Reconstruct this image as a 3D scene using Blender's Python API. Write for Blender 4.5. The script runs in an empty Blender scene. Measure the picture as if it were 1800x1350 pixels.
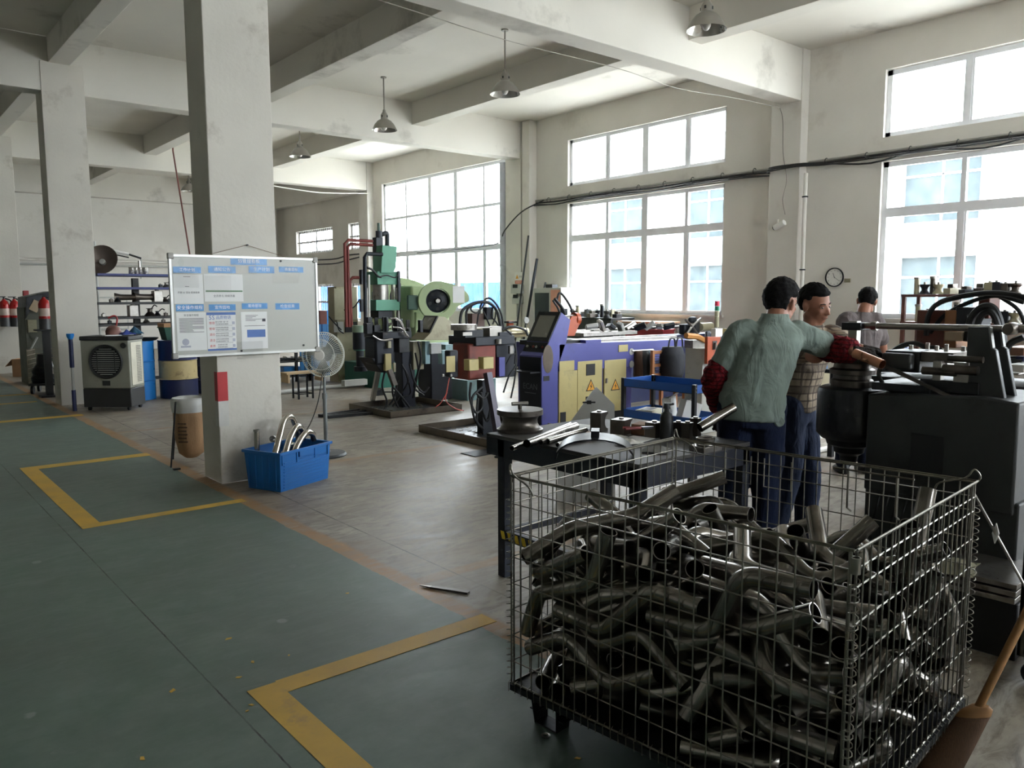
import bpy, bmesh, math, random
from mathutils import Vector, Matrix, Euler, Quaternion
SC = bpy.context.scene
C = SC.collection
PI = math.pi
# ------------------------------------------------------------------ camera, world, light, exposure
CAM_H = 1.6
FPX = 1399.23
_yaw, _pit, _rol = math.radians(39.878), math.radians(6.264), math.radians(-0.161)
_f = Vector((math.sin(_yaw)*math.cos(_pit), math.cos(_yaw)*math.cos(_pit), -math.sin(_pit)))
_r = Vector((math.cos(_yaw), -math.sin(_yaw), 0)); _u = _r.cross(_f)
_c, _s = math.cos(_rol), math.sin(_rol)
_r2, _u2 = _c*_r + _s*_u, -_s*_r + _c*_u
cd = bpy.data.cameras.new('camera'); cam = bpy.data.objects.new('camera', cd); C.objects.link(cam)
cd.sensor_width = 36; cd.lens = FPX*36/1800; cd.clip_start = .05; cd.clip_end = 400
cam.matrix_world = Matrix(((_r2.x, _u2.x, -_f.x, 0), (_r2.y, _u2.y, -_f.y, 0), (_r2.z, _u2.z, -_f.z, CAM_H), (0, 0, 0, 1)))
SC.camera = cam
w = bpy.data.worlds.new('World'); SC.world = w; w.use_nodes = True
bg = w.node_tree.nodes['Background']; bg.inputs[0].default_value = (.95, .975, 1.0, 1); bg.inputs[1].default_value = 10.0
SC.view_settings.view_transform = 'Standard'; SC.view_settings.look = 'None'
SC.view_settings.gamma = 1; SC.view_settings.use_curve_mapping = False
SC.view_settings.exposure = 1.5
SC.cycles.use_denoising = True
SC.cycles.use_adaptive_sampling = True; SC.cycles.adaptive_threshold = .04
SC.cycles.max_bounces = 7; SC.cycles.diffuse_bounces = 5; SC.cycles.glossy_bounces = 3
SC.cycles.transparent_max_bounces = 24; SC.cycles.sample_clamp_indirect = 12
SC.cycles.caustics_reflective = False; SC.cycles.caustics_refractive = False

def at(x, y, ax, v):          # point on the sight line of a photo pixel where coordinate ax equals v
    d = _r2*((x-900)/FPX) + _u2*(-(y-675)/FPX) + _f
    o = Vector((0, 0, CAM_H)); return o + d*((v-o[ax])/d[ax])
# ------------------------------------------------------------------ mesh helpers
class G:
    def __init__(s): s.v = []; s.f = []; s.M = Matrix.Identity(4)
    def add(s, vs, fs):
        b = len(s.v); s.v += [tuple(s.M @ Vector(p)) for p in vs]; s.f += [[b+i for i in q] for q in fs]; return s
    def at(s, M): s.M = M; return s
    def box(s, x0, x1, y0, y1, z0, z1):
        return s.add([(x0,y0,z0),(x1,y0,z0),(x1,y1,z0),(x0,y1,z0),(x0,y0,z1),(x1,y0,z1),(x1,y1,z1),(x0,y1,z1)],
                     [(0,3,2,1),(4,5,6,7),(0,1,5,4),(1,2,6,5),(2,3,7,6),(3,0,4,7)])
    def cbox(s, c, d): 
        return s.box(c[0]-d[0]/2, c[0]+d[0]/2, c[1]-d[1]/2, c[1]+d[1]/2, c[2]-d[2]/2, c[2]+d[2]/2)
    def cyl(s, a, b, r, r1=None, n=14, cap=True):
        a = Vector(a); b = Vector(b); r1 = r if r1 is None else r1
        q = (b-a).to_track_quat('Z', 'Y'); vs = []
        for e, rr in ((a, r), (b, r1)):
            vs += [e + q @ Vector((rr*math.cos(2*PI*i/n), rr*math.sin(2*PI*i/n), 0)) for i in range(n)]
        fs = [(i, (i+1) % n, n+(i+1) % n, n+i) for i in range(n)]
        if cap: fs += [tuple(range(n))[::-1], tuple(range(n, 2*n))]
        return s.add(vs, fs)
    def tube(s, pts, r, n=8, cap=True, closed=False, inner=0):
        P = [Vector(p) for p in pts]; m = len(P); rs = r if hasattr(r, '__len__') else [r]*m
        T = []
        for i in range(m):
            a = P[i-1] if (i or closed) else P[i]; b = P[(i+1) % m] if (i < m-1 or closed) else P[i]
            T.append((b-a).normalized())
        x = T[0].orthogonal().normalized(); rings = []; prev = T[0]
        for i in range(m):
            x = prev.rotation_difference(T[i]) @ x; prev = T[i]; x = (x - T[i]*x.dot(T[i])).normalized(); y = T[i].cross(x)
            rings.append((P[i], x, y))
        def ring(k): return [[p + (x*math.cos(2*PI*j/n) + y*math.sin(2*PI*j/n))*(rs[i]-k) for j in range(n)] for i, (p, x, y) in enumerate(rings)]
        R = ring(0); vs = [q for a in R for q in a]; fs = []
        for i in range(m if closed else m-1):
            k = (i+1) % m
            fs += [(i*n+j, i*n+(j+1) % n, k*n+(j+1) % n, k*n+j) for j in range(n)]
        if inner:
            Q = ring(inner); b = len(vs); vs += [q for a in Q for q in a]
            for i in range(m-1): fs += [(b+i*n+j, b+(i+1)*n+j, b+(i+1)*n+(j+1) % n, b+i*n+(j+1) % n) for j in range(n)]
            e = (m-1)*n
            fs += [(j, b+j, b+(j+1) % n, (j+1) % n) for j in range(n)] + [(e+j, e+(j+1) % n, b+e+(j+1) % n, b+e+j) for j in range(n)]
        elif cap and not closed: fs += [tuple(range(n))[::-1], tuple(range((m-1)*n, m*n))]
        return s.add(vs, fs)
    def lathe(s, prof, n=24, cap=True):
        vs = [(r*math.cos(2*PI*j/n), r*math.sin(2*PI*j/n), z) for r, z in prof for j in range(n)]; m = len(prof)
        fs = [(i*n+j, i*n+(j+1) % n, (i+1)*n+(j+1) % n, (i+1)*n+j) for i in range(m-1) for j in range(n)]
        if cap: fs += [tuple(range(n))[::-1], tuple(range((m-1)*n, m*n))]
        return s.add(vs, fs)
    def prism(s, poly, axis, a, b):       # polygon in the two other axes (cyclic order), extruded from a to b along axis
        o = [(1, 2), (0, 2), (0, 1)][axis]; vs = []
        for e in (a, b):
            for p in poly:
                q = [0, 0, 0]; q[axis] = e; q[o[0]], q[o[1]] = p; vs.append(q)
        n = len(poly)
        return s.add(vs, [tuple(range(n))[::-1], tuple(range(n, 2*n))] + [(i, (i+1) % n, n+(i+1) % n, n+i) for i in range(n)])
    def ball(s, c, r, n=12, m=8):
        r = r if hasattr(r, '__len__') else (r, r, r); vs = []; fs = []
        for i in range(m+1):
            t = PI*i/m
            vs += [(c[0]+r[0]*math.sin(t)*math.cos(2*PI*j/n), c[1]+r[1]*math.sin(t)*math.sin(2*PI*j/n), c[2]-r[2]*math.cos(t)) for j in range(n)]
        fs = [(i*n+j, i*n+(j+1) % n, (i+1)*n+(j+1) % n, (i+1)*n+j) for i in range(m) for j in range(n)]
        return s.add(vs, fs)
    def loft(s, rings, cap=True):
        n = len(rings[0]); vs = [p for r in rings for p in r]; m = len(rings)
        fs = [(i*n+j, i*n+(j+1) % n, (i+1)*n+(j+1) % n, (i+1)*n+j) for i in range(m-1) for j in range(n)]
        if cap: fs += [tuple(range(n))[::-1], tuple(range((m-1)*n, m*n))]
        return s.add(vs, fs)
    def torus(s, c, R, r, n=24, k=8, axis=2):
        pts = []
        for i in range(n):
            a = 2*PI*i/n; p = [0, 0, 0]; o = [(1, 2), (0, 2), (0, 1)][axis]
            p[o[0]] = R*math.cos(a); p[o[1]] = R*math.sin(a); pts.append((c[0]+p[0], c[1]+p[1], c[2]+p[2]))
        return s.tube(pts, r, k, closed=True)
    def mesh(s, name):
        me = bpy.data.meshes.new(name); me.from_pydata(s.v, [], s.f)
        bm = bmesh.new(); bm.from_mesh(me); bmesh.ops.recalc_face_normals(bm, faces=bm.faces); bm.to_mesh(me); bm.free()
        return me
    def build(s, name, mat, parent=None, bev=0, flat=False, ang=40):
        me = s.mesh(name); return obj(name, me, mat, parent, bev, flat, ang)
def obj(name, me, mat, parent=None, bev=0, flat=False, ang=40):
    if mat is not None and not me.materials: me.materials.append(mat)
    if not flat:
        me.shade_smooth(); me.set_sharp_from_angle(angle=math.radians(ang))
    o = bpy.data.objects.new(name, me); C.objects.link(o)
    if parent is not None: o.parent = parent
    if bev:
        m = o.modifiers.new('bevel', 'BEVEL'); m.width = bev; m.segments = 2; m.limit_method = 'ANGLE'; m.angle_limit = math.radians(40)
    return o
def tag(o, label=None, cat=None, group=None, kind=None):
    if label: o['label'] = label
    if cat: o['category'] = cat
    if group: o['group'] = group
    if kind: o['kind'] = kind
    return o
def thing(name, label, cat, loc=(0, 0, 0), rz=0, group=None, kind=None):
    o = bpy.data.objects.new(name, None); C.objects.link(o); o.location = loc; o.rotation_euler = (0, 0, rz); o.empty_display_size = .1
    return tag(o, label, cat, group, kind)
def copy_tree(o, parent=None, loc=None, rz=None):
    c = o.copy(); C.objects.link(c); c.parent = parent
    if loc is not None: c.location = loc
    if rz is not None: c.rotation_euler = (0, 0, rz)
    for ch in list(o.children): copy_tree(ch, c)
    return c
def TR(x=0, y=0, z=0, rx=0, ry=0, rz=0):
    return Matrix.Translation((x, y, z)) @ Euler((rx, ry, rz)).to_matrix().to_4x4()
def arc(c, R, a0, a1, n, axis=2):
    o = [(1, 2), (0, 2), (0, 1)][axis]; out = []
    for i in range(n+1):
        a = math.radians(a0 + (a1-a0)*i/n); p = [c[0], c[1], c[2]]; p[o[0]] += R*math.cos(a); p[o[1]] += R*math.sin(a); out.append(tuple(p))
    return out
def smooth_path(pts, n=6):                # Catmull-Rom through control points
    P = [Vector(p) for p in pts]; P = [P[0]*2-P[1]] + P + [P[-1]*2-P[-2]]; out = []
    for i in range(1, len(P)-2):
        a, b, c, d = P[i-1:i+3]
        for k in range(n):
            t = k/n; out.append(.5*((2*b) + (c-a)*t + (2*a-5*b+4*c-d)*t*t + (3*b-a-3*c+d)*t**3))
    out.append(P[-2]); return out
# ------------------------------------------------------------------ materials
def lin(c): return tuple(((x/255)/12.92 if x/255 <= .04045 else ((x/255+.055)/1.055)**2.4) for x in c)
MATS = {}
def newmat(name):
    m = bpy.data.materials.new(name); m.use_nodes = True; nt = m.node_tree; return m, nt, nt.nodes['Principled BSDF']
def N(nt, t, **kw):
    n = nt.nodes.new('ShaderNode'+t)
    for k, v in kw.items():
        if k.startswith('i_'): n.inputs[k[2:].replace('_', ' ')].default_value = v
        else: setattr(n, k, v)
    return n
def ramp(nt, fac, stops):
    r = nt.nodes.new('ShaderNodeValToRGB'); nt.links.new(fac, r.inputs[0]); e = r.color_ramp.elements
    while len(e) < len(stops): e.new(.5)
    for k, (p, c) in enumerate(stops): e[k].position = p; e[k].color = tuple(c)+(1,) if len(c) == 3 else c
    return r.outputs[0]
def mixc(nt, fac, a, b, mode='MIX'):
    m = nt.nodes.new('ShaderNodeMix'); m.data_type = 'RGBA'; m.blend_type = mode
    for s, v in ((0, fac), (6, a), (7, b)):
        if hasattr(v, 'links') or hasattr(v, 'is_linked'): nt.links.new(v, m.inputs[s])
        elif s == 0: m.inputs[0].default_value = v
        else: m.inputs[s].default_value = tuple(v)+(1,) if len(v) == 3 else v
    return m.outputs[2]
def pm(name, rgb, rough=.5, metal=0, var=.12, scale=6, dirt=None, damt=.35, dscale=3, bump=0, bscale=60, stretch=None, spec=None, rvar=.1):
    """painted / plain procedural material: noise variation, dirt patches in another colour, fine relief"""
    if name in MATS: return MATS[name]
    m, nt, b = newmat(name); L = nt.links; c = lin(rgb)
    tc = N(nt, 'TexCoord'); src = tc.outputs['Object']
    if stretch:
        mp = N(nt, 'Mapping'); mp.inputs['Scale'].default_value = stretch; L.new(src, mp.inputs[0]); src = mp.outputs[0]
    n1 = N(nt, 'TexNoise'); n1.inputs['Scale'].default_value = scale; n1.inputs['Detail'].default_value = 6; L.new(src, n1.inputs['Vector'])
    col = ramp(nt, n1.outputs[0], [(.3, [x*(1-var) for x in c]), (.7, [min(1, x*(1+var)) for x in c])])
    if dirt:
        n2 = N(nt, 'TexNoise'); n2.inputs['Scale'].default_value = dscale; n2.inputs['Detail'].default_value = 9; n2.inputs['Roughness'].default_value = .65; L.new(src, n2.inputs['Vector'])
        k = ramp(nt, n2.outputs[0], [(.62-.25*damt, (0, 0, 0)), (.78-.2*damt, (1, 1, 1))])
        col = mixc(nt, k, col, lin(dirt))
    L.new(col, b.inputs['Base Color'])
    rr = N(nt, 'MapRange'); rr.inputs[3].default_value = max(.03, rough-rvar); rr.inputs[4].default_value = min(1, rough+rvar); L.new(n1.outputs[0], rr.inputs[0]); L.new(rr.outputs[0], b.inputs['Roughness'])
    b.inputs['Metallic'].default_value = metal
    if spec is not None: b.inputs['Specular IOR Level'].default_value = spec
    if bump:
        n3 = N(nt, 'TexNoise'); n3.inputs['Scale'].default_value = bscale; n3.inputs['Detail'].default_value = 4; L.new(src, n3.inputs['Vector'])
        bp = N(nt, 'Bump'); bp.inputs['Strength'].default_value = bump; bp.inputs['Distance'].default_value = .01; L.new(n3.outputs[0], bp.inputs['Height']); L.new(bp.outputs[0], b.inputs['Normal'])
    MATS[name] = m; return m
PLAST = pm('plaster', (212, 208, 200), .85, var=.05, scale=1.2, dirt=(188, 182, 172), damt=.2, dscale=.9, bump=.12, bscale=35)
PLASTC = pm('column_plaster', (204, 199, 189), .8, var=.06, scale=1.5, dirt=(160, 152, 140), damt=.12, dscale=1.6, bump=.2, bscale=25)
CEIL = pm('ceiling_paint', (212, 208, 199), .9, var=.05, scale=.8, dirt=(150, 146, 138), damt=.12, dscale=.6)
ALU = pm('window_aluminium', (228, 230, 234), .4, 0, var=.04)
DARK = pm('oily_black_steel', (34, 36, 40), .42, .35, var=.3, scale=9, dirt=(70, 66, 60), damt=.25, dscale=7, bump=.1)
STEEL = pm('bare_steel', (150, 146, 140), .32, .9, var=.15, scale=14, dirt=(84, 74, 62), damt=.2, dscale=10)
BLACK = pm('black_rubber', (20, 21, 23), .55, var=.2)
WHITEP = pm('white_plastic', (222, 220, 214), .5, var=.04)
# floor: green epoxy on the aisle side, bare concrete on the machine side, a worn ochre band between
def floor_mat():
    m, nt, b = newmat('floor_paint_and_concrete'); L = nt.links
    tc = N(nt, 'TexCoord'); P = tc.outputs['Object']; sp = N(nt, 'SeparateXYZ'); L.new(P, sp.inputs[0])
    def noise(s, d=6, r=.6, vec=P, dist=0):
        n = N(nt, 'TexNoise'); n.inputs['Scale'].default_value = s; n.inputs['Detail'].default_value = d; n.inputs['Roughness'].default_value = r
        n.inputs['Distortion'].default_value = dist; L.new(vec, n.inputs['Vector']); return n.outputs[0]
    def mth(op, a, b_=0, cl=False):
        n = N(nt, 'Math', operation=op); n.use_clamp = cl
        for i, v in enumerate((a, b_)):
            if isinstance(v, (int, float)): n.inputs[i].default_value = v
            else: L.new(v, n.inputs[i])
        return n.outputs[0]
    big, mid, fine = noise(.7), noise(4, 8, .65), noise(40, 6)
    st = N(nt, 'Mapping'); st.inputs['Scale'].default_value = (1.6, 5, 1); L.new(P, st.inputs[0]); streak = noise(2.2, 9, .7, st.outputs[0], 1.5)
    green = mixc(nt, ramp(nt, mid, [(.35, (0, 0, 0)), (.68, (1, 1, 1))]), lin((88, 108, 97)), lin((112, 126, 118)))
    green = mixc(nt, ramp(nt, big, [(.42, (0, 0, 0)), (.62, (.5, .5, .5))]), green, lin((90, 98, 91)))
    green = mixc(nt, ramp(nt, streak, [(.58, (0, 0, 0)), (.72, (.6, .6, .6))]), green, lin((130, 134, 130)))
    conc = mixc(nt, ramp(nt, mid, [(.3, (0, 0, 0)), (.7, (1, 1, 1))]), lin((132, 124, 112)), lin((172, 164, 150)))
    conc = mixc(nt, ramp(nt, streak, [(.36, (1, 1, 1)), (.55, (0, 0, 0))]), conc, lin((104, 95, 84)))
    conc = mixc(nt, ramp(nt, big, [(.5, (0, 0, 0)), (.65, (.55, .55, .55))]), conc, lin((120, 96, 70)))
    xw = mth('ADD', sp.outputs[0], mth('MULTIPLY', mth('SUBTRACT', mid, .5), .06))
    isc = mth('MULTIPLY', mth('SUBTRACT', xw, 2.275), 200, True)
    band = mth('MULTIPLY', isc, mth('MULTIPLY', mth('SUBTRACT', 2.41, xw), 25, True))
    yw = mth('ADD', sp.outputs[1], mth('MULTIPLY', mth('SUBTRACT', mid, .5), .06))
    for y0 in (3.68, 7.0, 10.2):
        cb = mth('MULTIPLY', mth('SUBTRACT', .07, mth('ABSOLUTE', mth('SUBTRACT', yw, y0))), 30, True)
        band = mth('MAXIMUM', band, mth('MULTIPLY', mth('MULTIPLY', cb, isc), .55))
    col = mixc(nt, isc, green, conc)
    wear = ramp(nt, streak, [(.38, (1, 1, 1)), (.66, (.25, .25, .25))])
    ochre = mixc(nt, mid, lin((176, 128, 66)), lin((140, 104, 66)))
    col = mixc(nt, mth('MULTIPLY', band, wear), col, ochre)
    for x0, hw in ((2.62, .006), (1.06, .004)):
        j = mth('MULTIPLY', mth('SUBTRACT', hw, mth('ABSOLUTE', mth('SUBTRACT', mth('ADD', sp.outputs[0], mth('MULTIPLY', mth('SUBTRACT', fine, .5), .008)), x0))), 900, True)
        col = mixc(nt, mth('MULTIPLY', j, ramp(nt, mid, [(.35, (.2, .2, .2)), (.6, (1, 1, 1))])), col, lin((40, 40, 38)))
    vor = N(nt, 'TexVoronoi'); vor.inputs['Scale'].default_value = 1.7; L.new(P, vor.inputs['Vector'])
    spl = mth('MULTIPLY', mth('SUBTRACT', .055, mth('ADD', vor.outputs[0], mth('MULTIPLY', mth('SUBTRACT', noise(14, 4), .5), .1))), 60, True)
    col = mixc(nt, mth('MULTIPLY', spl, .25), col, lin((188, 190, 192)))
    L.new(col, b.inputs['Base Color'])
    rg = N(nt, 'MapRange'); rg.inputs[1].default_value = .3; rg.inputs[2].default_value = .7; rg.inputs[3].default_value = .34; rg.inputs[4].default_value = .62
    L.new(mth('ADD', mth('MULTIPLY', streak, .6), mth('MULTIPLY', mid, .4)), rg.inputs[0]); L.new(rg.outputs[0], b.inputs['Roughness'])
    bp = N(nt, 'Bump'); bp.inputs['Strength'].default_value = .15; bp.inputs['Distance'].default_value = .003
    L.new(mth('ADD', mth('MULTIPLY', fine, .6), mid), bp.inputs['Height']); L.new(bp.outputs[0], b.inputs['Normal'])
    return m
def glass_mat(name, tint, dust):
    m, nt, b = newmat(name); nt.nodes.remove(b); L = nt.links; out = nt.nodes['Material Output']
    tr = N(nt, 'BsdfTransparent'); tr.inputs[0].default_value = tint+(1,)
    gl = N(nt, 'BsdfGlossy'); gl.inputs['Roughness'].default_value = .05
    tl = N(nt, 'BsdfTranslucent'); tl.inputs[0].default_value = (.85, .9, .95, 1)
    lw = N(nt, 'LayerWeight'); lw.inputs[0].default_value = .5; fr = N(nt, 'MapRange'); pw = N(nt, 'Math', operation='POWER'); pw.inputs[1].default_value = 5; L.new(lw.outputs['Facing'], pw.inputs[0]); L.new(pw.outputs[0], fr.inputs[0]); fr.inputs[3].default_value = .03; fr.inputs[4].default_value = .6
    mx = N(nt, 'MixShader'); L.new(fr.outputs[0], mx.inputs[0]); L.new(tr.outputs[0], mx.inputs[1]); L.new(gl.outputs[0], mx.inputs[2])
    tc = N(nt, 'TexCoord'); no = N(nt, 'TexNoise'); no.inputs['Scale'].default_value = 5; no.inputs['Detail'].default_value = 8; L.new(tc.outputs['Object'], no.inputs['Vector'])
    k = ramp(nt, no.outputs[0], [(.35, (dust*.4,)*3), (.7, (dust,)*3)])
    m2 = N(nt, 'MixShader'); L.new(k, m2.inputs[0]); L.new(mx.outputs[0], m2.inputs[1]); L.new(tl.outputs[0], m2.inputs[2]); L.new(m2.outputs[0], out.inputs[0])
    return m
GLASS = glass_mat('dusty_window_glass', (.93, .96, .98), .02)
# ------------------------------------------------------------------ the room shell
X0, XW, Y0, YF, ZC = -7.0, 11.6, -7.0, 26.5, 5.32
o = G().add([(X0, Y0, 0), (XW, Y0, 0), (XW, YF, 0), (X0, YF, 0)], [(0, 1, 2, 3)]).build('floor', floor_mat(), flat=True)
tag(o, 'workshop floor of green epoxy aisle and bare worn concrete', 'floor', kind='structure')
tag(G().box(X0-.2, XW+.25, Y0-.2, YF+.2, ZC, ZC+.2).build('ceiling', CEIL), 'pale painted concrete ceiling slab', 'ceiling', kind='structure')
OPEN = [(14.06, 19.45, 1.25, 4.68), (8.25, 12.08, 3.85, 4.77), (8.25, 12.08, 1.27, 3.50), (1.62, 5.58, 3.85, 4.79), (1.62, 5.58, 1.27, 3.51),
        (-5.0, -1.1, 3.85, 4.79), (-5.0, -1.1, 1.27, 3.51), (22.42, 24.95, 3.0, 3.73), (20.5, 21.4, 2.99, 3.75), (22.42, 24.95, .9, 2.0), (20.5, 21.4, .9, 2.0)]
def wall_with(openings, y0, y1, z0, z1, x0, x1):
    ys = sorted({y0, y1} | {v for o in openings for v in o[:2]}); zs = sorted({z0, z1} | {v for o in openings for v in o[2:]}); g = G()
    for a, b in zip(ys, ys[1:]):
        run = None
        for c, d in zip(zs, zs[1:]):
            hole = any(o[0] <= a and b <= o[1] and o[2] <= c and d <= o[3] for o in openings)
            if not hole: run = (run[0], d) if run else (c, d)
            if (hole or d == zs[-1]) and run: g.box(x0, x1, a, b, *run); run = None
    return g
tag(wall_with(OPEN, Y0, YF, 0, ZC, XW, XW+.25).build('wall_right', PLAST, flat=True), 'off-white plastered wall with tall windows', 'wall', kind='structure')
tag(G().box(X0, XW+.25, YF, YF+.2, 0, ZC).build('wall_far', PLAST), 'pale plastered end wall behind the shelf rack', 'wall', kind='structure')
tag(G().box(X0-.2, X0, Y0, YF, 0, ZC).build('wall_left', PLAST), 'plain plastered wall on the aisle side', 'wall', kind='structure')
NOPEN = [(3.4, 6.4, 2.7, 4.4), (7.5, 10.5, 2.7, 4.4)]
_g = wall_with(NOPEN, X0, XW+.25, 0, ZC, Y0-.2, Y0); _g.v = [(b, a, c) for a, b, c in _g.v]
tag(_g.build('wall_near', PLAST, flat=True), 'plain plastered wall behind the viewpoint', 'wall', kind='structure')
# columns and beams: every one on its own
COLY = [-6.35, .2, 6.773, 13.354, 19.93]
for k, y in enumerate(COLY[1:]):
    tag(G().box(2.39, 2.955, y-.012, y+.41, 0, 4.97).build('column', PLASTC, bev=.008), ['square column beside the viewpoint', 'square plastered column carrying the whiteboard', 'square plastered column beside the air cooler', 'square plastered column with the two extinguishers'][k], 'column', kind='structure')
    tag(G().box(XW-.2, XW, y-.02, y+.5, 0, ZC).build('wall_pilaster', PLAST, bev=.006), ['wall pilaster near the rack window', 'wall pilaster between the two sliding windows', 'wall pilaster beside the tall grid window', 'wall pilaster by the barred windows'][k], 'pilaster', kind='structure')
    tag(G().box(-4.6, -4.05, y, y+.41, 0, 4.97).build('column', PLASTC), 'square column far across the aisle', 'column', kind='structure')
for k, y in enumerate(COLY):
    tag(G().box(X0, XW, y, y+.33, 4.555, ZC).build('ceiling_beam', CEIL, bev=.008), ['deep cross beam behind the viewpoint', 'deep cross beam overhead of the viewpoint', 'deep cross beam over the whiteboard column', 'deep cross beam over the air cooler column', 'deep cross beam before the far bay'][k], 'beam', kind='structure')
tag(G().box(X0, XW, YF-.28, YF, 4.555, ZC).build('ceiling_beam', CEIL), 'deep cross beam against the end wall', 'beam', kind='structure')
for k, (x, z) in enumerate([(-3.7, 4.9), (-.6, 4.9), (2.5, 4.96), (5.58, 4.9), (8.66, 4.9)]):
    ys = COLY+[YF]
    for j, (a, b) in enumerate(zip(ys, ys[1:])):
        tag(G().box(x, x+.28, a+.32, b+.01, z, ZC).build('joist_beam', CEIL, bev=.006), 'shallow ceiling beam, row %s from the windows, %s bay' % (['fifth', 'fourth', 'third', 'second', 'first'][k], ['rearmost', 'nearest', 'second', 'third', 'farthest'][j]), 'beam', kind='structure')
tag(G().box(XW-.28, XW, 20.45, YF, 4.55, ZC).build('wall_beam', PLAST), 'beam along the wall above the barred windows', 'beam', kind='structure')
# windows
def bars(par, y0, y1, z0, z1, ys, zs, thick_y=(), thick_z=(), fw=.07, x=XW+.10, d=.06, ss=()):
    fr = G().box(x-d/2, x+d/2, y0, y1, z0, z0+fw).box(x-d/2, x+d/2, y0, y1, z1-fw, z1).box(x-d/2, x+d/2, y0, y0+fw, z0, z1).box(x-d/2, x+d/2, y1-fw, y1, z0, z1)
    fr.build('window_frame', ALU, par)
    for i, z in enumerate(zs):
        h = .065 if i in thick_z else .032
        G().box(x-d/2-.005, x+d/2+.005, y0, y1, z-h, z+h).build('transom', ALU, par)
    for i, y in enumerate(ys):
        h = .07 if i in thick_y else .032
        G().box(x-d/2-.003, x+d/2+.003, y-h, y+h, z0, z1).build('mullion', ALU, par)
    Ys = [y0]+sorted(ys)+[y1]; Zs = [z0]+sorted(zs)+[z1]
    for a, b in zip(Ys, Ys[1:]):
        for c, e in zip(Zs, Zs[1:]):
            p = G().box(x-.004, x+.004, a+.02, b-.02, c+.02, e-.02).build('pane', GLASS, par)
            if ss == 'all' or (a, c) in ss:
                g = G(); t = .04
                g.box(x-.025, x+.025, a+.02, b-.02, c+.02, c+.02+t).box(x-.025, x+.025, a+.02, b-.02, e-.02-t, e-.02).box(x-.025, x+.025, a+.02, a+.02+t, c+.02, e-.02).box(x-.025, x+.025, b-.02-t, b-.02, c+.02, e-.02)
                g.build('sash', ALU, p)
def win(n, label): return tag(thing('window_%d' % n, label, 'window'), kind='structure')
wn = win(1, 'tall grid window of fifteen panes behind the presses')
bars(wn, 14.06, 19.45, 1.25, 4.68, [14.97, 16.1, 17.22, 18.33], [2.75, 3.72], (1, 2), (0,), ss=[(14.06, 1.25), (18.33, 1.25), (14.97, 1.25), (17.22, 1.25)])
G().box(XW-.03, XW+.25, 14.0, 19.5, 1.21, 1.25).build('window_sill', PLAST, wn)
for k, (a, b, nm) in enumerate([(8.25, 12.08, 'middle'), (1.62, 5.58, 'rightmost'), (-5.0, -1.1, 'hidden')]):
    m = [a+(b-a)*t for t in (.22, .475, .725)]
    wn = win(2+2*k, '%s high strip window of four sliding panes above the cable run' % nm); bars(wn, a, b, 3.85, 4.78, m, [], (1,), ss='all')
    wn = win(3+2*k, '%s large window of eight panes below the cable run' % nm); bars(wn, a, b, 1.27, 3.505, m, [2.79], (1,), (0,), ss=[(y, 1.27) for y in [a]+m])
    G().box(XW-.03, XW+.25, a-.04, b+.04, 1.23, 1.27).build('window_sill', PLAST, wn)
IRON = pm('window_bar_paint', (92, 84, 78), .6, .2)
for k, (a, b, z0, z1) in enumerate(OPEN[7:]):
    wn = win(8+k, ['upper wide', 'upper narrow', 'lower wide', 'lower narrow'][k]+' barred window in the far bay'); bars(wn, a, b, z0, z1, [(a+b)/2] if b-a > 2 else [], [(z0+z1)/2], x=XW+.14)
    nb = int((b-a)/.13)
    for i in range(1, nb): G().cyl((XW+.05, a+(b-a)*i/nb, z0), (XW+.05, a+(b-a)*i/nb, z1), .008, n=6).build('bar', IRON, wn)
    G().box(XW+.04, XW+.06, a, b, (z0+z1)/2-.01, (z0+z1)/2+.01).build('cross_bar', IRON, wn)
for (a, b, c, d) in OPEN:      # sampling portals fitted in the window openings
    ld = bpy.data.lights.new('window_portal', 'AREA'); ld.shape = 'RECTANGLE'; ld.size = b-a; ld.size_y = d-c; ld.cycles.is_portal = True
    lo = bpy.data.objects.new('window_portal', ld); C.objects.link(lo); lo.matrix_world = Matrix.Translation((XW+.24, (a+b)/2, (c+d)/2)) @ Matrix(((0, 0, 1, 0), (1, 0, 0, 0), (0, 1, 0, 0), (0, 0, 0, 1)))
for k, (a, b, c, d) in enumerate(NOPEN):
    wn = win(12+k, ['first', 'second'][k]+' high window in the wall behind the viewpoint')
    G().box(a, b, Y0-.13, Y0-.08, c, c+.05).box(a, b, Y0-.13, Y0-.08, d-.05, d).box(a, a+.05, Y0-.13, Y0-.08, c, d).box(b-.05, b, Y0-.13, Y0-.08, c, d).build('window_frame', ALU, wn)
    for i in range(4): G().box(a+.03+(b-a-.06)*i/4, a+.01+(b-a-.06)*(i+1)/4, Y0-.11, Y0-.10, c+.04, d-.04).build('pane', GLASS, wn)
    ld = bpy.data.lights.new('window_portal', 'AREA'); ld.shape = 'RECTANGLE'; ld.size = b-a; ld.size_y = d-c; ld.cycles.is_portal = True
    lo = bpy.data.objects.new('window_portal', ld); C.objects.link(lo); lo.matrix_world = Matrix.Translation(((a+b)/2, Y0-.19, (c+d)/2)) @ Euler((PI/2, 0, PI)).to_matrix().to_4x4()
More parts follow.
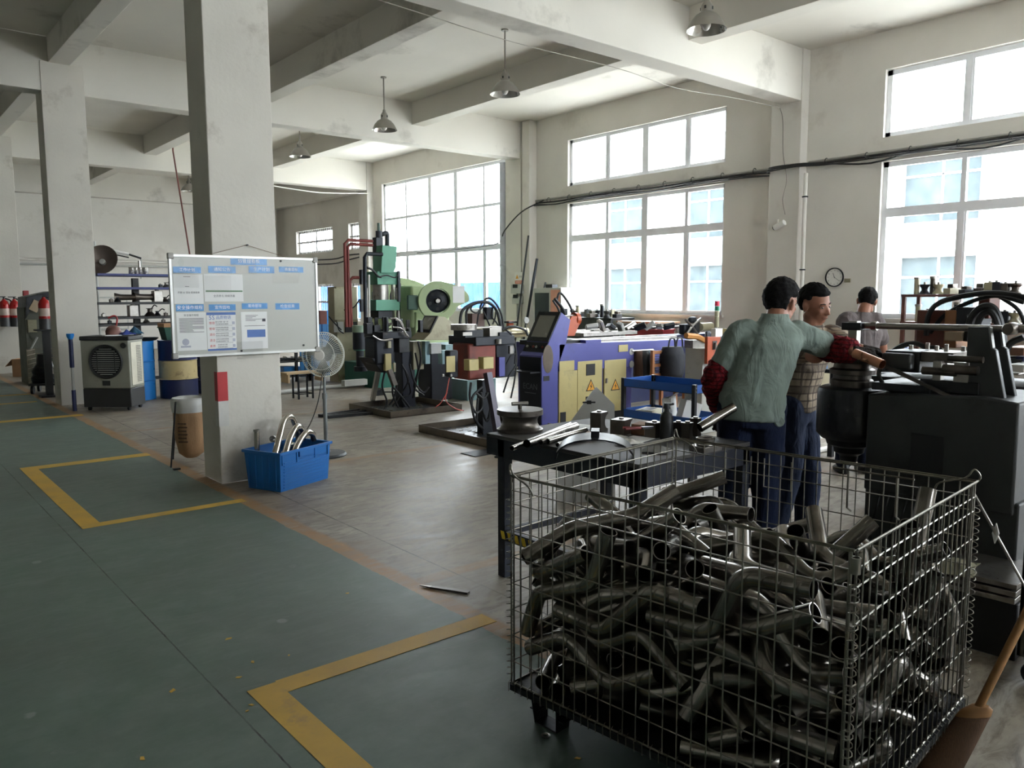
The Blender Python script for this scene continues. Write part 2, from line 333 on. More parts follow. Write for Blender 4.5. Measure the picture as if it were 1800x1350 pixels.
# outside: yard, pale building, blue sheet fence
tag(G().add([(XW+.25, -40, -.2), (90, -40, -.2), (90, 90, -.2), (XW+.25, 90, -.2)], [(0, 1, 2, 3)]).build('yard_ground', pm('yard_concrete', (206, 204, 198), .9), flat=True), 'pale concrete yard outside the windows', 'ground', kind='structure')
bl = thing('neighbouring_building', 'pale building seen through the large windows', 'building', (24, 12, -.2), kind='structure')
FAC = pm('facade_paint', (170, 170, 166), .9, var=.04); PANE = pm('far_window_glass', (54, 62, 64), .9, spec=0)
wo = []
for y in range(-12, 14, 4):
    for z in (1.0, 3.9): wo.append((y+.8, y+2.9, z, z+1.9))
wall_with(wo, -14, 15, 0, 7.5, 0, .3).build('facade', FAC, bl, flat=True)
for (a, b, c, d) in wo:
    p = G().box(.2, .25, a, b, c, d).build('window', PANE, bl)
    G().box(.17, .2, (a+b)/2-.03, (a+b)/2+.03, c, d).box(.17, .2, a, b, c+1.3, c+1.36).build('window_frame', ALU, p)
fe = thing('sheet_fence', 'blue corrugated sheet fence seen through the grid window', 'fence', (24, 40, -.2))
BLUEF = pm('blue_sheet', (34, 62, 104), .9, var=.06, spec=0)
for i in range(26):
    y0 = -12+i*1.0
    G().loft([[(.04*math.cos(2*PI*t*4), y0+t, z) for t in [q/24 for q in range(25)]]+[(.05+.04*math.cos(2*PI*t*4), y0+t, z) for t in [q/24 for q in range(24, -1, -1)]] for z in (0, 2.5)]).build('sheet', BLUEF, fe)

# settled poses of the bent tubes in the container: kind, position, rotation
PILE = [(4,0.159,0.306,0.03,0.986,-0.0,-0.0,0.164),(4,-0.266,0.23,0.03,0.74,0.0,0.0,-0.673),(0,0.392,-0.272,0.03,0.401,-0.0,0.0,-0.916),(1,-0.339,-0.284,0.03,0.831,-0.0,0.0,-0.557),(0,0.093,0.357,0.04,0.961,0.04,0.008,0.275),(3,-0.226,0.138,0.064,0.312,0.052,-0.415,0.853),(4,0.329,-0.271,0.069,0.676,0.22,-0.082,-0.698),(3,-0.295,-0.263,0.068,0.194,0.036,-0.18,-0.964),(0,0.216,0.404,0.07,0.411,0.059,0.274,0.867),(3,-0.147,0.06,0.103,0.009,0.401,-0.841,0.363),(4,0.197,-0.317,0.063,0.968,0.175,0.13,0.123),(3,-0.208,-0.047,0.062,0.4,0.005,-0.406,0.822),(0,0.315,0.31,0.066,0.38,-0.314,0.237,-0.837),(0,-0.293,0.164,0.129,0.793,-0.169,-0.109,-0.576),(4,0.122,-0.248,0.077,0.652,0.349,0.65,0.177),(1,-0.137,-0.307,0.08,0.806,0.13,0.006,0.577),(1,0.296,0.464,0.148,0.314,0.252,-0.162,0.901),(4,-0.283,-0.022,0.131,0.951,0.262,0.046,0.155),(0,0.102,-0.319,0.1,0.805,0.088,0.312,0.496),(4,-0.088,-0.186,0.085,0.756,0.129,0.012,0.642),(4,0.282,0.236,0.083,0.012,0.373,-0.425,0.825),(0,-0.217,0.536,0.03,0.0,-0.968,-0.253,0.0),(1,0.187,-0.506,0.149,0.592,-0.316,0.147,-0.727),(2,-0.085,-0.497,0.081,0.962,-0.166,-0.046,-0.211),(4,0.128,0.209,0.139,0.918,0.088,0.022,0.385),(0,-0.22,0.462,0.03,0.0,0.254,-0.967,0.0),(3,0.254,-0.455,0.147,0.252,-0.959,-0.008,0.13),(4,-0.121,-0.402,0.113,0.363,0.85,0.08,-0.375),(1,0.121,0.138,0.171,0.592,-0.449,-0.134,-0.656),(2,-0.226,0.318,0.053,0.492,-0.001,0.002,0.87),(0,0.444,-0.064,0.098,0.546,0.136,-0.247,-0.789),(3,0.327,-0.025,0.1,0.655,-0.44,-0.51,0.341),(3,0.269,0.136,0.153,0.865,-0.183,0.133,-0.448),(4,-0.179,0.411,0.105,0.093,-0.4,0.158,-0.898),(1,0.007,-0.129,0.144,0.018,-0.048,0.085,-0.995),(3,-0.191,-0.314,0.147,0.398,-0.185,0.195,-0.877),(2,0.316,0.416,0.153,0.087,0.386,-0.512,0.762),(2,-0.268,0.412,0.12,0.14,0.427,-0.048,-0.892),(3,-0.317,-0.237,0.194,0.57,-0.547,-0.582,0.192),(3,-0.267,-0.402,0.173,0.82,-0.186,-0.101,-0.532),(3,0.2,0.583,0.125,0.208,0.208,-0.676,0.676),(3,-0.163,0.342,0.147,0.628,-0.572,0.097,-0.519),(0,0.26,-0.359,0.143,0.725,-0.464,0.13,-0.492),(3,-0.131,-0.289,0.195,0.369,0.179,0.748,0.522),(1,0.19,0.449,0.228,0.105,-0.897,-0.411,-0.128),(1,-0.313,0.312,0.179,0.819,-0.28,0.099,0.491),(2,0.396,-0.338,0.15,0.367,-0.189,0.008,-0.911),(1,-0.064,-0.325,0.188,0.089,0.686,-0.716,0.093),(2,0.135,0.325,0.237,0.493,-0.165,0.298,-0.8),(2,-0.333,0.386,0.221,0.826,0.068,0.515,0.22),(3,0.261,0.058,0.216,0.591,-0.751,0.105,-0.275),(3,0.281,-0.244,0.192,0.728,-0.048,-0.259,0.633),(1,0.3,0.416,0.211,0.787,0.168,0.308,-0.508),(0,-0.211,0.494,0.221,0.374,0.293,-0.118,0.872),(3,0.404,-0.291,0.229,0.854,-0.159,-0.266,0.419),(3,-0.112,-0.112,0.225,0.459,-0.003,0.285,0.842),(2,0.231,0.298,0.22,0.759,0.021,0.149,0.634),(0,-0.157,0.477,0.258,0.408,0.298,-0.112,0.856),(3,0.219,-0.263,0.214,0.654,-0.161,0.047,-0.738),(4,-0.084,-0.332,0.244,0.079,0.513,-0.339,-0.784),(4,0.296,0.389,0.289,0.99,0.121,-0.044,0.054),(0,-0.092,0.341,0.223,0.03,-0.616,0.707,-0.348),(2,0.279,-0.418,0.275,0.176,-0.024,-0.211,0.961),(4,-0.259,-0.427,0.235,0.961,0.226,0.128,0.092),(3,0.252,0.427,0.346,0.974,0.184,-0.038,0.125),(3,-0.232,0.411,0.242,0.175,-0.314,0.713,0.602),(2,0.254,-0.437,0.327,0.256,-0.089,-0.091,-0.958),(1,-0.286,-0.444,0.262,0.495,0.256,-0.166,-0.814),(1,0.407,0.347,0.254,0.877,0.355,0.284,0.155),(3,-0.051,0.311,0.278,0.659,0.409,0.447,0.445),(4,-0.424,-0.041,0.175,0.312,0.245,-0.141,-0.907),(3,-0.417,-0.277,0.221,0.045,-0.775,0.631,0.02),(3,0.307,0.056,0.269,0.259,-0.162,0.143,-0.941),(3,-0.119,0.285,0.285,0.043,0.084,-0.937,0.336),(4,-0.169,-0.583,0.277,0.3,0.3,-0.64,0.64),(4,-0.21,-0.399,0.301,0.254,-0.08,0.031,0.963),(4,0.346,0.229,0.33,0.628,0.174,-0.384,0.654),(1,-0.027,0.23,0.355,0.655,0.041,0.111,-0.746),(4,0.376,0.034,0.22,0.133,-0.188,0.036,-0.973),(0,-0.199,-0.268,0.34,0.493,-0.125,0.076,0.858),(0,0.236,0.169,0.356,0.906,0.313,0.265,0.107),(4,-0.228,0.208,0.307,0.907,-0.07,-0.265,0.318),(3,0.146,-0.274,0.316,0.748,-0.18,-0.133,0.625),(3,-0.191,-0.484,0.335,0.796,-0.504,-0.059,-0.33),(0,0.286,0.132,0.35,0.87,0.399,0.24,0.164),(0,-0.204,0.328,0.351,0.183,-0.67,-0.719,-0.019),(4,0.307,-0.369,0.36,0.964,-0.048,0.261,0.006),(1,-0.362,-0.151,0.302,0.003,0.339,-0.783,0.521),(3,0.045,0.065,0.34,0.24,-0.605,0.599,-0.467),(3,-0.288,0.4,0.35,0.587,-0.285,0.132,0.746),(4,0.254,-0.269,0.338,0.823,-0.498,-0.272,0.025),(4,-0.128,-0.072,0.335,0.971,0.102,0.21,0.046),(0,-0.495,0.277,0.189,0.356,-0.611,0.356,-0.611),(0,-0.02,0.269,0.393,0.463,-0.462,-0.715,0.248),(3,0.442,-0.101,0.341,0.745,-0.253,-0.195,0.586),(0,-0.258,-0.34,0.33,0.889,0.19,-0.081,-0.408),(1,0.089,0.144,0.402,0.588,-0.172,-0.023,-0.79),(0,-0.462,0.171,0.286,0.326,0.58,-0.377,-0.644),(1,0.331,-0.095,0.33,0.511,-0.004,-0.013,-0.859),(4,-0.287,-0.269,0.416,0.65,-0.088,0.164,0.737),(0,0.081,0.278,0.445,0.422,-0.014,0.188,0.887),(3,-0.256,0.231,0.399,0.883,0.184,0.06,0.428),(0,0.038,-0.326,0.407,0.401,-0.053,-0.194,-0.893),(0,-0.138,-0.154,0.387,0.805,-0.088,0.334,0.483),(0,0.173,0.219,0.468,0.615,0.118,0.528,0.573),(4,-0.353,0.235,0.367,0.239,0.395,-0.091,-0.882),(4,0.286,-0.224,0.371,0.638,-0.015,-0.543,0.546),(4,-0.247,-0.051,0.408,0.855,0.255,0.195,-0.408),(0,0.272,0.3,0.444,0.118,0.005,-0.485,-0.867),(0,-0.414,0.215,0.377,0.754,-0.244,-0.433,0.428),(4,0.22,-0.07,0.414,0.241,-0.229,0.306,0.892),(2,-0.321,-0.363,0.399,0.777,0.275,0.024,-0.566),(0,-0.254,0.166,0.447,0.8,-0.402,-0.067,-0.441),(3,-0.495,0.12,0.413,0.484,0.515,-0.484,-0.515),(3,-0.413,-0.212,0.476,0.335,0.598,0.728,0.007),(0,-0.495,-0.241,0.534,0.487,-0.513,-0.487,0.513),(4,0.239,0.364,0.48,0.485,0.471,-0.36,-0.643),(4,-0.296,0.247,0.456,0.663,0.33,-0.053,-0.67),(3,-0.034,-0.216,0.448,0.415,0.229,-0.142,-0.869),(4,-0.292,0.021,0.475,0.664,-0.062,0.085,0.74),(3,0.205,0.456,0.453,0.918,-0.141,0.091,-0.358),(0,-0.199,0.101,0.528,0.26,0.023,-0.5,0.826),(2,0.209,-0.211,0.403,0.407,0.085,-0.262,0.871),(2,-0.416,-0.328,0.411,0.041,0.519,0.786,0.333),(0,0.431,0.247,0.441,0.328,-0.759,0.412,-0.383),(0,-0.313,0.141,0.532,0.932,-0.04,0.107,0.343),(3,0.165,-0.231,0.449,0.528,0.051,-0.291,0.796),(4,-0.427,-0.378,0.462,0.707,0.38,0.47,0.367),(0,0.15,0.512,0.52,0.905,-0.379,-0.179,-0.073),(4,-0.399,0.238,0.53,0.954,-0.163,-0.097,0.232),(3,-0.175,-0.31,0.496,0.027,0.738,-0.672,0.059),(0,-0.238,-0.308,0.465,0.118,-0.843,0.501,-0.154),(2,0.434,-0.33,0.428,0.375,-0.278,-0.883,-0.039),(3,0.495,0.206,0.401,0.58,0.405,0.58,0.405),(0,0.22,-0.52,0.501,0.544,0.583,0.47,-0.377),(0,-0.057,-0.126,0.539,0.058,-0.278,0.935,0.212),(3,0.428,-0.531,0.441,0.266,0.458,0.425,-0.734),(3,-0.223,0.209,0.557,0.181,-0.032,-0.158,-0.97),(0,0.199,0.015,0.467,0.37,0.776,0.135,-0.493),(2,-0.346,-0.411,0.464,0.054,0.374,0.014,-0.926),(3,0.34,0.281,0.474,0.52,-0.382,0.201,-0.737),(0,-0.289,0.367,0.55,0.013,0.794,0.601,-0.095),(0,0.185,-0.156,0.519,0.8,0.442,0.378,-0.15),(4,-0.05,-0.223,0.559,0.35,0.28,0.865,0.227),(3,0.324,0.247,0.528,0.105,-0.66,0.685,-0.29),(3,-0.155,0.288,0.594,0.22,0.664,-0.506,-0.505),(4,0.117,-0.297,0.407,0.773,0.455,-0.382,-0.223),(0,0.094,-0.381,0.512,0.92,0.083,-0.267,0.274),(0,0.486,0.236,0.491,0.367,-0.623,0.369,-0.584),(1,-0.428,0.512,0.482,0.353,0.618,0.702,0.005),(2,0.203,-0.386,0.475,0.031,0.392,-0.594,0.702),(0,-0.346,-0.319,0.534,0.818,0.256,0.247,0.453),(1,0.317,0.462,0.555,0.417,-0.227,-0.027,0.88),(4,-0.254,0.319,0.587,0.032,-0.765,0.34,-0.546),(4,0.392,-0.312,0.501,0.025,-0.798,0.431,-0.421),(0,-0.297,-0.296,0.573,0.958,-0.007,-0.143,0.247),(3,-0.309,0.374,0.614,0.072,0.948,-0.225,0.212),(3,-0.49,0.394,0.415,0.694,0.138,0.7,0.102)]
# ------------------------------------------------------------------ wire mesh container
WIRE = pm('galvanised_wire', (136, 132, 122), .38, .85, var=.18, scale=20, dirt=(70, 62, 52), damt=.25, dscale=14)
BX, BY, BR = 2.405, 1.618, math.radians(5.45)
HX, HY, ZB, ZT = .53, .6175, .165, .95
bas = thing('wire_container', 'galvanised wire mesh pallet container heaped with bent tubes', 'container', (BX, BY, 0), BR)
me_v = G().cyl((0, 0, ZB), (0, 0, ZT), .0024, n=6).mesh('wire'); me_v.materials.append(WIRE)
me_x = G().cyl((-HX, 0, 0), (HX, 0, 0), .0024, n=6).mesh('wire'); me_x.materials.append(WIRE)
me_y = G().cyl((0, -HY, 0), (0, HY, 0), .0024, n=6).mesh('wire'); me_y.materials.append(WIRE)
rows = [.90, .85, .75, .65, .55, .45, .35, .25]
def side(ax, s):
    g = G(); e = HX if ax == 0 else HY; h = HY if ax == 0 else HX
    def P(t, z, off=0): return (s*(e+off), t, z) if ax == 0 else (t, s*(e+off), z)
    g.tube([P(-h, ZT), P(h, ZT)], .0042, 6).tube([P(-h, ZT+.006, .006), P(h, ZT+.006, .006)], .0034, 6)
    g.tube([P(-h, ZB), P(h, ZB)], .0038, 6)
    for t in (-h+.012, h-.012): g.tube([P(t, ZB), P(t, ZT)], .0038, 6)
    p = g.build('side_panel', WIRE, bas)
    n = int(2*h/.05)
    for i in range(1, n):
        o = obj('wire', me_v, WIRE, p); o.location = P(-h+2*h*i/n, 0, .004*(1 if i % 2 else 1))
    for z in rows:
        o = obj('wire', me_y if ax == 0 else me_x, WIRE, p); o.location = P(0, z)
for ax, s in ((0, -1), (0, 1), (1, -1), (1, 1)): side(ax, s)
hel = lambda z0, z1, r, pitch, k=8: [(r*math.cos(2*PI*i/k), r*math.sin(2*PI*i/k), z0+(z1-z0)*i/(int((z1-z0)/pitch)*k)) for i in range(int((z1-z0)/pitch)*k+1)]
me_h = G().tube(hel(.19, .88, .013, .024), .0017, 4).mesh('hinge_coil'); me_h.materials.append(WIRE)
for sx, sy in ((-1, -1), (-1, 1), (1, -1), (1, 1)):
    o = obj('hinge_coil', me_h, WIRE, bas); o.location = (sx*(HX+.004), sy*(HY+.004), 0)
    G().cyl((sx*(HX+.008), sy*(HY-.006), ZB), (sx*(HX+.008), sy*(HY-.006), ZT), .0034, n=6).build('corner_rod', WIRE, bas)
G().tube([(-HX-.004, -HY-.004, .895), (-HX-.004, -HY-.004, .937)], .0135, 14, inner=.003).build('corner_sleeve', WIRE, bas)
for a, b in (((HX, HY-.02), 1), ((HX, -HY+.02), -1), ((-HX, HY-.01), 1)):
    x, y = a; G().tube(smooth_path([(x, y, .93), (x+.012, y+.03*b, .965), (x, y+.012*b, .995), (x-.012, y-.012*b, .962), (x-.02, y-.09*b, .935), (x-.01, y-.11*b, .90)], 4), .0036, 6).build('latch_hook', WIRE, bas)
for y in (.36, .18): G().tube([(HX+.012, y, .92), (HX+.012, y, .80), (HX+.012, y-.12, .80), (HX+.012, y-.12, .92)], .003, 6).build('hanger_loop', WIRE, bas)
G().tube([(HX-.01, -.18, .93), (HX-.01, -.18, .78), (HX+.03, -.18, .76)], .004, 6).tube([(HX-.01, -.36, .93), (HX-.01, -.36, .78), (HX+.03, -.36, .76)], .004, 6).tube([(HX-.01, -.12, .93), (HX-.01, -.42, .93)], .004, 6).build('hinge_bracket', WIRE, bas)
g = G()
for s in (-1, 1):
    g.box(s*HX-.012, s*HX+.012, -HY, HY, .14, .162).box(-HX, HX, s*HY-.012, s*HY+.012, .14, .162)
for i in range(1, 6): g.box(-HX+2*HX*i/6-.012, -HX+2*HX*i/6+.012, -HY, HY, .142, .16)
g.build('base_frame', DARK, bas)
g = G()
for i in range(40): y = -HY+2*HY*i/39; g.tube([(-HX-.016, y, .137), (-HX-.018, y, .172), (-HX+.004, y+.006, .176)], .0016, 4)
for i in range(34): x = -HX+2*HX*i/33; g.tube([(x, -HY-.016, .137), (x, -HY-.018, .172), (x+.006, -HY+.004, .176)], .0016, 4)
tag(g.build('edge_clips', WIRE, bas), kind='stuff')
G().add([(-HX+.01, -HY+.01, .1625), (HX-.01, -HY+.01, .1625), (HX-.01, HY-.01, .1625), (-HX+.01, HY-.01, .1625)], [(0, 1, 2, 3)]).build('base_sheet', DARK, bas)
for sx in (-1, 1):
    for sy in (-1, 1):
        cx, cy = sx*(HX-.10), sy*(HY-.11); g = G()
        for t in (-1, 1): g.loft([[(cx-.035, cy+t*.05, 0), (cx+.035, cy+t*.05, 0), (cx+.035, cy+t*.056, 0), (cx-.035, cy+t*.056, 0)], [(cx-.05, cy+t*.062, .14), (cx+.05, cy+t*.062, .14), (cx+.05, cy+t*.068, .14), (cx-.05, cy+t*.068, .14)]])
        g.box(cx-.035, cx+.035, cy-.056, cy+.056, 0, .006).box(cx-.05, cx+.05, cy-.075, cy+.075, .134, .14)
        for t in (-1, 1): g.box(cx-.03, cx+.03, cy+t*.05-.004, cy+t*.085, .045, .05)
        g.build('foot', DARK, bas, bev=.002)
# ------------------------------------------------------------------ bent tubes (settled heap)
def tube_mat():
    m, nt, b = newmat('mill_finish_steel_tube'); L = nt.links; tc = N(nt, 'TexCoord')
    oi = N(nt, 'ObjectInfo')
    n1 = N(nt, 'TexNoise'); n1.inputs['Scale'].default_value = 9; n1.inputs['Detail'].default_value = 8; L.new(tc.outputs['Object'], n1.inputs['Vector'])
    c = ramp(nt, n1.outputs[0], [(.3, lin((108, 103, 97))), (.55, lin((144, 139, 132))), (.75, lin((172, 168, 162)))])
    hv = N(nt, 'HueSaturation'); mr = N(nt, 'MapRange'); mr.inputs[3].default_value = .75; mr.inputs[4].default_value = 1.12; L.new(oi.outputs['Random'], mr.inputs[0]); L.new(mr.outputs[0], hv.inputs['Value']); L.new(c, hv.inputs['Color'])
    L.new(hv.outputs[0], b.inputs['Base Color']); b.inputs['Metallic'].default_value = .92
    r = N(nt, 'MapRange'); r.inputs[3].default_value = .12; r.inputs[4].default_value = .34; L.new(n1.outputs[0], r.inputs[0]); L.new(r.outputs[0], b.inputs['Roughness'])
    return m
TUBE = tube_mat()
def bend_path(segs, k):
    p = Vector((0, 0, 0)); M = Matrix.Identity(3); pts = [p.copy()]; br = .085
    for Ls, a, roll in segs:
        p = p + M @ Vector((Ls, 0, 0)); pts.append(p.copy())
        if a:
            M = M @ Matrix.Rotation(math.radians(roll), 3, 'X')
            for i in range(k):
                da = math.radians(a)/k; M = M @ Matrix.Rotation(da/2, 3, 'Z'); p = p + M @ Vector((2*br*math.sin(da/2), 0, 0)); pts.append(p.copy()); M = M @ Matrix.Rotation(da/2, 3, 'Z')
    return pts
SEGS = [[(.16, 62, 0), (.12, 62, 180), (.17, 0, 0)], [(.22, 105, 0), (.19, 0, 0)], [(.12, 75, 0), (.10, 70, 100), (.13, 0, 0)], [(.17, 48, 0), (.20, 48, 180), (.14, 0, 0)], [(.09, 80, 0), (.11, 60, 180), (.18, 0, 0)]]
TM = []
for sg in SEGS:
    a = bend_path(sg, 4); c = sum(a, Vector())/len(a)
    me = G().tube([q-c for q in bend_path(sg, 8)], .03, 18, inner=.0028).mesh('bent_tube'); me.materials.append(TUBE); me.shade_smooth(); me.set_sharp_from_angle(angle=math.radians(45)); TM.append(me)
BM = Matrix.Translation((BX, BY, ZB)) @ Matrix.Rotation(BR, 4, 'Z')
for k, x, y, z, qw, qx, qy, qz in PILE:
    o = bpy.data.objects.new('bent_tube', TM[int(k)]); C.objects.link(o)
    o.matrix_world = BM @ Matrix.Translation((x, y, z)) @ Quaternion((qw, qx, qy, qz)).normalized().to_matrix().to_4x4()
    dv = (o.matrix_world.to_3x3() @ Vector((1, .3, 0))).normalized(); steep = 'upright' if abs(dv.z) > .7 else 'sloping' if abs(dv.z) > .3 else 'flat lying'
    lay = 'top' if z > .52 else 'upper' if z > .38 else 'middle' if z > .22 else 'bottom'
    zone = ('near' if y < -.2 else 'far' if y > .2 else 'central')+' '+('left' if x < -.18 else 'right' if x > .18 else 'middle')
    tag(o, '%s %s bare steel tube, %s layer, %s of the wire container' % (steep, ['S-bent', 'L-bent', 'twisted', 'gently bent', 'hooked'][int(k)], lay, zone), 'tube', 'bent tubes heaped in the wire container')
# ------------------------------------------------------------------ steel work table behind the container
ZTAB = .82
NAVY = pm('dark_navy_paint', (26, 30, 42), .5, .1, var=.2, scale=5, dirt=(70, 64, 58), damt=.15)
tb = thing('work_table', 'dark steel work table strewn with dies and tubes', 'table', (2.79, 2.42, 0))
TX, TY = .90, 1.15
G().box(0, TX, 0, TY, ZTAB-.02, ZTAB).build('table_top', pm('table_sheet', (70, 68, 66), .6, .2, var=.25, scale=7, dirt=(50, 44, 40), damt=.35), tb, bev=.002)
G().box(0, .03, 0, TY, ZTAB-.12, ZTAB-.02).box(TX-.03, TX, 0, TY, ZTAB-.12, ZTAB-.02).box(.03, TX-.03, 0, .03, ZTAB-.12, ZTAB-.02).box(.03, TX-.03, TY-.03, TY, ZTAB-.12, ZTAB-.02).build('apron', NAVY, tb)
for x in (0, TX-.06):
    for y in (0, TY-.16): G().box(x, x+.06, y, y+.06, 0, ZTAB-.02).build('leg', NAVY, tb, bev=.003)
G().box(.06, TX-.06, .02, .05, .24, .28).build('stretcher', NAVY, tb); G().box(.06, TX-.06, TY-.15, TY-.12, .24, .28).build('stretcher', NAVY, tb)
hz = G().box(.0, .03, .06, TY-.16, .22, .28).build('lower_rail', NAVY, tb)
YEL = pm('hazard_yellow', (222, 190, 40), .5)
for i in range(7): G().prism([(.62+i*.06, .228), (.65+i*.06, .228), (.665+i*.06, .272), (.635+i*.06, .272)], 0, -.002, 0).build('hazard_stripe', YEL, hz)
# things on the table
DIE = pm('worn_tool_steel', (92, 86, 80), .36, .85, var=.25, scale=12, dirt=(58, 46, 38), damt=.3, dscale=8)
dw = thing('grooved_bending_die', 'large grooved bending wheel with T handle on the work table', 'die', at(914, 757, 2, ZTAB))
G().lathe([(.135, 0), (.135, .014), (.118, .022), (.104, .045), (.102, .07), (.112, .09), (.135, .098), (.135, .128), (.0, .128)], 40, cap=False).add([(.135*math.cos(2*PI*i/40), .135*math.sin(2*PI*i/40), 0) for i in range(40)], [tuple(range(40))[::-1]]).build('grooved_wheel', DIE, dw)
h_ = G().cyl((0, 0, .128), (0, 0, .155), .012).build('handle_stem', DIE, dw); G().cyl((-.045, .02, .16), (.045, -.02, .16), .011).build('cross_handle', STEEL, h_)
ends = [((900, 788), (1003, 746), .012, .835), ((926, 780), (1012, 749), .02, .845), ((950, 777), (1030, 756), .013, .836), ((963, 776), (1018, 759), .013, .836), ((980, 782), (1040, 763), .011, .834), ((992, 778), (1046, 768), .010, .833)]
for i, (a, b, r, z) in enumerate(ends):
    p, q = at(*a, 2, z), at(*b, 2, z)
    g = G().tube([p, q], r*1.15, 14, inner=.002); o = g.build('straight_tube', TUBE)
    tag(o, ['short straight tube hanging off the table edge', 'thickest straight tube beside the bending wheel', 'slim straight tube second of the bundle', 'slim straight tube in the middle of the bundle', 'slim straight tube nearest the rag', 'shortest slim tube under the rag'][i], 'tube', 'straight tubes on the work table')
c0 = at(1046, 803, 2, ZTAB)
ha = thing('half_shell', 'dark arched half shell of pipe at the table edge', 'tube shell', c0, math.radians(-47))
rng = []
for i in range(13):
    t = i/12; a = PI*t; L_ = .19
    rng.append([(-L_*math.cos(a), y, .105*math.sin(a)**.8 if 0 < i < 12 else 0) for y in (-.1, -.04, .04, .1)]+[(-(L_-.006)*math.cos(a), y, max(0, .105*math.sin(a)**.8-.006) if 0 < i < 12 else 0) for y in (.1, .04, -.04, -.1)])
G().loft(rng).build('shell', DARK, ha)
G().box(-.02, .02, -.052, .05, .10, .135).build('fin', DARK, ha)
def block_die(name, label, px_, sx, sy, sz, groove, rz=.3, mat=DIE):
    t = thing(name, label, 'die', at(*px_, 2, ZTAB), rz)
    g = G(); r = groove; n = 10; poly = [(-sx/2, 0), (sx/2, 0), (sx/2, sz*.12)]+[(sx/2-r*math.sin(PI*i/n), sz*.5-(sz*.36)*math.cos(PI*i/n)) for i in range(n+1)]+[(sx/2, sz), (-sx/2, sz)]
    g.prism(poly, 1, -sy/2, sy/2).build('die_body', mat, t, bev=.003)
    G().cyl((0, 0, sz), (0, 0, sz+.008), .014).build('bolt', STEEL, t); return t
block_die('clamp_die', 'tall grooved clamp die standing on white sheet', (1053, 758), .095, .07, .115, .04)
block_die('clamp_die', 'square grooved clamp die with bright top', (1092, 762), .11, .09, .085, .03)
block_die('clamp_die', 'dark box shaped die beside the oil bottle', (1150, 768), .085, .07, .085, .02, .1)
for i, (p, lab) in enumerate([((1192, 768), 'small steel block nearest the oil bottle'), ((1208, 772), 'small steel block in the middle of the row'), ((1222, 766), 'small steel block at the end of the row')]):
    block_die('steel_block', lab, p, .05, .05, .085+.008*i, .012, .2)
ob = thing('oil_bottle', 'black oil bottle with pump head among the dies', 'bottle', at(1171, 772, 2, ZTAB))
G().lathe([(.034, 0), (.036, .01), (.036, .12), (.028, .145), (.013, .155), (.013, .17)], 20).build('body', BLACK, ob); G().cyl((0, 0, .17), (0, 0, .2), .02, .014).box(-.012, .05, -.01, .01, .185, .197).build('pump_head', BLACK, ob)
pl = thing('pliers', 'pliers with red grips lying behind the dies', 'tool', at(1128, 752, 2, ZTAB+.07), -.5)
G().tube([(-.1, .02, 0), (-.04, .012, 0), (0, 0, 0)], .007, 8).tube([(-.1, -.02, 0), (-.04, -.012, 0), (0, 0, 0)], .007, 8).build('grip', pm('red_rubber', (120, 42, 40), .5), pl); G().prism([(0, -.015), (.06, -.008), (.07, 0), (.06, .008), (0, .015)], 2, -.006, .006).build('jaw', DARK, pl)
bx2 = thing('wood_block', 'rough wooden block under the pliers', 'block', at(1128, 762, 2, ZTAB), .3); G().box(-.06, .06, -.04, .04, 0, .06).build('block', pm('rough_wood', (150, 112, 84), .8, var=.2, scale=3, stretch=(1, 8, 8)), bx2, bev=.003)
rg = thing('ring_die', 'steel ring on a pair of plates at the table corner', 'die', at(1240, 792, 2, ZTAB))
G().box(-.07, .07, -.05, .05, 0, .03).build('plate', STEEL, rg, bev=.002); G().at(TR(.0, 0, .03)).lathe([(.04, 0), (.048, .004), (.044, .02), (.048, .036), (.04, .04), (.034, .036), (.034, .004), (.04, 0)], 24, cap=False).build('ring', STEEL, rg)
def rag(name, label, p, rz, sx, sy, h, mat, z=None, seed=0, cat='rag'):
    rnd = random.Random(seed); n = 9; vs = []
    for i in range(n):
        for j in range(n):
            u, v = i/(n-1)-.5, j/(n-1)-.5
            vs.append((u*sx*(1-.25*rnd.random()), v*sy*(1-.25*rnd.random()), h*(rnd.random()*.7+.3)*(1-2.2*max(abs(u), abs(v))*.8)))
    fs = [(i*n+j, (i+1)*n+j, (i+1)*n+j+1, i*n+j+1) for i in range(n-1) for j in range(n-1)]
    o = G().add(vs, fs).build(name, mat, ang=180); o.location = p; o.rotation_euler = (0, 0, rz)
    m = o.modifiers.new('t', 'SOLIDIFY'); m.thickness = .004; m = o.modifiers.new('s', 'SUBSURF'); m.levels = m.render_levels = 1
    return tag(o, label, cat)
RAG = pm('grubby_cloth', (172, 158, 146), .9, var=.15, scale=20)
rag('rag', 'crumpled pinkish rag between tubes and half shell', at(1033, 768, 2, ZTAB+.004), .3, .14, .1, .05, RAG, seed=1)
rag('rag', 'crumpled pale rag behind the half shell', at(1105, 780, 2, ZTAB+.004), 0, .16, .11, .06, pm('pale_cloth', (196, 192, 184), .9), seed=2)
rag('rag', 'grey rag hanging over the table by the container corner', at(1152, 792, 2, ZTAB+.004), .5, .16, .14, .05, pm('grey_cloth', (120, 118, 114), .9), seed=7)
PAPER = pm('paper', (226, 226, 224), .7, var=.03)
for i, (p, rz, sx, sy) in enumerate([((1015, 752), .3, .26, .16), ((1075, 770), -.2, .2, .2), ((1120, 772), .2, .16, .14)]):
    o = G().box(-sx/2, sx/2, -sy/2, sy/2, 0, .0016).build('paper_sheet', PAPER); o.location = at(*p, 2, ZTAB+.0005); o.rotation_euler = (0, 0, rz)
    tag(o, ['white paper sheet under the straight tubes', 'white paper sheet below the square die', 'white paper sheet before the wood block'][i], 'paper')
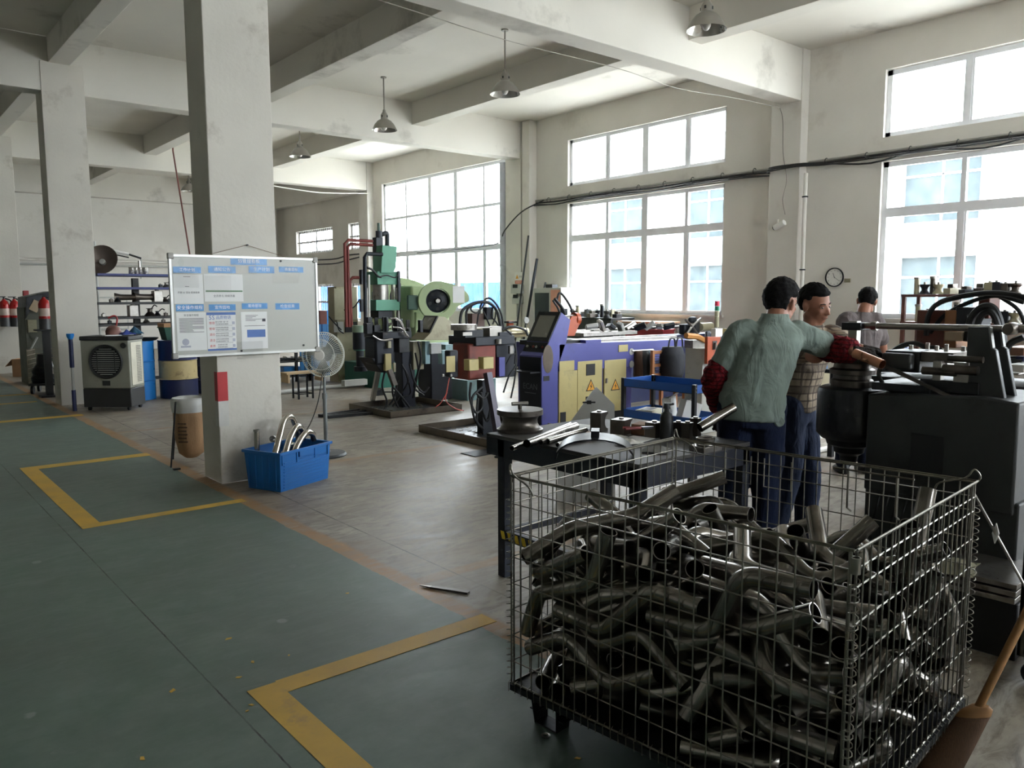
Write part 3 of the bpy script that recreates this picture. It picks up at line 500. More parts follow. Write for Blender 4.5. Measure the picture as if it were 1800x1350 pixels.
tp = thing('slotted_plate', 'pale triangular steel plate with two slots behind the table', 'plate', (4.42, 4.25, 0), -.65)
SLATE = pm('scratched_plate', (186, 186, 184), .4, .5, var=.08, scale=4, dirt=(150, 146, 140), damt=.2)
g = G().at(TR(0, 0, 0, rx=-.12)); g.prism([(-.32, 0), (.14, 0), (.14, .76), (.0, .9), (-.04, .86), (-.3, .5)], 1, -.004, .004).build('plate', SLATE, tp)
for k, (x, z) in enumerate([(-.06, .78), (-.22, .55)]):
    g = G().at(TR(0, 0, 0, rx=-.12)); g.box(x-.05, x+.05, -.0062, .0062, z-.006, z+.006).box(x-.018, x+.018, -.0062, .0062, z-.014, z+.014).build('slot', BLACK, tp)
# ------------------------------------------------------------------ the dark pipe bender on the right (axis runs along the window wall)
XM = 4.2
def bp_(x, y): 
    v = at(x, y, 0, XM); return v.y, v.z
GREY = pm('greasy_grey_paint', (52, 54, 54), .5, .15, var=.2, scale=4, dirt=(30, 29, 28), damt=.4, dscale=3, bump=.08)
mb = thing('pipe_bender', 'big dark grey pipe bending machine with round turret beside the container', 'machine', (XM, 2.19, 0))
L0 = 2.19
def Y(y): return y-L0
# pedestal and body
G().box(-.02, .42, Y(1.28), Y(2.02), 0, .62).build('pedestal', GREY, mb, bev=.01)
G().prism([(Y(2.02), .56), (Y(2.02), 1.08), (Y(1.80), 1.10), (Y(1.45), 1.115), (Y(1.30), 1.10), (Y(1.30), .56)], 0, -.04, .46).build('body', GREY, mb, bev=.012)
G().box(-.048, -.04, Y(1.62), Y(1.78), .70, .90).build('access_panel', pm('panel_black', (24, 25, 28), .6), mb, bev=.002)
G().at(TR(.12, 0, 0)).lathe([(.0, .80), (.15, .80), (.178, .83), (.18, .86), (.18, 1.06), (.172, 1.085), (.15, 1.095), (0, 1.095)], 40, cap=False).build('turret_drum', DARK, mb)
G().at(TR(.12, 0, 0)).lathe([(.13, .80), (.12, .765), (.085, .75), (.08, .72), (.05, .70), (.045, .665), (.02, .66), (0, .66)], 28, cap=False).build('turret_shaft', DARK, mb)
td = G().at(TR(.12, 0, 0)).lathe([(.112, 1.095), (.112, 1.13), (.10, 1.14), (.10, 1.16), (.118, 1.165), (.12, 1.19), (.10, 1.2), (.096, 1.225), (.11, 1.245), (.118, 1.25), (.118, 1.262), (0, 1.262)], 36, cap=False).build('bend_die', DIE, mb)
G().box(.10, .15, -.025, .025, 1.262, 1.46).build('die_post', STEEL, mb, bev=.004)
# tie rod from die post to tail plates
G().box(.07, .17, -.06, .05, 1.41, 1.452).build('rod_clevis', DARK, mb, bev=.004)
G().cyl((.12, -.05, 1.435), (.12, Y(1.43), 1.438), .0165, n=16).build('tie_rod', STEEL, mb)
G().cyl((.12, -.1, 1.435), (.12, -.13, 1.435), .026, n=8).build('lock_nut', STEEL, mb)
# clamp slides and tooling on top
g = G(); g.box(.0, .34, Y(1.72), Y(2.02), 1.10, 1.14)
g.build('slide_base', DARK, mb, bev=.004)
G().box(.05, .30, Y(1.80), Y(1.98), 1.20, 1.31).build('clamp_block', DARK, mb, bev=.008)
G().box(-.01, .05, Y(1.82), Y(1.97), 1.215, 1.30).build('clamp_cover', GREY, mb, bev=.01)
G().box(.06, .3, Y(1.64), Y(1.80), 1.26, 1.312).build('pressure_block', DIE, mb, bev=.004)
G().box(.02, .32, Y(1.50), Y(1.78), 1.115, 1.175).build('pressure_slide', DARK, mb, bev=.004)
G().box(.02, .07, Y(1.55), Y(1.62), 1.17, 1.27).build('slide_post', STEEL, mb, bev=.002); G().box(.02, .07, Y(1.68), Y(1.72), 1.17, 1.27).build('slide_post', STEEL, mb, bev=.002)
for k, (y, z) in enumerate([(1.58, 1.29), (1.70, 1.22), (1.60, 1.235)]): G().cyl((.0, Y(y)+.06, z), (.0, Y(y)-.1, z), .016+.004*k, n=12).build('guide_shaft', DIE, mb)
G().prism([(Y(1.99), 1.24), (Y(1.96), 1.25), (Y(1.60), 1.105), (Y(1.63), 1.10)], 0, -.03, -.015).build('strut', DIE, mb)
G().tube(smooth_path([(.02, Y(1.98), 1.24), (.02, Y(1.99), 1.17), (.02, Y(1.92), 1.10), (.02, Y(1.75), 1.09)], 5), .012, 8).build('hydraulic_hose', BLACK, mb)
for k in range(7):
    y = 1.55+.06*k; G().cyl((.2+.03*(k % 3), Y(y), 1.312), (.2+.03*(k % 3), Y(y), 1.335+.012*(k % 2)), .011, n=6).build('bolt', STEEL, mb)
# tail plates: two thick profiled cheeks
pts = [(1697, 575), (1734, 575), (1739, 612), (1746, 616), (1762, 706), (1748, 740), (1735, 760), (1690, 800), (1690, 700)]
poly = [(Y(bp_(*p)[0]), bp_(*p)[1]) for p in pts]
EDGE = pm('ground_plate', (96, 96, 90), .45, .5, var=.15)
for x in (.03, .17): G().prism(poly, 0, x, x+.035).build('tail_plate', GREY, mb, bev=.004)
for x in (.03, .17): G().prism([(a*1.0+.0, b) for a, b in [(poly[1][0]-.004, poly[1][1]), (poly[1][0]+.004, poly[1][1]), (poly[2][0]+.004, poly[2][1]), (poly[2][0]-.004, poly[2][1])]], 0, x+.002, x+.033).build('plate_edge', EDGE, mb)
G().at(TR(.1, Y(1.40), 1.44, ry=PI/2)).lathe([(0, -.05), (.024, -.05), (.03, -.04), (.03, .04), (.024, .05), (0, .05)], 24, cap=False).build('rod_boss', DIE, mb)
G().cyl((.12, Y(1.43), 1.438), (.12, Y(1.34), 1.44), .02, n=14).build('rod_end', STEEL, mb)
G().box(.05, .1, Y(1.36), Y(1.39), .86, 1.08).build('slotted_link', STEEL, mb, bev=.003)
for k in range(4): G().tube(smooth_path([(.08+.03*k, Y(1.40), .86), (.02+.02*k, Y(1.36)+.02*k, .76-.02*k), (.06, Y(1.40), .70), (.1, Y(1.42)+.03*k, .74)], 5), .004, 5).build('wire', [BLACK, pm('copper_wire', (150, 110, 84), .5, .3)][k % 2], mb)
for k in range(6): G().tube(smooth_path([(.05+.03*k, Y(1.95)-.04*k, .60), (-.06-.01*k, Y(1.93)-.05*k, .5), (-.05, Y(1.96)-.05*k, .3), (-.02+.02*k, Y(1.9)-.05*k, .02)], 5), .006, 6).build('cable', BLACK, mb)
wt = thing('bend_workpiece', 'copper coloured tube end being pressed at the bender turret', 'tube', (XM, 2.19, 0))
COP = pm('warm_scaled_steel', (186, 132, 104), .3, .85, var=.2, scale=10)
p, q = at(1503, 621, 0, XM-.06), at(1551, 641, 0, XM-.10)
G().tube([p-Vector((XM, 2.19, 0)), q-Vector((XM, 2.19, 0))], .026, 18, inner=.003).build('tube_body', COP, wt)
# ------------------------------------------------------------------ right edge: trolley, broom, plates, bucket
IRONG = pm('old_angle_iron', (96, 94, 86), .55, .5, var=.2, scale=6, dirt=(60, 50, 42), damt=.3)
tr = thing('tube_trolley', 'grey angle iron trolley on casters cut by the right edge', 'trolley', (3.62, 1.02, 0))
for x, y in ((0, 0), (.55, 0), (0, -.8), (.55, -.8)):
    G().box(x, x+.012, y, y+.06, .12, .86).box(x, x+.06, y+.05, y+.062, .12, .86).build('post', IRONG, tr)
    c = G().at(TR(x+.03, y, .05, ry=PI/2)).lathe([(0, -.02), (.045, -.02), (.05, -.012), (.05, .012), (.045, .02), (0, .02)], 20, cap=False).build('caster_wheel', BLACK, tr)
    G().box(x+.0, x+.008, y-.03, y+.03, .05, .12).box(x+.052, x+.06, y-.03, y+.03, .05, .12).box(x, x+.06, y-.035, y+.035, .112, .12).build('caster_fork', DARK, c)
for z in (.2, .42, .64, .84):
    for x in (.02, .57): G().cyl((x, .03, z), (x, -.8, z), .017, n=10).build('rail', IRONG, tr)
G().box(0, .6, -.8, .04, .13, .15).build('deck', DARK, tr)
G().tube(smooth_path([(.0, .05, .87), (.0, .0, .90), (.02, -.1, .86), (.03, -.3, .85)], 5), .02, 10).build('handle', IRONG, tr)
br = thing('broom', 'straw broom with flat brown head leaning on the container', 'broom', (2.62, .66, 0))
WOOD = pm('broom_wood', (150, 108, 62), .6, var=.15, scale=4, stretch=(1, 1, 8)); STRAW = pm('broom_straw', (104, 78, 58), .9, var=.25, scale=40, stretch=(10, 10, 1), bump=.3)
a, b = at(1722, 1240, 0, 2.86), at(1800, 1085, 0, 3.02); e_ = at(1640, 1370, 0, 2.72); B0 = Vector((2.62, .66, 0))
dirh = (b-a).normalized(); G().tube([a-B0-dirh*.04, b-B0+dirh*.5], .014, 12).build('handle', WOOD, br)
sd = Vector((.767, -.641, 0)); up = Vector((0, 0, 1))
def flat_ring(c, wdt, th): 
    nrm = sd.cross((e_-a).normalized()).normalized()
    return [c+sd*wdt*math.cos(t)+nrm*th*math.sin(t) for t in [2*PI*i/12 for i in range(12)]]
G().loft([flat_ring(a-B0, .03, .02), flat_ring(a+(e_-a)*.06-B0, .055, .022), flat_ring(a+(e_-a)*.14-B0, .062, .022)]).build('collar', WOOD, br)
G().loft([flat_ring(a+(e_-a)*.12-B0, .06, .02), flat_ring(a+(e_-a)*.6-B0, .075, .02), flat_ring(e_-B0, .085, .022)]).build('bristles', STRAW, br)
ps = thing('plate_crate', 'black crate with steel plates on top behind the trolley post', 'crate', (4.02, 1.36, 0), .05)
G().box(-.2, .2, -.2, .2, 0, .26).build('crate', BLACK, ps, bev=.006)
for i in range(3): G().box(-.22+.01*i, .2, -.19, .21-.02*i, .262+.03*i, .285+.03*i).build('plate', STEEL, ps, bev=.002)
bk = thing('bucket', 'dark red plastic bucket behind the container corner', 'bucket', (4.75, 1.50, 0))
RED = pm('red_plastic', (150, 30, 32), .45, var=.1)
G().lathe([(.10, .0), (.14, .46), (.15, .46), (.15, .48), (.132, .48), (.095, .02), (0, .02)], 24, cap=False).build('pail', RED, bk)
G().tube(arc((0, 0, .46), .15, 0, 180, 14, axis=1), .004, 6).build('bail', STEEL, bk)
tg = thing('tagged_rod', 'thin rod with a white tag leaning behind the container', 'rod', (3.55, 1.30, 0))
p, q = at(1712, 868, 0, 3.5)-Vector((3.55, 1.3, 0)), at(1757, 950, 0, 3.5)-Vector((3.55, 1.3, 0))
G().tube([p, q, q+(q-p).normalized()*.55], .006, 8).build('rod', STEEL, tg); G().at(Matrix.Translation(q+(p-q).normalized()*.03) @ Euler((0, .9, .6)).to_matrix().to_4x4()).box(-.035, .035, -.002, .002, -.025, .025).build('tag', PAPER, tg)
rag('rag', 'olive work rag lying by the trolley', Vector((3.86, 1.44, .345)), .2, .3, .24, .08, pm('olive_cloth', (92, 88, 66), .95, var=.2), seed=11)
# ------------------------------------------------------------------ machines
def R2(x, y, Yp): v = at(x, y, 1, Yp); return v.x, v.z
class PB(G):
    """boxes measured on a plane Y = yp (facing the aisle end) with a given depth, kept relative to a root"""
    def __init__(s, root): super().__init__(); s.o = root.location.copy()
    def pb(s, x0, y0, x1, y1, yp, d):
        b = R2(x1, (y0+y1)/2, yp)[0]; a0 = R2(x0, (y0+y1)/2, yp)[0]
        while b-R2(x0, (y0+y1)/2, yp+d)[0] < .6*(b-a0): d *= .85
        a = R2(x0, (y0+y1)/2, yp+d)[0]; z1 = R2((x0+x1)/2, y0, yp)[1]; z0 = R2((x0+x1)/2, y1, yp)[1]
        return s.box(a-s.o.x, b-s.o.x, yp-s.o.y, yp+d-s.o.y, z0-s.o.z, z1-s.o.z)
    def pc(s, x0, y0, x1, y1, yp, n=18):          # upright cylinder seen between two pixel columns
        a = R2(x0, (y0+y1)/2, yp)[0]; b = R2(x1, (y0+y1)/2, yp)[0]; z1 = R2((x0+x1)/2, y0, yp)[1]; z0 = R2((x0+x1)/2, y1, yp)[1]; cw_ = Vector(((a+b)/2, yp, z0)); r = (x1-x0)/2*(cw_-Vector((0, 0, CAM_H))).dot(_f)/FPX
        c = ((a+b)/2-s.o.x, yp-s.o.y); return s.cyl((c[0], c[1], z0-s.o.z), (c[0], c[1], z1-s.o.z), r, n=n)
    def pt(s, pts, r, yp, n=8, k=5, dy=0):
        P = []
        for i, q in enumerate(pts):
            Yq = yp+(q[2] if len(q) > 2 else 0); v = at(q[0], q[1], 1, Yq); P.append((v.x-s.o.x, v.y-s.o.y, v.z-s.o.z))
        return s.tube(smooth_path(P, k) if k > 1 else P, r, n)
def clutter(root, x0, x1, y0, y1, z, n, seed, hmax=.12, mats=None, smax=.12):
    rnd = random.Random(seed); mats = mats or [DARK, DARK, STEEL, GREY]
    for i in range(n):
        x, y = rnd.uniform(x0, x1), rnd.uniform(y0, y1); h = rnd.uniform(.03, hmax); k = rnd.random(); m = rnd.choice(mats)
        if k < .5: G().at(TR(x, y, z, rz=rnd.choice((0, 0, .3, PI/2)))).box(-rnd.uniform(.02, smax)/2, rnd.uniform(.02, smax)/2, -rnd.uniform(.02, smax)/2, rnd.uniform(.02, smax)/2, 0, h).build('tooling_block', m, root, bev=.003)
        elif k < .75: G().cyl((x, y, z), (x, y, z+h), rnd.uniform(.012, .04), n=12).build('tooling_post', m, root)
        else: G().cyl((x, y, z+h*.6), (x+rnd.uniform(-.15, .15), y+rnd.uniform(-.05, .05), z+h*.6), rnd.uniform(.01, .02), n=10).build('guide_shaft', STEEL, root)
BLUEP = pm('violet_blue_paint', (80, 82, 150), .4, var=.08, scale=3, dirt=(74, 76, 120), damt=.2)
CREAM = pm('cream_yellow_paint', (186, 172, 118), .45, var=.08, scale=4, dirt=(150, 140, 104), damt=.28, dscale=4)
ORANGE = pm('orange_machine_paint', (176, 78, 38), .45, var=.15, scale=6, dirt=(90, 50, 38), damt=.35)
RUST = pm('red_oxide_paint', (122, 48, 34), .55, var=.2, scale=6, dirt=(60, 44, 40), damt=.4)
TEAL = pm('pale_teal_paint', (134, 164, 168), .5, var=.08, scale=3, dirt=(110, 116, 104), damt=.25)
OLIVE = pm('beige_olive_paint', (158, 152, 124), .5, var=.08, scale=3, dirt=(110, 100, 80), damt=.25)
GREENP = pm('press_green_paint', (76, 140, 114), .45, var=.08, scale=3, dirt=(56, 96, 84), damt=.25)
GREEND = pm('base_green_paint', (34, 100, 84), .45, var=.1, scale=2, dirt=(30, 80, 72), damt=.25)
PALEG = pm('pale_green_paint', (160, 176, 134), .45, var=.06, scale=3, dirt=(140, 150, 116), damt=.2)
SCREEN = pm('dead_screen', (132, 132, 122), .25, var=.05)
CASTD = pm('dark_navy_cast', (34, 37, 44), .45, .3, var=.2, scale=6)
LGREY = pm('light_grey_enamel', (176, 176, 170), .45, var=.04, dirt=(140, 138, 130), damt=.15)
def tray(label, x0, x1, y0, y1, seed):
    t = thing('drip_tray', label, 'tray', (x0, y0, 0)); w_, l_ = x1-x0, y1-y0; TRAYM = pm('tray_sheet', (118, 108, 94), .55, .4, var=.2, dirt=(60, 54, 48), damt=.35)
    G().box(0, w_, 0, l_, .005, .012).build('tray_floor', DARK, t)
    for a in ((0, w_, 0, .01), (0, w_, l_-.01, l_), (0, .01, .01, l_-.01), (w_-.01, w_, .01, l_-.01)): G().box(*a, .0, .09).build('tray_side', TRAYM, t)
    rnd = random.Random(seed); g = G()
    for i in range(70):
        x, y = rnd.uniform(.05, w_-.05), rnd.uniform(.05, l_-.05); g.at(TR(x, y, .013+rnd.random()*.02, rz=rnd.random()*6, rx=rnd.uniform(-.4, .4))).box(-.03, .03, -.008, .008, -.002, .002)
    tag(g.build('metal_scraps', pm('oily_scraps', (92, 80, 62), .5, .4, var=.4, scale=30), t), kind='stuff'); return t
tray('rusty drip tray under the dark bending head', 5.45, 6.62, 9.03, 10.16, 3)
tray('rusty drip tray under the orange bending head', 5.15, 6.40, 6.42, 7.9, 4)
# --- blue CNC pipe bender (axis runs towards the windows)
bb = thing('cnc_pipe_bender', 'blue pipe bending machine with cream doors and tilted screen console', 'machine', (7.2, 7.2, 0))
YB = 7.0
P_ = lambda x, y, Yp=YB: (R2(x, y, Yp)[0]-7.2, R2(x, y, Yp)[1])
xb0, xb1 = P_(981, 690)[0], P_(1110, 690)[0]
G().box(xb0, xb1, -.2, .55, .02, .95).build('body', BLUEP, bb, bev=.008)
G().prism([P_(981, 605), P_(1205, 596), P_(1206, 604), P_(1180, 625), P_(1110, 645), P_(981, 652)], 1, -.22, .6).build('bed', BLUEP, bb, bev=.006)
for (a, b_, t, bt, kn) in ((1013, 1056, 634, 726, 0), (1060, 1098, 632, 722, 1)):
    xa, xc = P_(a, 680)[0], P_(b_, 680)[0]; z1, z0 = P_((a+b_)/2, t)[1], P_((a+b_)/2, bt)[1]
    d = G().box(xa, xc, -.225, -.2, z0, z1).build('door', CREAM, bb, bev=.004); xm = (xa+xc)/2
    if not kn:
        for (u0, u1, v0, v1) in ((1028, 1043, 640, 660), (1027, 1042, 697, 716)):
            v = G().box(P_(u0, v0)[0], P_(u1, v0)[0], -.232, -.225, P_(u0, v1)[1], P_(u0, v0)[1]).build('vent', BLACK, d)
    else: G().box(xa+.02, xa+.045, -.24, -.225, .5, .56).build('door_handle', STEEL, d)
    cx, cz = (P_(1036, 678) if not kn else P_(1079, 677)); s_ = .085
    w1 = G().prism([(cx-s_, cz-s_*.75), (cx+s_, cz-s_*.75), (cx, cz+s_)], 1, -.2275, -.225).build('warning_border', BLACK, d)
    G().prism([(cx-s_*.78, cz-s_*.62), (cx+s_*.78, cz-s_*.62), (cx, cz+s_*.76)], 1, -.2285, -.2275).build('warning_face', pm('warning_orange', (226, 160, 50), .5), d)
    G().prism([(cx+.012, cz+.035), (cx-.018, cz-.012), (cx+.002, cz-.008), (cx-.01, cz-.05), (cx+.022, cz+.0), (cx+.004, cz-.004)], 1, -.2295, -.2285).build('warning_bolt', BLACK, d)
xa, xc = P_(980, 690)[0], P_(1012, 690)[0]
pn = G().box(xa, xc, -.228, -.2, .02, P_(995, 652)[1]).build('side_panel', CREAM, bb, bev=.003)
G().box(xa, xc-.06, -.234, -.228, P_(995, 652)[1], P_(995, 634)[1]).build('upper_panel', CREAM, bb); G().box(xa+.02, xa+.11, -.236, -.228, .06, .2).build('socket_plate', BLACK, pn, bev=.003)
G().box(P_(1015, 740)[0], P_(1090, 740)[0], -.215, -.2, .03, .2).build('kick_opening', BLACK, bb)
G().box(P_(1085, 610)[0], P_(1101, 610)[0], -.228, -.22, P_(1093, 618)[1], P_(1093, 606)[1]).build('maker_plate', CREAM, bb)
for (x, y) in ((1108, 618), (1108, 640)):
    a = P_(x, y); G().cyl((a[0], -.2, a[1]), (a[0], -.225, a[1]), .045, n=20).build('pressure_gauge', LGREY, bb)
for dy in (-.05, .3): G().box(P_(1055, 600)[0], P_(1205, 595)[0], dy, dy+.06, 1.0, 1.045).build('guide_rail', STEEL, bb, bev=.004)
G().box(P_(975, 600)[0], P_(1050, 595)[0], -.1, .45, 1.0, 1.06).build('carriage_plate', DARK, bb, bev=.004)
G().box(P_(1030, 598)[0], P_(1057, 598)[0], -.2, -.05, .98, 1.06).build('carriage_stop', BLUEP, bb, bev=.004)
cr = G().prism([P_(992, 592), P_(1035, 592), P_(1048, 560), P_(1040, 556), P_(1030, 556), P_(1018, 580), P_(994, 581)], 1, .05, .18).build('carriage_yoke', ORANGE, bb, bev=.006)
a = P_(1002, 565); b2 = P_(1040, 562); G().cyl((a[0], .12, a[1]), (b2[0], .12, b2[1]), .06, n=20).build('chuck', STEEL, bb)
G().cyl((b2[0], .12, b2[1]), (b2[0]+.06, .12, b2[1]), .085, n=24).build('chuck_ring', ORANGE, bb)
for i, q in enumerate([[(975, 525), (990, 545), (998, 575)], [(978, 530), (985, 515), (1003, 540), (1008, 565)], [(972, 528), (983, 548), (985, 580)]]): PB(bb).pt(q, .014 if i else .02, YB+.4).build('hose', BLACK, bb)
# console
YC = 7.0
K_ = lambda x, y: (R2(x, y, YC)[0]-7.2, R2(x, y, YC)[1])
prof = [(K_(950, 748)[0], 0), (K_(979, 748)[0], 0), K_(979, 645), K_(994, 600), K_(1001, 562), K_(985, 549), K_(955, 620), K_(950, 626)]
con = G().prism(prof, 1, 0, .40).build('console', BLUEP, bb, bev=.006); con.location.y = -.22
G().box(prof[0][0]-.006, prof[0][0], .01, .39, .02, prof[7][1]-.02).build('console_front', CASTD, con)
A, B_ = Vector((prof[5][0], 0, prof[5][1])), Vector((prof[6][0], 0, prof[6][1])); u = (B_-A); nn = Vector((-u.z, 0, u.x)).normalized(); nn = nn if nn.z > 0 else -nn
def slab(t0, t1, y0, y1, h0, h1, name, mat, par): 
    q = [A+u*t0, A+u*t1]; pp = [(q[0]+nn*h0), (q[1]+nn*h0), (q[1]+nn*h1), (q[0]+nn*h1)]
    return G().prism([(p.x, p.z) for p in pp], 1, y0, y1).build(name, mat, par)
slab(.0, .74, .005, .395, 0, .012, 'screen_bezel', DARK, con); slab(.1, .64, .06, .34, .012, .015, 'screen', SCREEN, con); slab(.76, 1.0, .01, .39, 0, .006, 'button_panel', DARK, con)
for i in range(6): 
    p = A+u*.88+nn*.006; q = p+nn*.014; G().cyl((p.x, .06+i*.055, p.z), (q.x, .06+i*.055, q.z), .016, n=10).build('button', [RUST, BLACK, LGREY][i % 3], con)
G().box(prof[0][0]+.03, prof[0][0]+.12, -.006, 0, .60, .66).build('side_grille', BLACK, con)
G().at(TR(prof[0][0]+.1, -.002, .86)).ball((0, 0, 0), (.085, .004, .17), 16, 10).build('grease_patch', pm('grease_smear', (96, 84, 72), .7, var=.2), con)
G().box(prof[0][0]-.16, prof[0][0]-.006, .02, .38, .70, .715).build('console_shelf', DARK, con)
def text(s, size, M, mat, parent, ext=.0008, name='lettering', align='CENTER'):
    cu = bpy.data.curves.new(name, 'FONT'); cu.body = s; cu.size = size; cu.extrude = ext; cu.align_x = align; cu.align_y = 'CENTER'; cu.materials.append(mat); cu.resolution_u = 2
    t = bpy.data.objects.new(name, cu); me = bpy.data.meshes.new_from_object(t); bpy.data.objects.remove(t)
    o = bpy.data.objects.new(name, me); C.objects.link(o); o.parent = parent; o.matrix_local = M; return o
MX = Matrix(((0, 0, -1, 0), (-1, 0, 0, 0), (0, 1, 0, 0), (0, 0, 0, 1)))      # text plane facing -X
MY = Matrix(((1, 0, 0, 0), (0, 0, -1, 0), (0, 1, 0, 0), (0, 0, 0, 1)))       # text plane facing -Y
LETG = pm('faded_print', (92, 96, 100), .6)
text('ECAN', .10, Matrix.Translation((prof[0][0]-.007, .2, .52)) @ MX, LETG, con)
G().box(prof[0][0]-.0072, prof[0][0]-.006, .1, .3, .44, .45).build('underline', LETG, con)
# bending head on its arm
hd = thing('tube_bending_unit', 'orange bending head with black hoses on the blue machine', 'machine', (5.6, 7.2, 0))
Hh = lambda: PB(hd)
Hh().pb(795, 604, 872, 668, 7.0, .5).build('head_casting', RUST, hd, bev=.02)
Hh().pb(855, 600, 905, 664, 7.08, .42).build('arm_casting', CASTD, hd, bev=.01)
mo = Hh().pb(781, 616, 806, 664, 6.95, .36).build('drive_motor', CASTD, hd, bev=.015); Hh().pb(784, 626, 800, 654, 6.945, .01).build('motor_plate', CREAM, mo)
Hh().pb(872, 628, 888, 662, 7.0, .08).build('blue_cover', BLUEP, hd, bev=.005)
Hh().pb(788, 592, 905, 608, 6.96, .52).build('swing_plate', CASTD, hd, bev=.008)
Hh().pb(797, 580, 850, 594, 6.98, .3).build('wiper_block', DARK, hd, bev=.006)
Hh().pb(812, 584, 830, 590, 6.972, .02).build('spring_row', STEEL, hd)
Hh().pc(792, 570, 838, 580, 6.98, 28).build('bend_die', STEEL, hd)
Hh().pb(799, 573, 815, 578, 6.93, .1).build('die_cap', LGREY, hd, bev=.003)
Hh().pb(848, 574, 882, 596, 7.0, .3).build('clamp_block', STEEL, hd, bev=.004)
Hh().pb(866, 584, 900, 602, 6.98, .2).build('clamp_cylinder', CASTD, hd, bev=.006)
Hh().pc(870, 596, 882, 604, 6.95, 14).build('pivot_pin', STEEL, hd)
Hh().pb(818, 551, 852, 576, 7.45, .3).build('valve_block', pm('brown_valve', (104, 82, 74), .5, .2), hd, bev=.004)
bk_ = Hh().pb(848, 540, 868, 562, 7.4, .2).build('valve_head', CASTD, hd, bev=.01)
hs = [[(808, 575), (812, 548), (826, 536), (845, 531), (862, 534), (874, 548), (880, 576)], [(820, 575), (822, 543), (850, 530), (868, 538), (878, 560), (883, 580)], [(843, 552), (846, 535), (858, 524), (870, 532), (881, 552), (885, 578)], [(830, 536), (828, 545), (838, 550), (848, 540), (852, 532)], [(842, 545), (840, 560), (838, 574)], [(866, 540), (864, 556), (872, 566), (878, 576)], [(872, 545), (870, 560), (866, 570)], [(850, 548), (858, 566), (862, 576)]]
for i, q in enumerate(hs): Hh().pt(q, [.018, .014, .012, .010][min(i, 3)], 7.3+.05*(i % 3)).build('hose', BLACK, hd)
for i, q in enumerate([[(890, 580), (900, 590), (906, 610), (905, 640)], [(903, 600), (908, 625), (905, 665), (898, 700)], [(890, 640), (898, 625), (906, 622)], [(885, 690), (895, 660), (907, 640), (906, 600)]]): Hh().pt(q, .010, 6.98).build('cable', BLACK, hd)
Hh().pb(893, 608, 903, 622, 6.98, .06).build('connector', STEEL, hd); Hh().pb(822, 575, 865, 577, 7.0, .2).build('top_plate', STEEL, hd)
# column, strut and hoses under the head
Hh().pb(838, 668, 868, 782, 7.2, .3).build('column', CASTD, hd, bev=.01)
p, q = at(857, 655, 1, 6.9)-hd.location, at(877, 772, 1, 6.75)-hd.location
G().tube([p, q], .05, 4).build('strut', pm('mauve_steel', (84, 80, 92), .45, .3), hd)
for i, q in enumerate([[(828, 672), (826, 700), (836, 725), (848, 715), (846, 690)], [(848, 680), (830, 700), (834, 735), (850, 755)], [(855, 690), (862, 715), (856, 740), (848, 722)], [(836, 690), (850, 700), (858, 690)], [(840, 700), (838, 740), (846, 752)]]): Hh().pt(q, .014, 6.85).build('hose', BLACK, hd)
wb = PB(hd).pb(815, 632, 842, 652, 6.82, .1); o = wb.build('guard_block', CREAM, hd, bev=.006); PB(hd).pb(840, 628, 868, 649, 6.78, .12).build('guard_block', CREAM, hd, bev=.006)
for (x, y) in ((777, 660), (791, 660)): PB(hd).pb(x, y-2, x+4, y+2, 6.93, .03).build('fitting', STEEL, hd)
rh = thing('air_hose', 'thin red air hose hanging below the orange head', 'hose', at(790, 720, 1, 7.3)); PB(rh).pt([(790, 664), (786, 685), (784, 705), (800, 718), (815, 722)], .006, 7.2).pt([(786, 690), (775, 708), (765, 716)], .005, 7.2).build('hose', pm('red_hose', (196, 84, 72), .5), rh)
# --- second bender behind: dark head, olive console, pale teal bed
ab = thing('old_pipe_bender', 'greasy dark bending machine with olive console behind the orange head', 'machine', (6.3, 9.7, 0))
Ab = lambda: PB(ab)
Ab().pb(640, 592, 694, 642, 9.4, .5).build('head_casting', CASTD, ab, bev=.03)
G().prism([(R2(655, 630, 9.4)[0]-6.3, R2(655, 630, 9.4)[1]), (R2(692, 630, 9.4)[0]-6.3, R2(692, 630, 9.4)[1]), (R2(690, 656, 9.4)[0]-6.3, R2(690, 656, 9.4)[1]), (R2(672, 655, 9.4)[0]-6.3, R2(672, 655, 9.4)[1])], 1, -.28, .1).build('head_neck', CASTD, ab, bev=.01)
Ab().pb(690, 592, 720, 620, 9.4, .4).build('junction_box', GREY, ab, bev=.006); Ab().pb(679, 600, 688, 612, 9.35, .1).build('switch_box', OLIVE, ab, bev=.004)
Ab().pb(672, 622, 688, 652, 9.36, .1).build('motor_plate', CREAM, ab); Ab().pb(690, 638, 696, 654, 9.36, .1).build('sensor_box', OLIVE, ab)
Ab().pb(640, 584, 724, 596, 9.35, .5).build('swing_plate', DARK, ab, bev=.008)
clutter(ab, R2(650, 585, 9.5)[0]-6.3, R2(735, 585, 9.5)[0]-6.3, -.35, .2, R2(690, 585, 9.5)[1], 30, 21, .22)
for i, q in enumerate([[(690, 575), (706, 578), (718, 592)], [(695, 562), (705, 566), (714, 590)], [(686, 560), (700, 562), (712, 586)], [(655, 590), (670, 598), (690, 596)]]): Ab().pt(q, .012, 9.3).build('lever_rod', STEEL, ab)
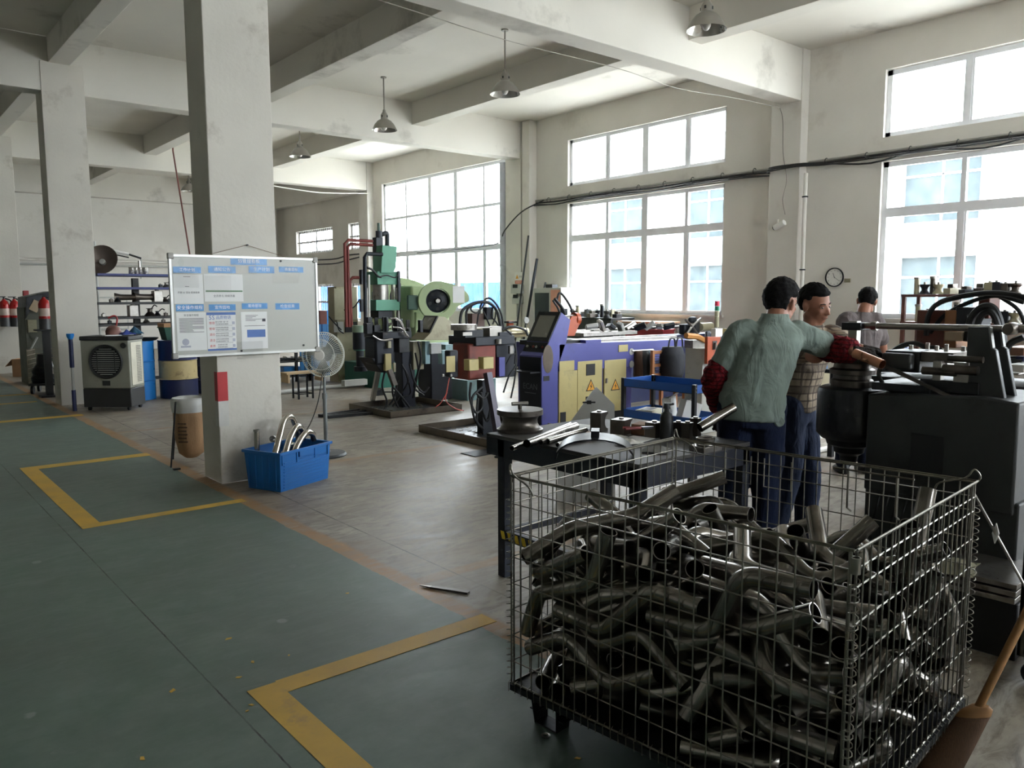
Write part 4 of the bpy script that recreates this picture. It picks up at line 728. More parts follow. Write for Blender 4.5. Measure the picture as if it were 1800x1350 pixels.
for i, q in enumerate([[(676, 655), (672, 680), (680, 705), (676, 720)], [(694, 655), (690, 690), (700, 716)], [(706, 640), (718, 668), (700, 700), (690, 715)], [(720, 640), (728, 670), (744, 690), (754, 680)], [(730, 620), (735, 650), (728, 680), (745, 695)], [(712, 650), (722, 690), (706, 700), (712, 714)], [(735, 600), (740, 630), (734, 660), (726, 700)], [(690, 680), (700, 690), (712, 705), (720, 716)], [(700, 668), (692, 700), (684, 712)]]): Ab().pt(q, .014, 9.25+.05*(i % 3)).build('hose', BLACK, ab)
p, q = at(684, 650, 1, 9.3)-ab.location, at(694, 678, 1, 9.25)-ab.location; G().tube([p, q], .045, 4).build('cylinder_arm', DIE, ab)
Ab().pb(694, 618, 730, 720, 9.75, .4).build('column', CASTD, ab, bev=.01)
Ab().pb(716, 600, 745, 650, 9.7, .5).build('body_cabinet', OLIVE, ab, bev=.006)
Ab().pb(742, 600, 756, 640, 9.6, .3).build('console_post', TEAL, ab, bev=.004)
Ab().pb(748, 604, 776, 622, 9.55, .2).build('frame_box', LGREY, ab, bev=.004)
g = Ab(); pts = [(744, 598), (757, 585), (771, 556), (782, 557), (799, 570), (799, 592), (796, 598)]; pr = [(R2(x, y, 9.3)[0]-6.3, R2(x, y, 9.3)[1]) for x, y in pts]
co = G().prism(pr, 1, -.4, -.05).build('console', OLIVE, ab, bev=.005)
aa, bb_ = Vector((pr[1][0], 0, pr[1][1])), Vector((pr[2][0], 0, pr[2][1])); n2 = Vector((-(bb_-aa).z, 0, (bb_-aa).x)).normalized(); n2 = n2 if n2.x < 0 else -n2
q4 = [aa+n2*.001, bb_+n2*.001, bb_+n2*.012, aa+n2*.012]; G().prism([(v.x, v.z) for v in q4], 1, -.39, -.06).build('screen_bezel', DARK, co); q4 = [aa.lerp(bb_, .15)+n2*.012, aa.lerp(bb_, .9)+n2*.012, aa.lerp(bb_, .9)+n2*.015, aa.lerp(bb_, .15)+n2*.015]; G().prism([(v.x, v.z) for v in q4], 1, -.35, -.1).build('screen', SCREEN, co)
Ab().pb(734, 618, 795, 705, 9.9, .6).build('oil_tank', CASTD, ab, bev=.02)
Ab().pb(745, 604, 905, 622, 10.0, .6).build('bed', TEAL, ab, bev=.006)
Ab().pb(788, 668, 872, 716, 9.8, .7).build('base_tank', TEAL, ab, bev=.01)
Ab().pb(770, 616, 790, 640, 9.6, .3).build('valve_block', TEAL, ab)
p, q = at(885, 586, 1, 9.9)-ab.location, at(926, 584, 1, 9.9)-ab.location; G().tube([p, q], .075, 20).build('mandrel_tube', pm('brass_tube', (170, 160, 130), .3, .8), ab)
Ab().pb(890, 564, 903, 577, 9.9, .15).build('carriage', ORANGE, ab, bev=.004); Ab().pb(886, 565, 909, 568, 9.85, .2).build('carriage_plate', DARK, ab)
Ab().pt([(880, 580), (900, 574), (922, 580), (928, 590)], .02, 9.8).build('hose', BLACK, ab)
gz = at(925, 563, 1, 9.7)-ab.location; G().at(Matrix.Translation(gz) @ Euler((PI/2, 0, 0)).to_matrix().to_4x4()).lathe([(0, -.015), (.05, -.015), (.05, .015), (0, .015)], 20, cap=False).build('pressure_gauge', LGREY, ab); Ab().pt([(925, 570), (926, 580), (930, 590)], .01, 9.7).build('gauge_pipe', STEEL, ab)
# --- hydraulic press
hp = thing('hydraulic_press', 'tall green four column hydraulic press', 'press', (7.2, 12.7, 0)); Hp = lambda: PB(hp); YP = 12.6
Hp().pb(606, 640, 736, 692, YP-.4, 1.1).build('base', GREEND, hp, bev=.01)
Hp().pb(650, 600, 706, 645, YP, .6).build('bolster', CASTD, hp, bev=.01)
Hp().pb(634, 527, 703, 546, YP-.15, .9).build('moving_platen', GREENP, hp, bev=.006)
Hp().pb(650, 546, 690, 560, YP, .5).build('upper_die', DARK, hp, bev=.006)
Hp().pb(640, 477, 702, 500, YP-.15, .9).build('crown', GREENP, hp, bev=.006)
for x in (642, 697): Hp().pc(x, 500, x+7, 605, YP+.0).build('press_column', STEEL, hp)
for x in (640, 688): Hp().pc(x, 500, x+7, 605, YP+.55).build('press_column', STEEL, hp)
for x in (641, 696): Hp().pc(x-1, 498, x+9, 506, YP-.02, 8).build('column_nut', DARK, hp)
Hp().pb(655, 417, 674, 490, YP, .35).build('cylinder_cover', CASTD, hp, bev=.01)
Hp().pc(660, 406, 672, 418, YP+.05).build('cylinder_cap', CASTD, hp); Hp().pc(663, 392, 668, 406, YP+.08, 10).build('breather', pm('breather_green', (70, 92, 84), .5), hp)
Hp().pt([(672, 412), (680, 410), (681, 422), (681, 440)], .04, YP+.15, 10).build('elbow_pipe', CASTD, hp)
g = G(); pr = [(R2(x, y, YP-.2)[0]-7.2, R2(x, y, YP-.2)[1]) for x, y in ((672, 431), (698, 433), (696, 470), (692, 480), (670, 480))]; hb = G().prism(pr, 1, -.3, .0).build('valve_hood', GREENP, hp, bev=.005)
Hp().pc(655, 500, 683, 540, YP+.1).build('ram', STEEL, hp)
Hp().pb(631, 474, 642, 500, YP-.1, .3).build('valve_cabinet', CASTD, hp, bev=.006); Hp().pb(632, 526, 640, 548, YP-.16, .5).build('platen_end', CASTD, hp)
PIPER = pm('red_pipe', (112, 46, 40), .5, .2)
for q in ([(655, 424), (612, 422), (606, 428), (609, 575)], [(655, 431), (616, 429), (611, 434), (614, 575)], [(631, 488), (620, 488), (615, 493), (618, 575)]):
    P = [at(x, y, 1, YP-.1)-hp.location for x, y in q]; G().tube([P[0], P[1], P[2], P[3]], .028, 10).build('hydraulic_pipe', PIPER, hp)
for q in ([(672, 447), (645, 446), (641, 452), (643, 600)],): P = [at(x, y, 1, YP-.3)-hp.location for x, y in q]; G().tube(P, .035, 10).build('return_pipe', CASTD, hp); G().tube([P[2]+Vector((.06, -.02, -.3)), P[3]+Vector((.06, -.02, -.25))], .022, 8).build('drop_pipe', LGREY, hp)
Hp().pt([(645, 470), (655, 475), (664, 485), (670, 487)], .02, YP-.3).pt([(665, 487), (680, 484), (694, 488), (700, 482)], .012, YP-.3).build('hose', BLACK, hp)
Hp().pb(698, 476, 704, 530, YP-.2, .1).build('gauge_rail', CASTD, hp)
mt = Hp().pc(620, 582, 644, 614, YP-1.0, 24).build('pump_motor', CASTD, hp); v = at(632, 577, 1, YP-1.0)
Hp().pc(619, 572, 645, 584, YP-1.0, 24).build('motor_cap', pm('motor_cap_green', (128, 146, 126), .45), hp); Hp().pc(622, 604, 642, 616, YP-1.0, 20).build('motor_flange', GREENP, hp); Hp().pc(626, 614, 640, 645, YP-1.0, 16).build('motor_shaft_guard', CASTD, hp); Hp().pc(622, 644, 646, 652, YP-1.0, 16).build('motor_foot', CASTD, hp)
Hp().pb(600, 668, 646, 678, YP-.55, .12).build('foot_plate', LGREY, hp)
ec = thing('electric_cabinet', 'beige electric cabinet beside the green press', 'cabinet', (6.7, 13.7, 0)); Ec = lambda: PB(ec)
Ec().pb(578, 504, 630, 690, 13.6, .35).build('body', OLIVE, ec, bev=.006); dd = Ec().pb(587, 507, 628, 562, 13.58, .02).build('door', pm('cabinet_beige', (176, 170, 144), .5, dirt=(130, 120, 96), damt=.3), ec, bev=.003)
Ec().pb(586, 566, 604, 584, 13.57, .03).build('open_wiring', LGREY, ec); Ec().pb(606, 566, 628, 584, 13.575, .025).build('dark_bay', BLACK, ec)
for i, q in enumerate([[(578, 556), (590, 570), (600, 580)], [(592, 566), (596, 580), (604, 586)], [(632, 526), (622, 540), (605, 545)]]): Ec().pt(q, .012, 13.5).build('cable', BLACK, ec)
# --- pale green punch presses with flywheels
def punch(label, c, yp, sc_, seed, poster):
    v = at(*c, 1, yp); t = thing('punch_press', label, 'press', (v.x, v.y, 0)); z = v.z; r = .36*sc_
    ax = Euler((PI/2, 0, math.radians(-25))).to_matrix().to_4x4(); M0 = Matrix.Translation((0, 0, z)) @ ax
    G().box(-.3, .45, .25, .95, 0, z-.2).build('column', PALEG, t, bev=.02); G().box(-.5, .6, .1, 1.1, 0, .5).build('base', PALEG, t, bev=.02); G().box(-.35, .5, .3, .8, z-.5, z+.28).build('crown', PALEG, t, bev=.04)
    g = G().at(M0); n = 40; out = []
    for i in range(n):
        a = 2*PI*i/n; x, y = r*math.cos(a), r*math.sin(a)
        if x > r*.45 and y > -.2*r: x = r*.45+(x-r*.45)*2.1; y = y*.9+r*.12
        out.append((x, y))
    inn = [(r*.62*math.cos(2*PI*i/n), r*.62*math.sin(2*PI*i/n)) for i in range(n)]
    vs = [(x, y, h) for h in (0, .14) for x, y in out]+[(x, y, h) for h in (0, .14) for x, y in inn]
    fs = []
    for i in range(n):
        j = (i+1) % n; fs += [(i, j, n+j, n+i), (2*n+i, 3*n+i, 3*n+j, 2*n+j), (n+i, n+j, 3*n+j, 3*n+i), (i, 2*n+i, 2*n+j, j)]
    g.add(vs, fs).build('flywheel_guard', PALEG, t, bev=.006)
    fw = G().at(M0).lathe([(0, .06), (r*.18, .06), (r*.2, .08), (r*.5, .05), (r*.58, .10), (r*.6, .02), (0, .02)], 36, cap=False).build('flywheel', CASTD, t)
    G().at(M0).lathe([(0, .13), (r*.1, .13), (r*.14, .11), (r*.16, .05)], 20, cap=False).build('hub', STEEL, fw)
    for i in range(5):
        a = 2*PI*i/5-PI/2; G().at(M0 @ Matrix.Translation((r*.4*math.cos(a), r*.4*math.sin(a), .064))).lathe([(0, .004), (r*.09, .004), (r*.09, 0)], 16, cap=False).build('spoke_hole', BLACK, fw)
    if poster: G().at(M0).box(r*.75, r*1.35, -r*.1, r*.75, .142, .145).build('notice_sheet', PAPER, t)
    G().at(M0).box(-r*1.5, -r*.98, -r*.45, r*.3, -.1, .06).build('brake_housing', pm('brake_green', (72, 100, 88), .5), t, bev=.02); return t
punch('pale green punch press with open flywheel and notice sheet', (768, 529), 12.1, 1.0, 1, True)
punch('pale green punch press half hidden behind the green press', (704, 522), 14.4, 1.1, 2, False)
cb = thing('violet_cabinet', 'violet grey steel box between the two punch presses', 'cabinet', (8.9, 13.8, 0)); PB(cb).pb(709, 551, 752, 690, 13.6, .4).build('body', pm('violet_grey', (96, 98, 140), .5), cb, bev=.006); PB(cb).pb(708, 548, 753, 551, 13.58, .44).build('lid', LGREY, cb); PB(cb).pb(714, 542, 722, 548, 13.7, .08).build('black_knob', BLACK, cb, bev=.01)
fr_ = thing('pipe_stand', 'thin tan pipe frame standing before the grid window', 'frame', at(722, 620, 1, 13.3)); PB(fr_).pt([(716, 676), (716, 527), (728, 526), (729, 676)], .02, 13.3, 8, 1).build('frame', pm('tan_pipe', (176, 140, 112), .5), fr_)
# props on the floor near the presses
po = thing('leaning_post', 'pale square post leaning against the dark bending head', 'post', at(655, 704, 2, 0)); G().tube([Vector((0, 0, 0)), at(666, 645, 1, 9.9)-po.location], .045, 4).build('post', LGREY, po)
fp = thing('foot_pedal', 'black foot pedal on the floor by the leaning post', 'pedal', at(664, 695, 2, 0)); G().prism([(-.1, 0), (.1, 0), (.06, .12), (-.08, .06)], 1, -.06, .06).build('pedal', DARK, fp, bev=.006); G().tube(smooth_path([(.06, 0, .05), (.3, -.05, .04), (.6, .1, .04)], 5), .012, 6).build('cord', BLACK, fp)
for i, (y_, o_) in enumerate([(0, 0), (.05, .03), (.1, -.04)]):
    o = G().box(-.38, .3, -.03, .03, 0, .04).build('steel_offcut', DARK); o.location = Vector((5.2+o_, 9.55+.14*i, .0)); o.rotation_euler = (0, 0, .15*i-.1); tag(o, ['steel offcut nearest the whiteboard beside the drip tray', 'middle steel offcut beside the drip tray', 'farthest steel offcut beside the drip tray'][i], 'offcut', 'steel offcuts on the floor')
o = G().tube(smooth_path([at(480, 691, 2, .04), at(560, 682, 2, .04), at(640, 676, 2, .04), at(735, 668, 2, .04)], 5), .035, 10).build('floor_conduit', LGREY); tag(o, 'white conduit lying on the floor before the green press', 'conduit')
# ------------------------------------------------------------------ people
def WP(x, y, d):               # world point on a photo pixel's sight line at camera depth d
    return Vector((0, 0, CAM_H)) + (_r2*((x-900)/FPX) + _u2*(-(y-675)/FPX) + _f)*d
SKIN = pm('tan_skin', (150, 102, 80), .55, var=.06, scale=18)
HAIR = pm('black_hair', (20, 18, 18), .8, spec=.15, var=.3, scale=60, stretch=(1, 1, 6), bump=.5, bscale=90)
def cloth(name, rgb, var=.08, fold=.6, fs=(3, 3, 1.2)):
    m = pm(name, rgb, .9, var=var, scale=9); nt = m.node_tree; L = nt.links; b = nt.nodes['Principled BSDF']
    tc = N(nt, 'TexCoord'); mp = N(nt, 'Mapping'); mp.inputs['Scale'].default_value = fs; mp.inputs['Rotation'].default_value = (.3, .5, 0); L.new(tc.outputs['Object'], mp.inputs[0])
    n = N(nt, 'TexNoise'); n.inputs['Scale'].default_value = 4; n.inputs['Detail'].default_value = 4; n.inputs['Distortion'].default_value = .8; L.new(mp.outputs[0], n.inputs['Vector'])
    bp = N(nt, 'Bump'); bp.inputs['Strength'].default_value = fold; bp.inputs['Distance'].default_value = .04; L.new(n.outputs[0], bp.inputs['Height']); L.new(bp.outputs[0], b.inputs['Normal']); b.inputs['Specular IOR Level'].default_value = .2
    return m
def stripes(m, dirs, scale, col, width, amt=.8):   # woven stripes / checks over a cloth colour
    nt = m.node_tree; L = nt.links; b = nt.nodes['Principled BSDF']; src = b.inputs['Base Color'].links[0].from_socket; tc = N(nt, 'TexCoord')
    for d in dirs:
        w_ = N(nt, 'TexWave', wave_type='BANDS', bands_direction=d); w_.inputs['Scale'].default_value = scale; w_.inputs['Distortion'].default_value = 1.2; w_.inputs['Detail Scale'].default_value = .6; L.new(tc.outputs['Object'], w_.inputs['Vector'])
        k = ramp(nt, w_.outputs[0], [(1-width-.05, (0, 0, 0)), (1-width+.05, (amt,)*3)]); src = mixc(nt, k, src, lin(col))
    L.new(src, b.inputs['Base Color']); return m
SHIRT1 = cloth('sage_shirt', (122, 134, 127)); NAVYC = cloth('navy_trousers', (28, 36, 58), fold=.5)
SHIRT2 = stripes(stripes(cloth('plaid_shirt', (150, 136, 118)), 'XZ', 7, (70, 62, 58), .12), 'Z', 2.3, (92, 82, 74), .3, .6)
SHIRT3 = cloth('grey_tshirt', (104, 96, 96)); JEANS = cloth('dark_jeans', (38, 46, 66), fold=.5)
CUFF = stripes(cloth('red_sleeve_cover', (126, 30, 38), fold=.9, fs=(6, 6, 6)), 'XZ', 14, (60, 16, 22), .3, .7)
GLOVE = cloth('dark_work_glove', (50, 44, 40), fold=.8, fs=(8, 8, 8)); SHOE = pm('black_shoe', (22, 22, 24), .5)
def fuse(g, name, mat, par, vox, sm=4, disp=0):
    o = g.build(name, mat, par, ang=180); m = o.modifiers.new('fuse', 'REMESH'); m.mode = 'VOXEL'; m.voxel_size = vox; m.use_smooth_shade = True
    m = o.modifiers.new('smooth', 'SMOOTH'); m.factor = .5; m.iterations = sm
    if disp:
        t = bpy.data.textures.new(name, 'CLOUDS'); t.noise_scale = .11; m = o.modifiers.new('folds', 'DISPLACE'); m.texture = t; m.strength = disp; m.mid_level = .5; m.texture_coords = 'LOCAL'
    return o
def limb(g, pts, rs, n=14, k=5):
    P = smooth_path(pts, k); m = len(pts); R = []
    for i in range(len(P)):
        t = i/(len(P)-1)*(m-1); a = min(int(t), m-2); R.append(rs[a]+(rs[a+1]-rs[a])*(t-a))
    g.tube(P, R, n); g.ball(P[0], R[0], 12, 8); g.ball(P[-1], R[-1], 12, 8); return g
def ering(c, a, b, ax, n=24, p=2.4):
    ax = Vector((ax[0], ax[1], ax[2] if len(ax) > 2 else 0)).normalized(); fo = Vector((-ax.y, ax.x, 0)).normalized(); out = []
    for i in range(n):
        t = 2*PI*i/n; cx, sy = math.cos(t), math.sin(t); k = (abs(cx)**p+abs(sy)**p)**(-1/p); out.append(Vector(c)+ax*a*cx*k+fo*b*sy*k)
    return out
def hand(g, w_, d, nrm, curl=.6, s=1.0, fat=1.0, thumb=1):
    d = Vector(d).normalized(); nrm = Vector(nrm); nrm = (nrm-d*nrm.dot(d)).normalized(); sd_ = d.cross(nrm); w_ = Vector(w_)
    for t in range(5): g.ball(w_+d*(.02+.016*t)*s, (.022*s*fat,)*3, 10, 6)
    for q in (-.026, -.009, .009, .026):
        for t in (.03, .055, .08): g.ball(w_+d*t*s+sd_*q*s, .014*s*fat, 8, 6)
    for i, (q, L_) in enumerate(((-.030, .066), (-.010, .078), (.010, .072), (.030, .056))):
        p = w_+d*.088*s+sd_*q*s; pts = [p-d*.012*s]; a = 0
        for k in range(3):
            pts.append(p); a += curl*(.55+.25*k); p = p+(d*math.cos(a)+nrm*math.sin(a))*L_*s*(.46, .31, .23)[k]
        pts.append(p); g.tube(pts, [.0098*s*fat]*2+[.009*s*fat, .0085*s*fat, .0068*s*fat], 8); g.ball(pts[-1], .007*s*fat, 8, 6)
    p = w_+d*.03*s+sd_*(-.026*thumb)*s; q1 = p+(d*.55-sd_*.62*thumb+nrm*.4).normalized()*.042*s; q2 = q1+(d*.85-sd_*.1*thumb+nrm*.5).normalized()*.034*s; g.tube([w_+d*.012*s, p, q1, q2], [.014*s*fat, .0125*s*fat, .0108*s*fat, .0085*s*fat], 8); g.ball(q2, .0085*s*fat, 8, 6)
def head_parts(root, body, c, fwd, tilt, s=1.0, hair='short', eyes=True, hs=1.0):
    """adds head shapes to the body mesh and builds hair / eyes; c = head centre relative to root"""
    f = Vector((fwd[0], fwd[1], 0)).normalized(); rt = Vector((f.y, -f.x, 0)); u = Vector((0, 0, 1))
    M = Matrix.Translation(c) @ Matrix(((rt.x, f.x, 0, 0), (rt.y, f.y, 0, 0), (0, 0, 1, 0), (0, 0, 0, 1))) @ Euler((tilt[0], tilt[1], 0)).to_matrix().to_4x4() @ Matrix.Scale(s, 4)
    b = body; b.M = M
    b.ball((0, -.012, .028), (.074, .094, .088), 24, 16)          # skull
    b.ball((0, .022, -.03), (.06, .07, .082), 20, 14)              # face
    b.ball((0, .045, -.085), (.036, .036, .028), 14, 10)           # chin
    b.ball((0, .068, .018), (.052, .02, .014), 14, 8)              # brow
    for x in (-1, 1):
        b.ball((x*.034, .066, -.026), (.02, .018, .018), 10, 8)    # cheek
        b.ball((x*.05, .0, -.07), (.016, .04, .03), 10, 8)         # jaw corner
        b.ball((x*.076, -.008, -.012), (.009, .018, .031), 10, 8); b.ball((x*.084, -.014, .0), (.006, .014, .022), 10, 8)   # ear
    b.tube([(0, .084, .008), (0, .096, -.016), (0, .108, -.036), (0, .092, -.042)], [.007, .0095, .0115, .008], 8)   # nose
    b.ball((0.012, .094, -.038), .008, 8, 6); b.ball((-.012, .094, -.038), .008, 8, 6)
    b.ball((0, .086, -.062), (.022, .009, .0055), 12, 6); b.ball((0, .083, -.072), (.019, .009, .006), 12, 6)         # lips
    b.M = Matrix.Identity(4)
    h = G(); h.M = M; vs = []; n, m = 40, 28
    for i in range(m+1):
        t = PI*i/m
        for j in range(n):
            a = 2*PI*j/n; x, y, z = math.sin(t)*math.cos(a), math.sin(t)*math.sin(a), -math.cos(t)
            front = y > .25; line = .36 if front else (-.82 if y < -.2 else -.25)
            if hair == 'fringe' and y > .2: line = .30
            if abs(x) > .6 and -.2 < y < .35: line = .02
            k = hs*(1.10+.02*math.sin(9*a+3*z)+.014*math.sin(17*a-5*z)) if z > line else .80
            vs.append((x*.078*k, -.013+y*.098*k, .03+z*.093*k))
    h.add(vs, [(i*n+j, i*n+(j+1) % n, (i+1)*n+(j+1) % n, (i+1)*n+j) for i in range(m) for j in range(n)])
    o = h.build('hair', HAIR, root, ang=180); q = o.modifiers.new('s', 'SUBSURF'); q.levels = q.render_levels = 1; t = bpy.data.textures.new('tuft', 'CLOUDS'); t.noise_scale = .02; q = o.modifiers.new('d', 'DISPLACE'); q.texture = t; q.strength = .012; q.texture_coords = 'LOCAL'
    if eyes:
        for x in (-1, 1):
            e = G(); e.M = M; e.ball((x*.031, .0745, .001), (.0125, .0085, .0062), 10, 6); e = e.build('eye', pm('eye_white', (196, 190, 182), .3), root)
            e2 = G(); e2.M = M; e2.ball((x*.031+.003, .0815, -.0005), (.0055, .003, .005), 8, 6); e2.build('iris', BLACK, e)
            w2 = G(); w2.M = M; w2.tube([(x*.014, .085, .019), (x*.03, .085, .024), (x*.046, .072, .02)], .0032, 6); w2.build('eyebrow', HAIR, root)
            l2 = G(); l2.M = M; l2.tube([(x*.018, .0835, .004), (x*.031, .084, .008), (x*.044, .077, .004)], .0024, 6); l2.build('eyelid', SKIN, root)
        l = G(); l.M = M; l.tube([(-.021, .087, -.067), (0, .094, -.067), (.021, .087, -.067)], .0019, 6); l.build('mouth_line', pm('lip_shadow_tone', (96, 52, 46), .6), root)
    return M
def person(label, feet, J, fw, headfw, tilt, shirt, pants, sleeve, extra):
    """J: world joints. neck, head, pelvis, shoulders Ls Rs, elbows Le Re, wrists Lw Rw, ankles La Ra"""
    root = thing('person', label, 'person', (feet[0], feet[1], 0)); o = root.location
    q = {k: Vector(v)-o for k, v in J.items()}; ax = (q['Rs']-q['Ls']); hx_ = Vector((fw[1], -fw[0], 0)).normalized(); hip = extra.get('hip', .085)
    La, Ra = q['La'], q['Ra']; Lh, Rh = q['pelvis']-hx_*hip, q['pelvis']+hx_*hip; F = Vector((fw[0], fw[1], 0)).normalized()
    Lk = Lh.lerp(La, .52)+F*.04; Rk = Rh.lerp(Ra, .52)+F*.04
    b = G()
    limb(b, [q['neck']-Vector((0, 0, .04)), q['neck'].lerp(q['head'], .5), q['head']-Vector((0, 0, .05))], [.062, .055, .055])
    mid = q['pelvis'].lerp(q['neck'], .5)
    b.loft([ering(q['pelvis']-Vector((0, 0, .08)), .13, .09, hx_), ering(q['pelvis'], .14, .095, hx_), ering(mid, .135, .09, ax.lerp(hx_, .5)), ering(q['pelvis'].lerp(q['neck'], .78), .155, .095, ax), ering(q['neck']-Vector((0, 0, .045)), .11, .07, ax), ering(q['neck'], .06, .055, ax)])
    for s_, e_, w_ in (('Ls', 'Le', 'Lw'), ('Rs', 'Re', 'Rw')):
        limb(b, [q[s_], q[s_].lerp(q[e_], .5), q[e_], q[e_].lerp(q[w_], .45), q[w_]], [.05, .045, .038, .038, .027])
    for h_, k_, a_ in ((Lh, Lk, La), (Rh, Rk, Ra)):
        limb(b, [h_, h_.lerp(k_, .5), k_, k_.lerp(a_, .4), a_], [.078, .07, .05, .05, .034]); limb(b, [a_-Vector((0, 0, .02)), a_+F*.12-Vector((0, 0, .05))], [.035, .03])
    for w_, e_, sg in (('Lw', 'Le', -1), ('Rw', 'Re', 1)):
        d, nr, cu = extra.get(w_, (q[w_]-q[e_], F-Vector((0, 0, 1)), .5)); hand(b, q[w_], d, nr, cu, thumb=sg)
    head_parts(root, b, q['head'], headfw, tilt, 1.0, extra.get('hair', 'short'), True, extra.get('hs', 1.0))
    fuse(b, 'body', SKIN, root, .0065, 3)
    # shirt
    g = G(); lo = extra.get('hem', .06); hw = extra.get('hw', .175)
    g.loft([ering(q['pelvis']-Vector((0, 0, lo)), hw, .13, hx_), ering(q['pelvis']+Vector((0, 0, .08)), hw-.002, .132, hx_), ering(mid, hw-.008, .128, ax.lerp(hx_, .5)), ering(q['pelvis'].lerp(q['neck'], .75), .185, .128, ax), ering(q['neck']-Vector((0, 0, .06)), .15, .095, ax), ering(q['neck']-Vector((0, 0, .02)), .09, .075, ax), ering(q['neck']+Vector((0, 0, .015)), .07, .068, ax)])
    for s_, e_ in (('Ls', 'Le'), ('Rs', 'Re')): limb(g, [q[s_]+(q['neck']-q[s_])*.25, q[s_], q[s_].lerp(q[e_], .55), q[s_].lerp(q[e_], sleeve)], [.075, .078, .074, .078])
    fuse(g, 'shirt', shirt, root, .011, 5, .022)
    if extra.get('collar'): g = G(); g.loft([ering(q['neck']-Vector((0, 0, .012)), .078, .074, ax), ering(q['neck']+Vector((0, 0, .03)), .07, .066, ax), ering(q['neck']+Vector((0, 0, .03)), .062, .058, ax), ering(q['neck']-Vector((0, 0, .012)), .066, .062, ax)], cap=False); g.build('collar', shirt, root, ang=180)
    g = G(); g.loft([ering(q['pelvis']-Vector((0, 0, .1)), .155, .115, hx_), ering(q['pelvis']+Vector((0, 0, .02)), .162, .115, hx_)])
    for h_, k_, a_ in ((Lh, Lk, La), (Rh, Rk, Ra)): limb(g, [h_, h_.lerp(k_, .5), k_, k_.lerp(a_, .5), a_+Vector((0, 0, .02))], [.102, .096, .08, .075, .074])
    fuse(g, 'trousers', pants, root, .013, 4, .02)
    for a_ in (La, Ra):
        g = G(); g.loft([ering(a_+F*.05-Vector((0, 0, .085)), .048, .13, hx_), ering(a_+F*.05-Vector((0, 0, .06)), .05, .135, hx_), ering(a_+F*.02-Vector((0, 0, .03)), .044, .10, hx_), ering(a_-F*.02+Vector((0, 0, .01)), .04, .05, hx_)]); s2 = g.build('shoe', SHOE, root, ang=60); s2.location.z += .0
    return root, q, ax
# --- man in sage shirt, back to the camera, right arm at the turret
D1 = 4.40; fd = Vector((.641, .767, 0)); rr_ = Vector((.767, -.641, 0))
pel = WP(1322, 718, D1)
J = dict(pelvis=pel, neck=WP(1362, 561, D1-.02), head=WP(1374, 531, D1+.03), Ls=WP(1296, 592, D1), Rs=WP(1415, 594, D1+.02), Le=WP(1258, 668, D1+.06), Lw=WP(1268, 718, D1+.24),
         Re=WP(1462, 612, D1+.10), Rw=WP(1497, 617, D1-.08), La=Vector((pel.x, pel.y, .09))-rr_*.10, Ra=Vector((pel.x, pel.y, .09))+rr_*.10)
m1, q1, a1 = person('man in sage shirt and navy trousers seen from behind, arm reaching to the turret', (pel.x, pel.y), J, fd+rr_*.25, rr_*.8+fd*.6, (-.12, .1), SHIRT1, NAVYC, .62,
    dict(hem=.06, hw=.178, collar=True, hs=1.07, Rw=(rr_*.8-fd*.3-Vector((0, 0, .15)), Vector((0, 0, -1)), .55), Lw=(Vector((.1, .1, -.9)), fd, .6)))
def cuff(root, a, e, b, nm='sleeve_cover'):
    g = G(); P = []; R = []; n = 25; Q = smooth_path([a, e, b], 12)
    for i in range(n): t = i/(n-1); P.append(Q[i]); R.append((.062+.014*math.sin(t*PI)+.006*math.sin(t*40))*(.72 if i in (0, n-1) else 1))
    o = g.tube(P, R, 22).build(nm, CUFF, root, ang=180); t = bpy.data.textures.new('c', 'CLOUDS'); t.noise_scale = .045; m = o.modifiers.new('f', 'DISPLACE'); m.texture = t; m.strength = .022; return o
cuff(m1, q1['Rs'].lerp(q1['Re'], .60), q1['Re'], q1['Rw']+(q1['Rw']-q1['Re'])*.02); cuff(m1, q1['Ls'].lerp(q1['Le'], .58), q1['Le'], q1['Lw'])
g = G(); hand(g, q1['Rw'], rr_*.8-fd*.3-Vector((0, 0, .15)), (0, 0, -1), .55, 1.08, 1.4, 1); fuse(g, 'glove', GLOVE, m1, .005, 2)
g = G(); hand(g, q1['Lw'], Vector((.1, .1, -.9)), fd, .6, 1.03, 1.22, -1); fuse(g, 'glove', GLOVE, m1, .005, 2)
G().tube(smooth_path([q1['Lw']+Vector((-.03, 0, -.02)), q1['Lw']+Vector((-.04, -.02, -.06)), q1['Lw']+Vector((-.05, -.02, -.13))], 4), .003, 5).build('loose_thread', PAPER, m1)
tb_ = q1['pelvis']; G().at(Matrix.Translation(tb_+rr_*.115-fd*.115+Vector((0, 0, -.055))) @ Euler((PI/2, 0, -.7)).to_matrix().to_4x4()).lathe([(.0, .006), (.024, .006), (.03, 0)], 16, cap=False).build('hem_button_tab', SHIRT1, m1)
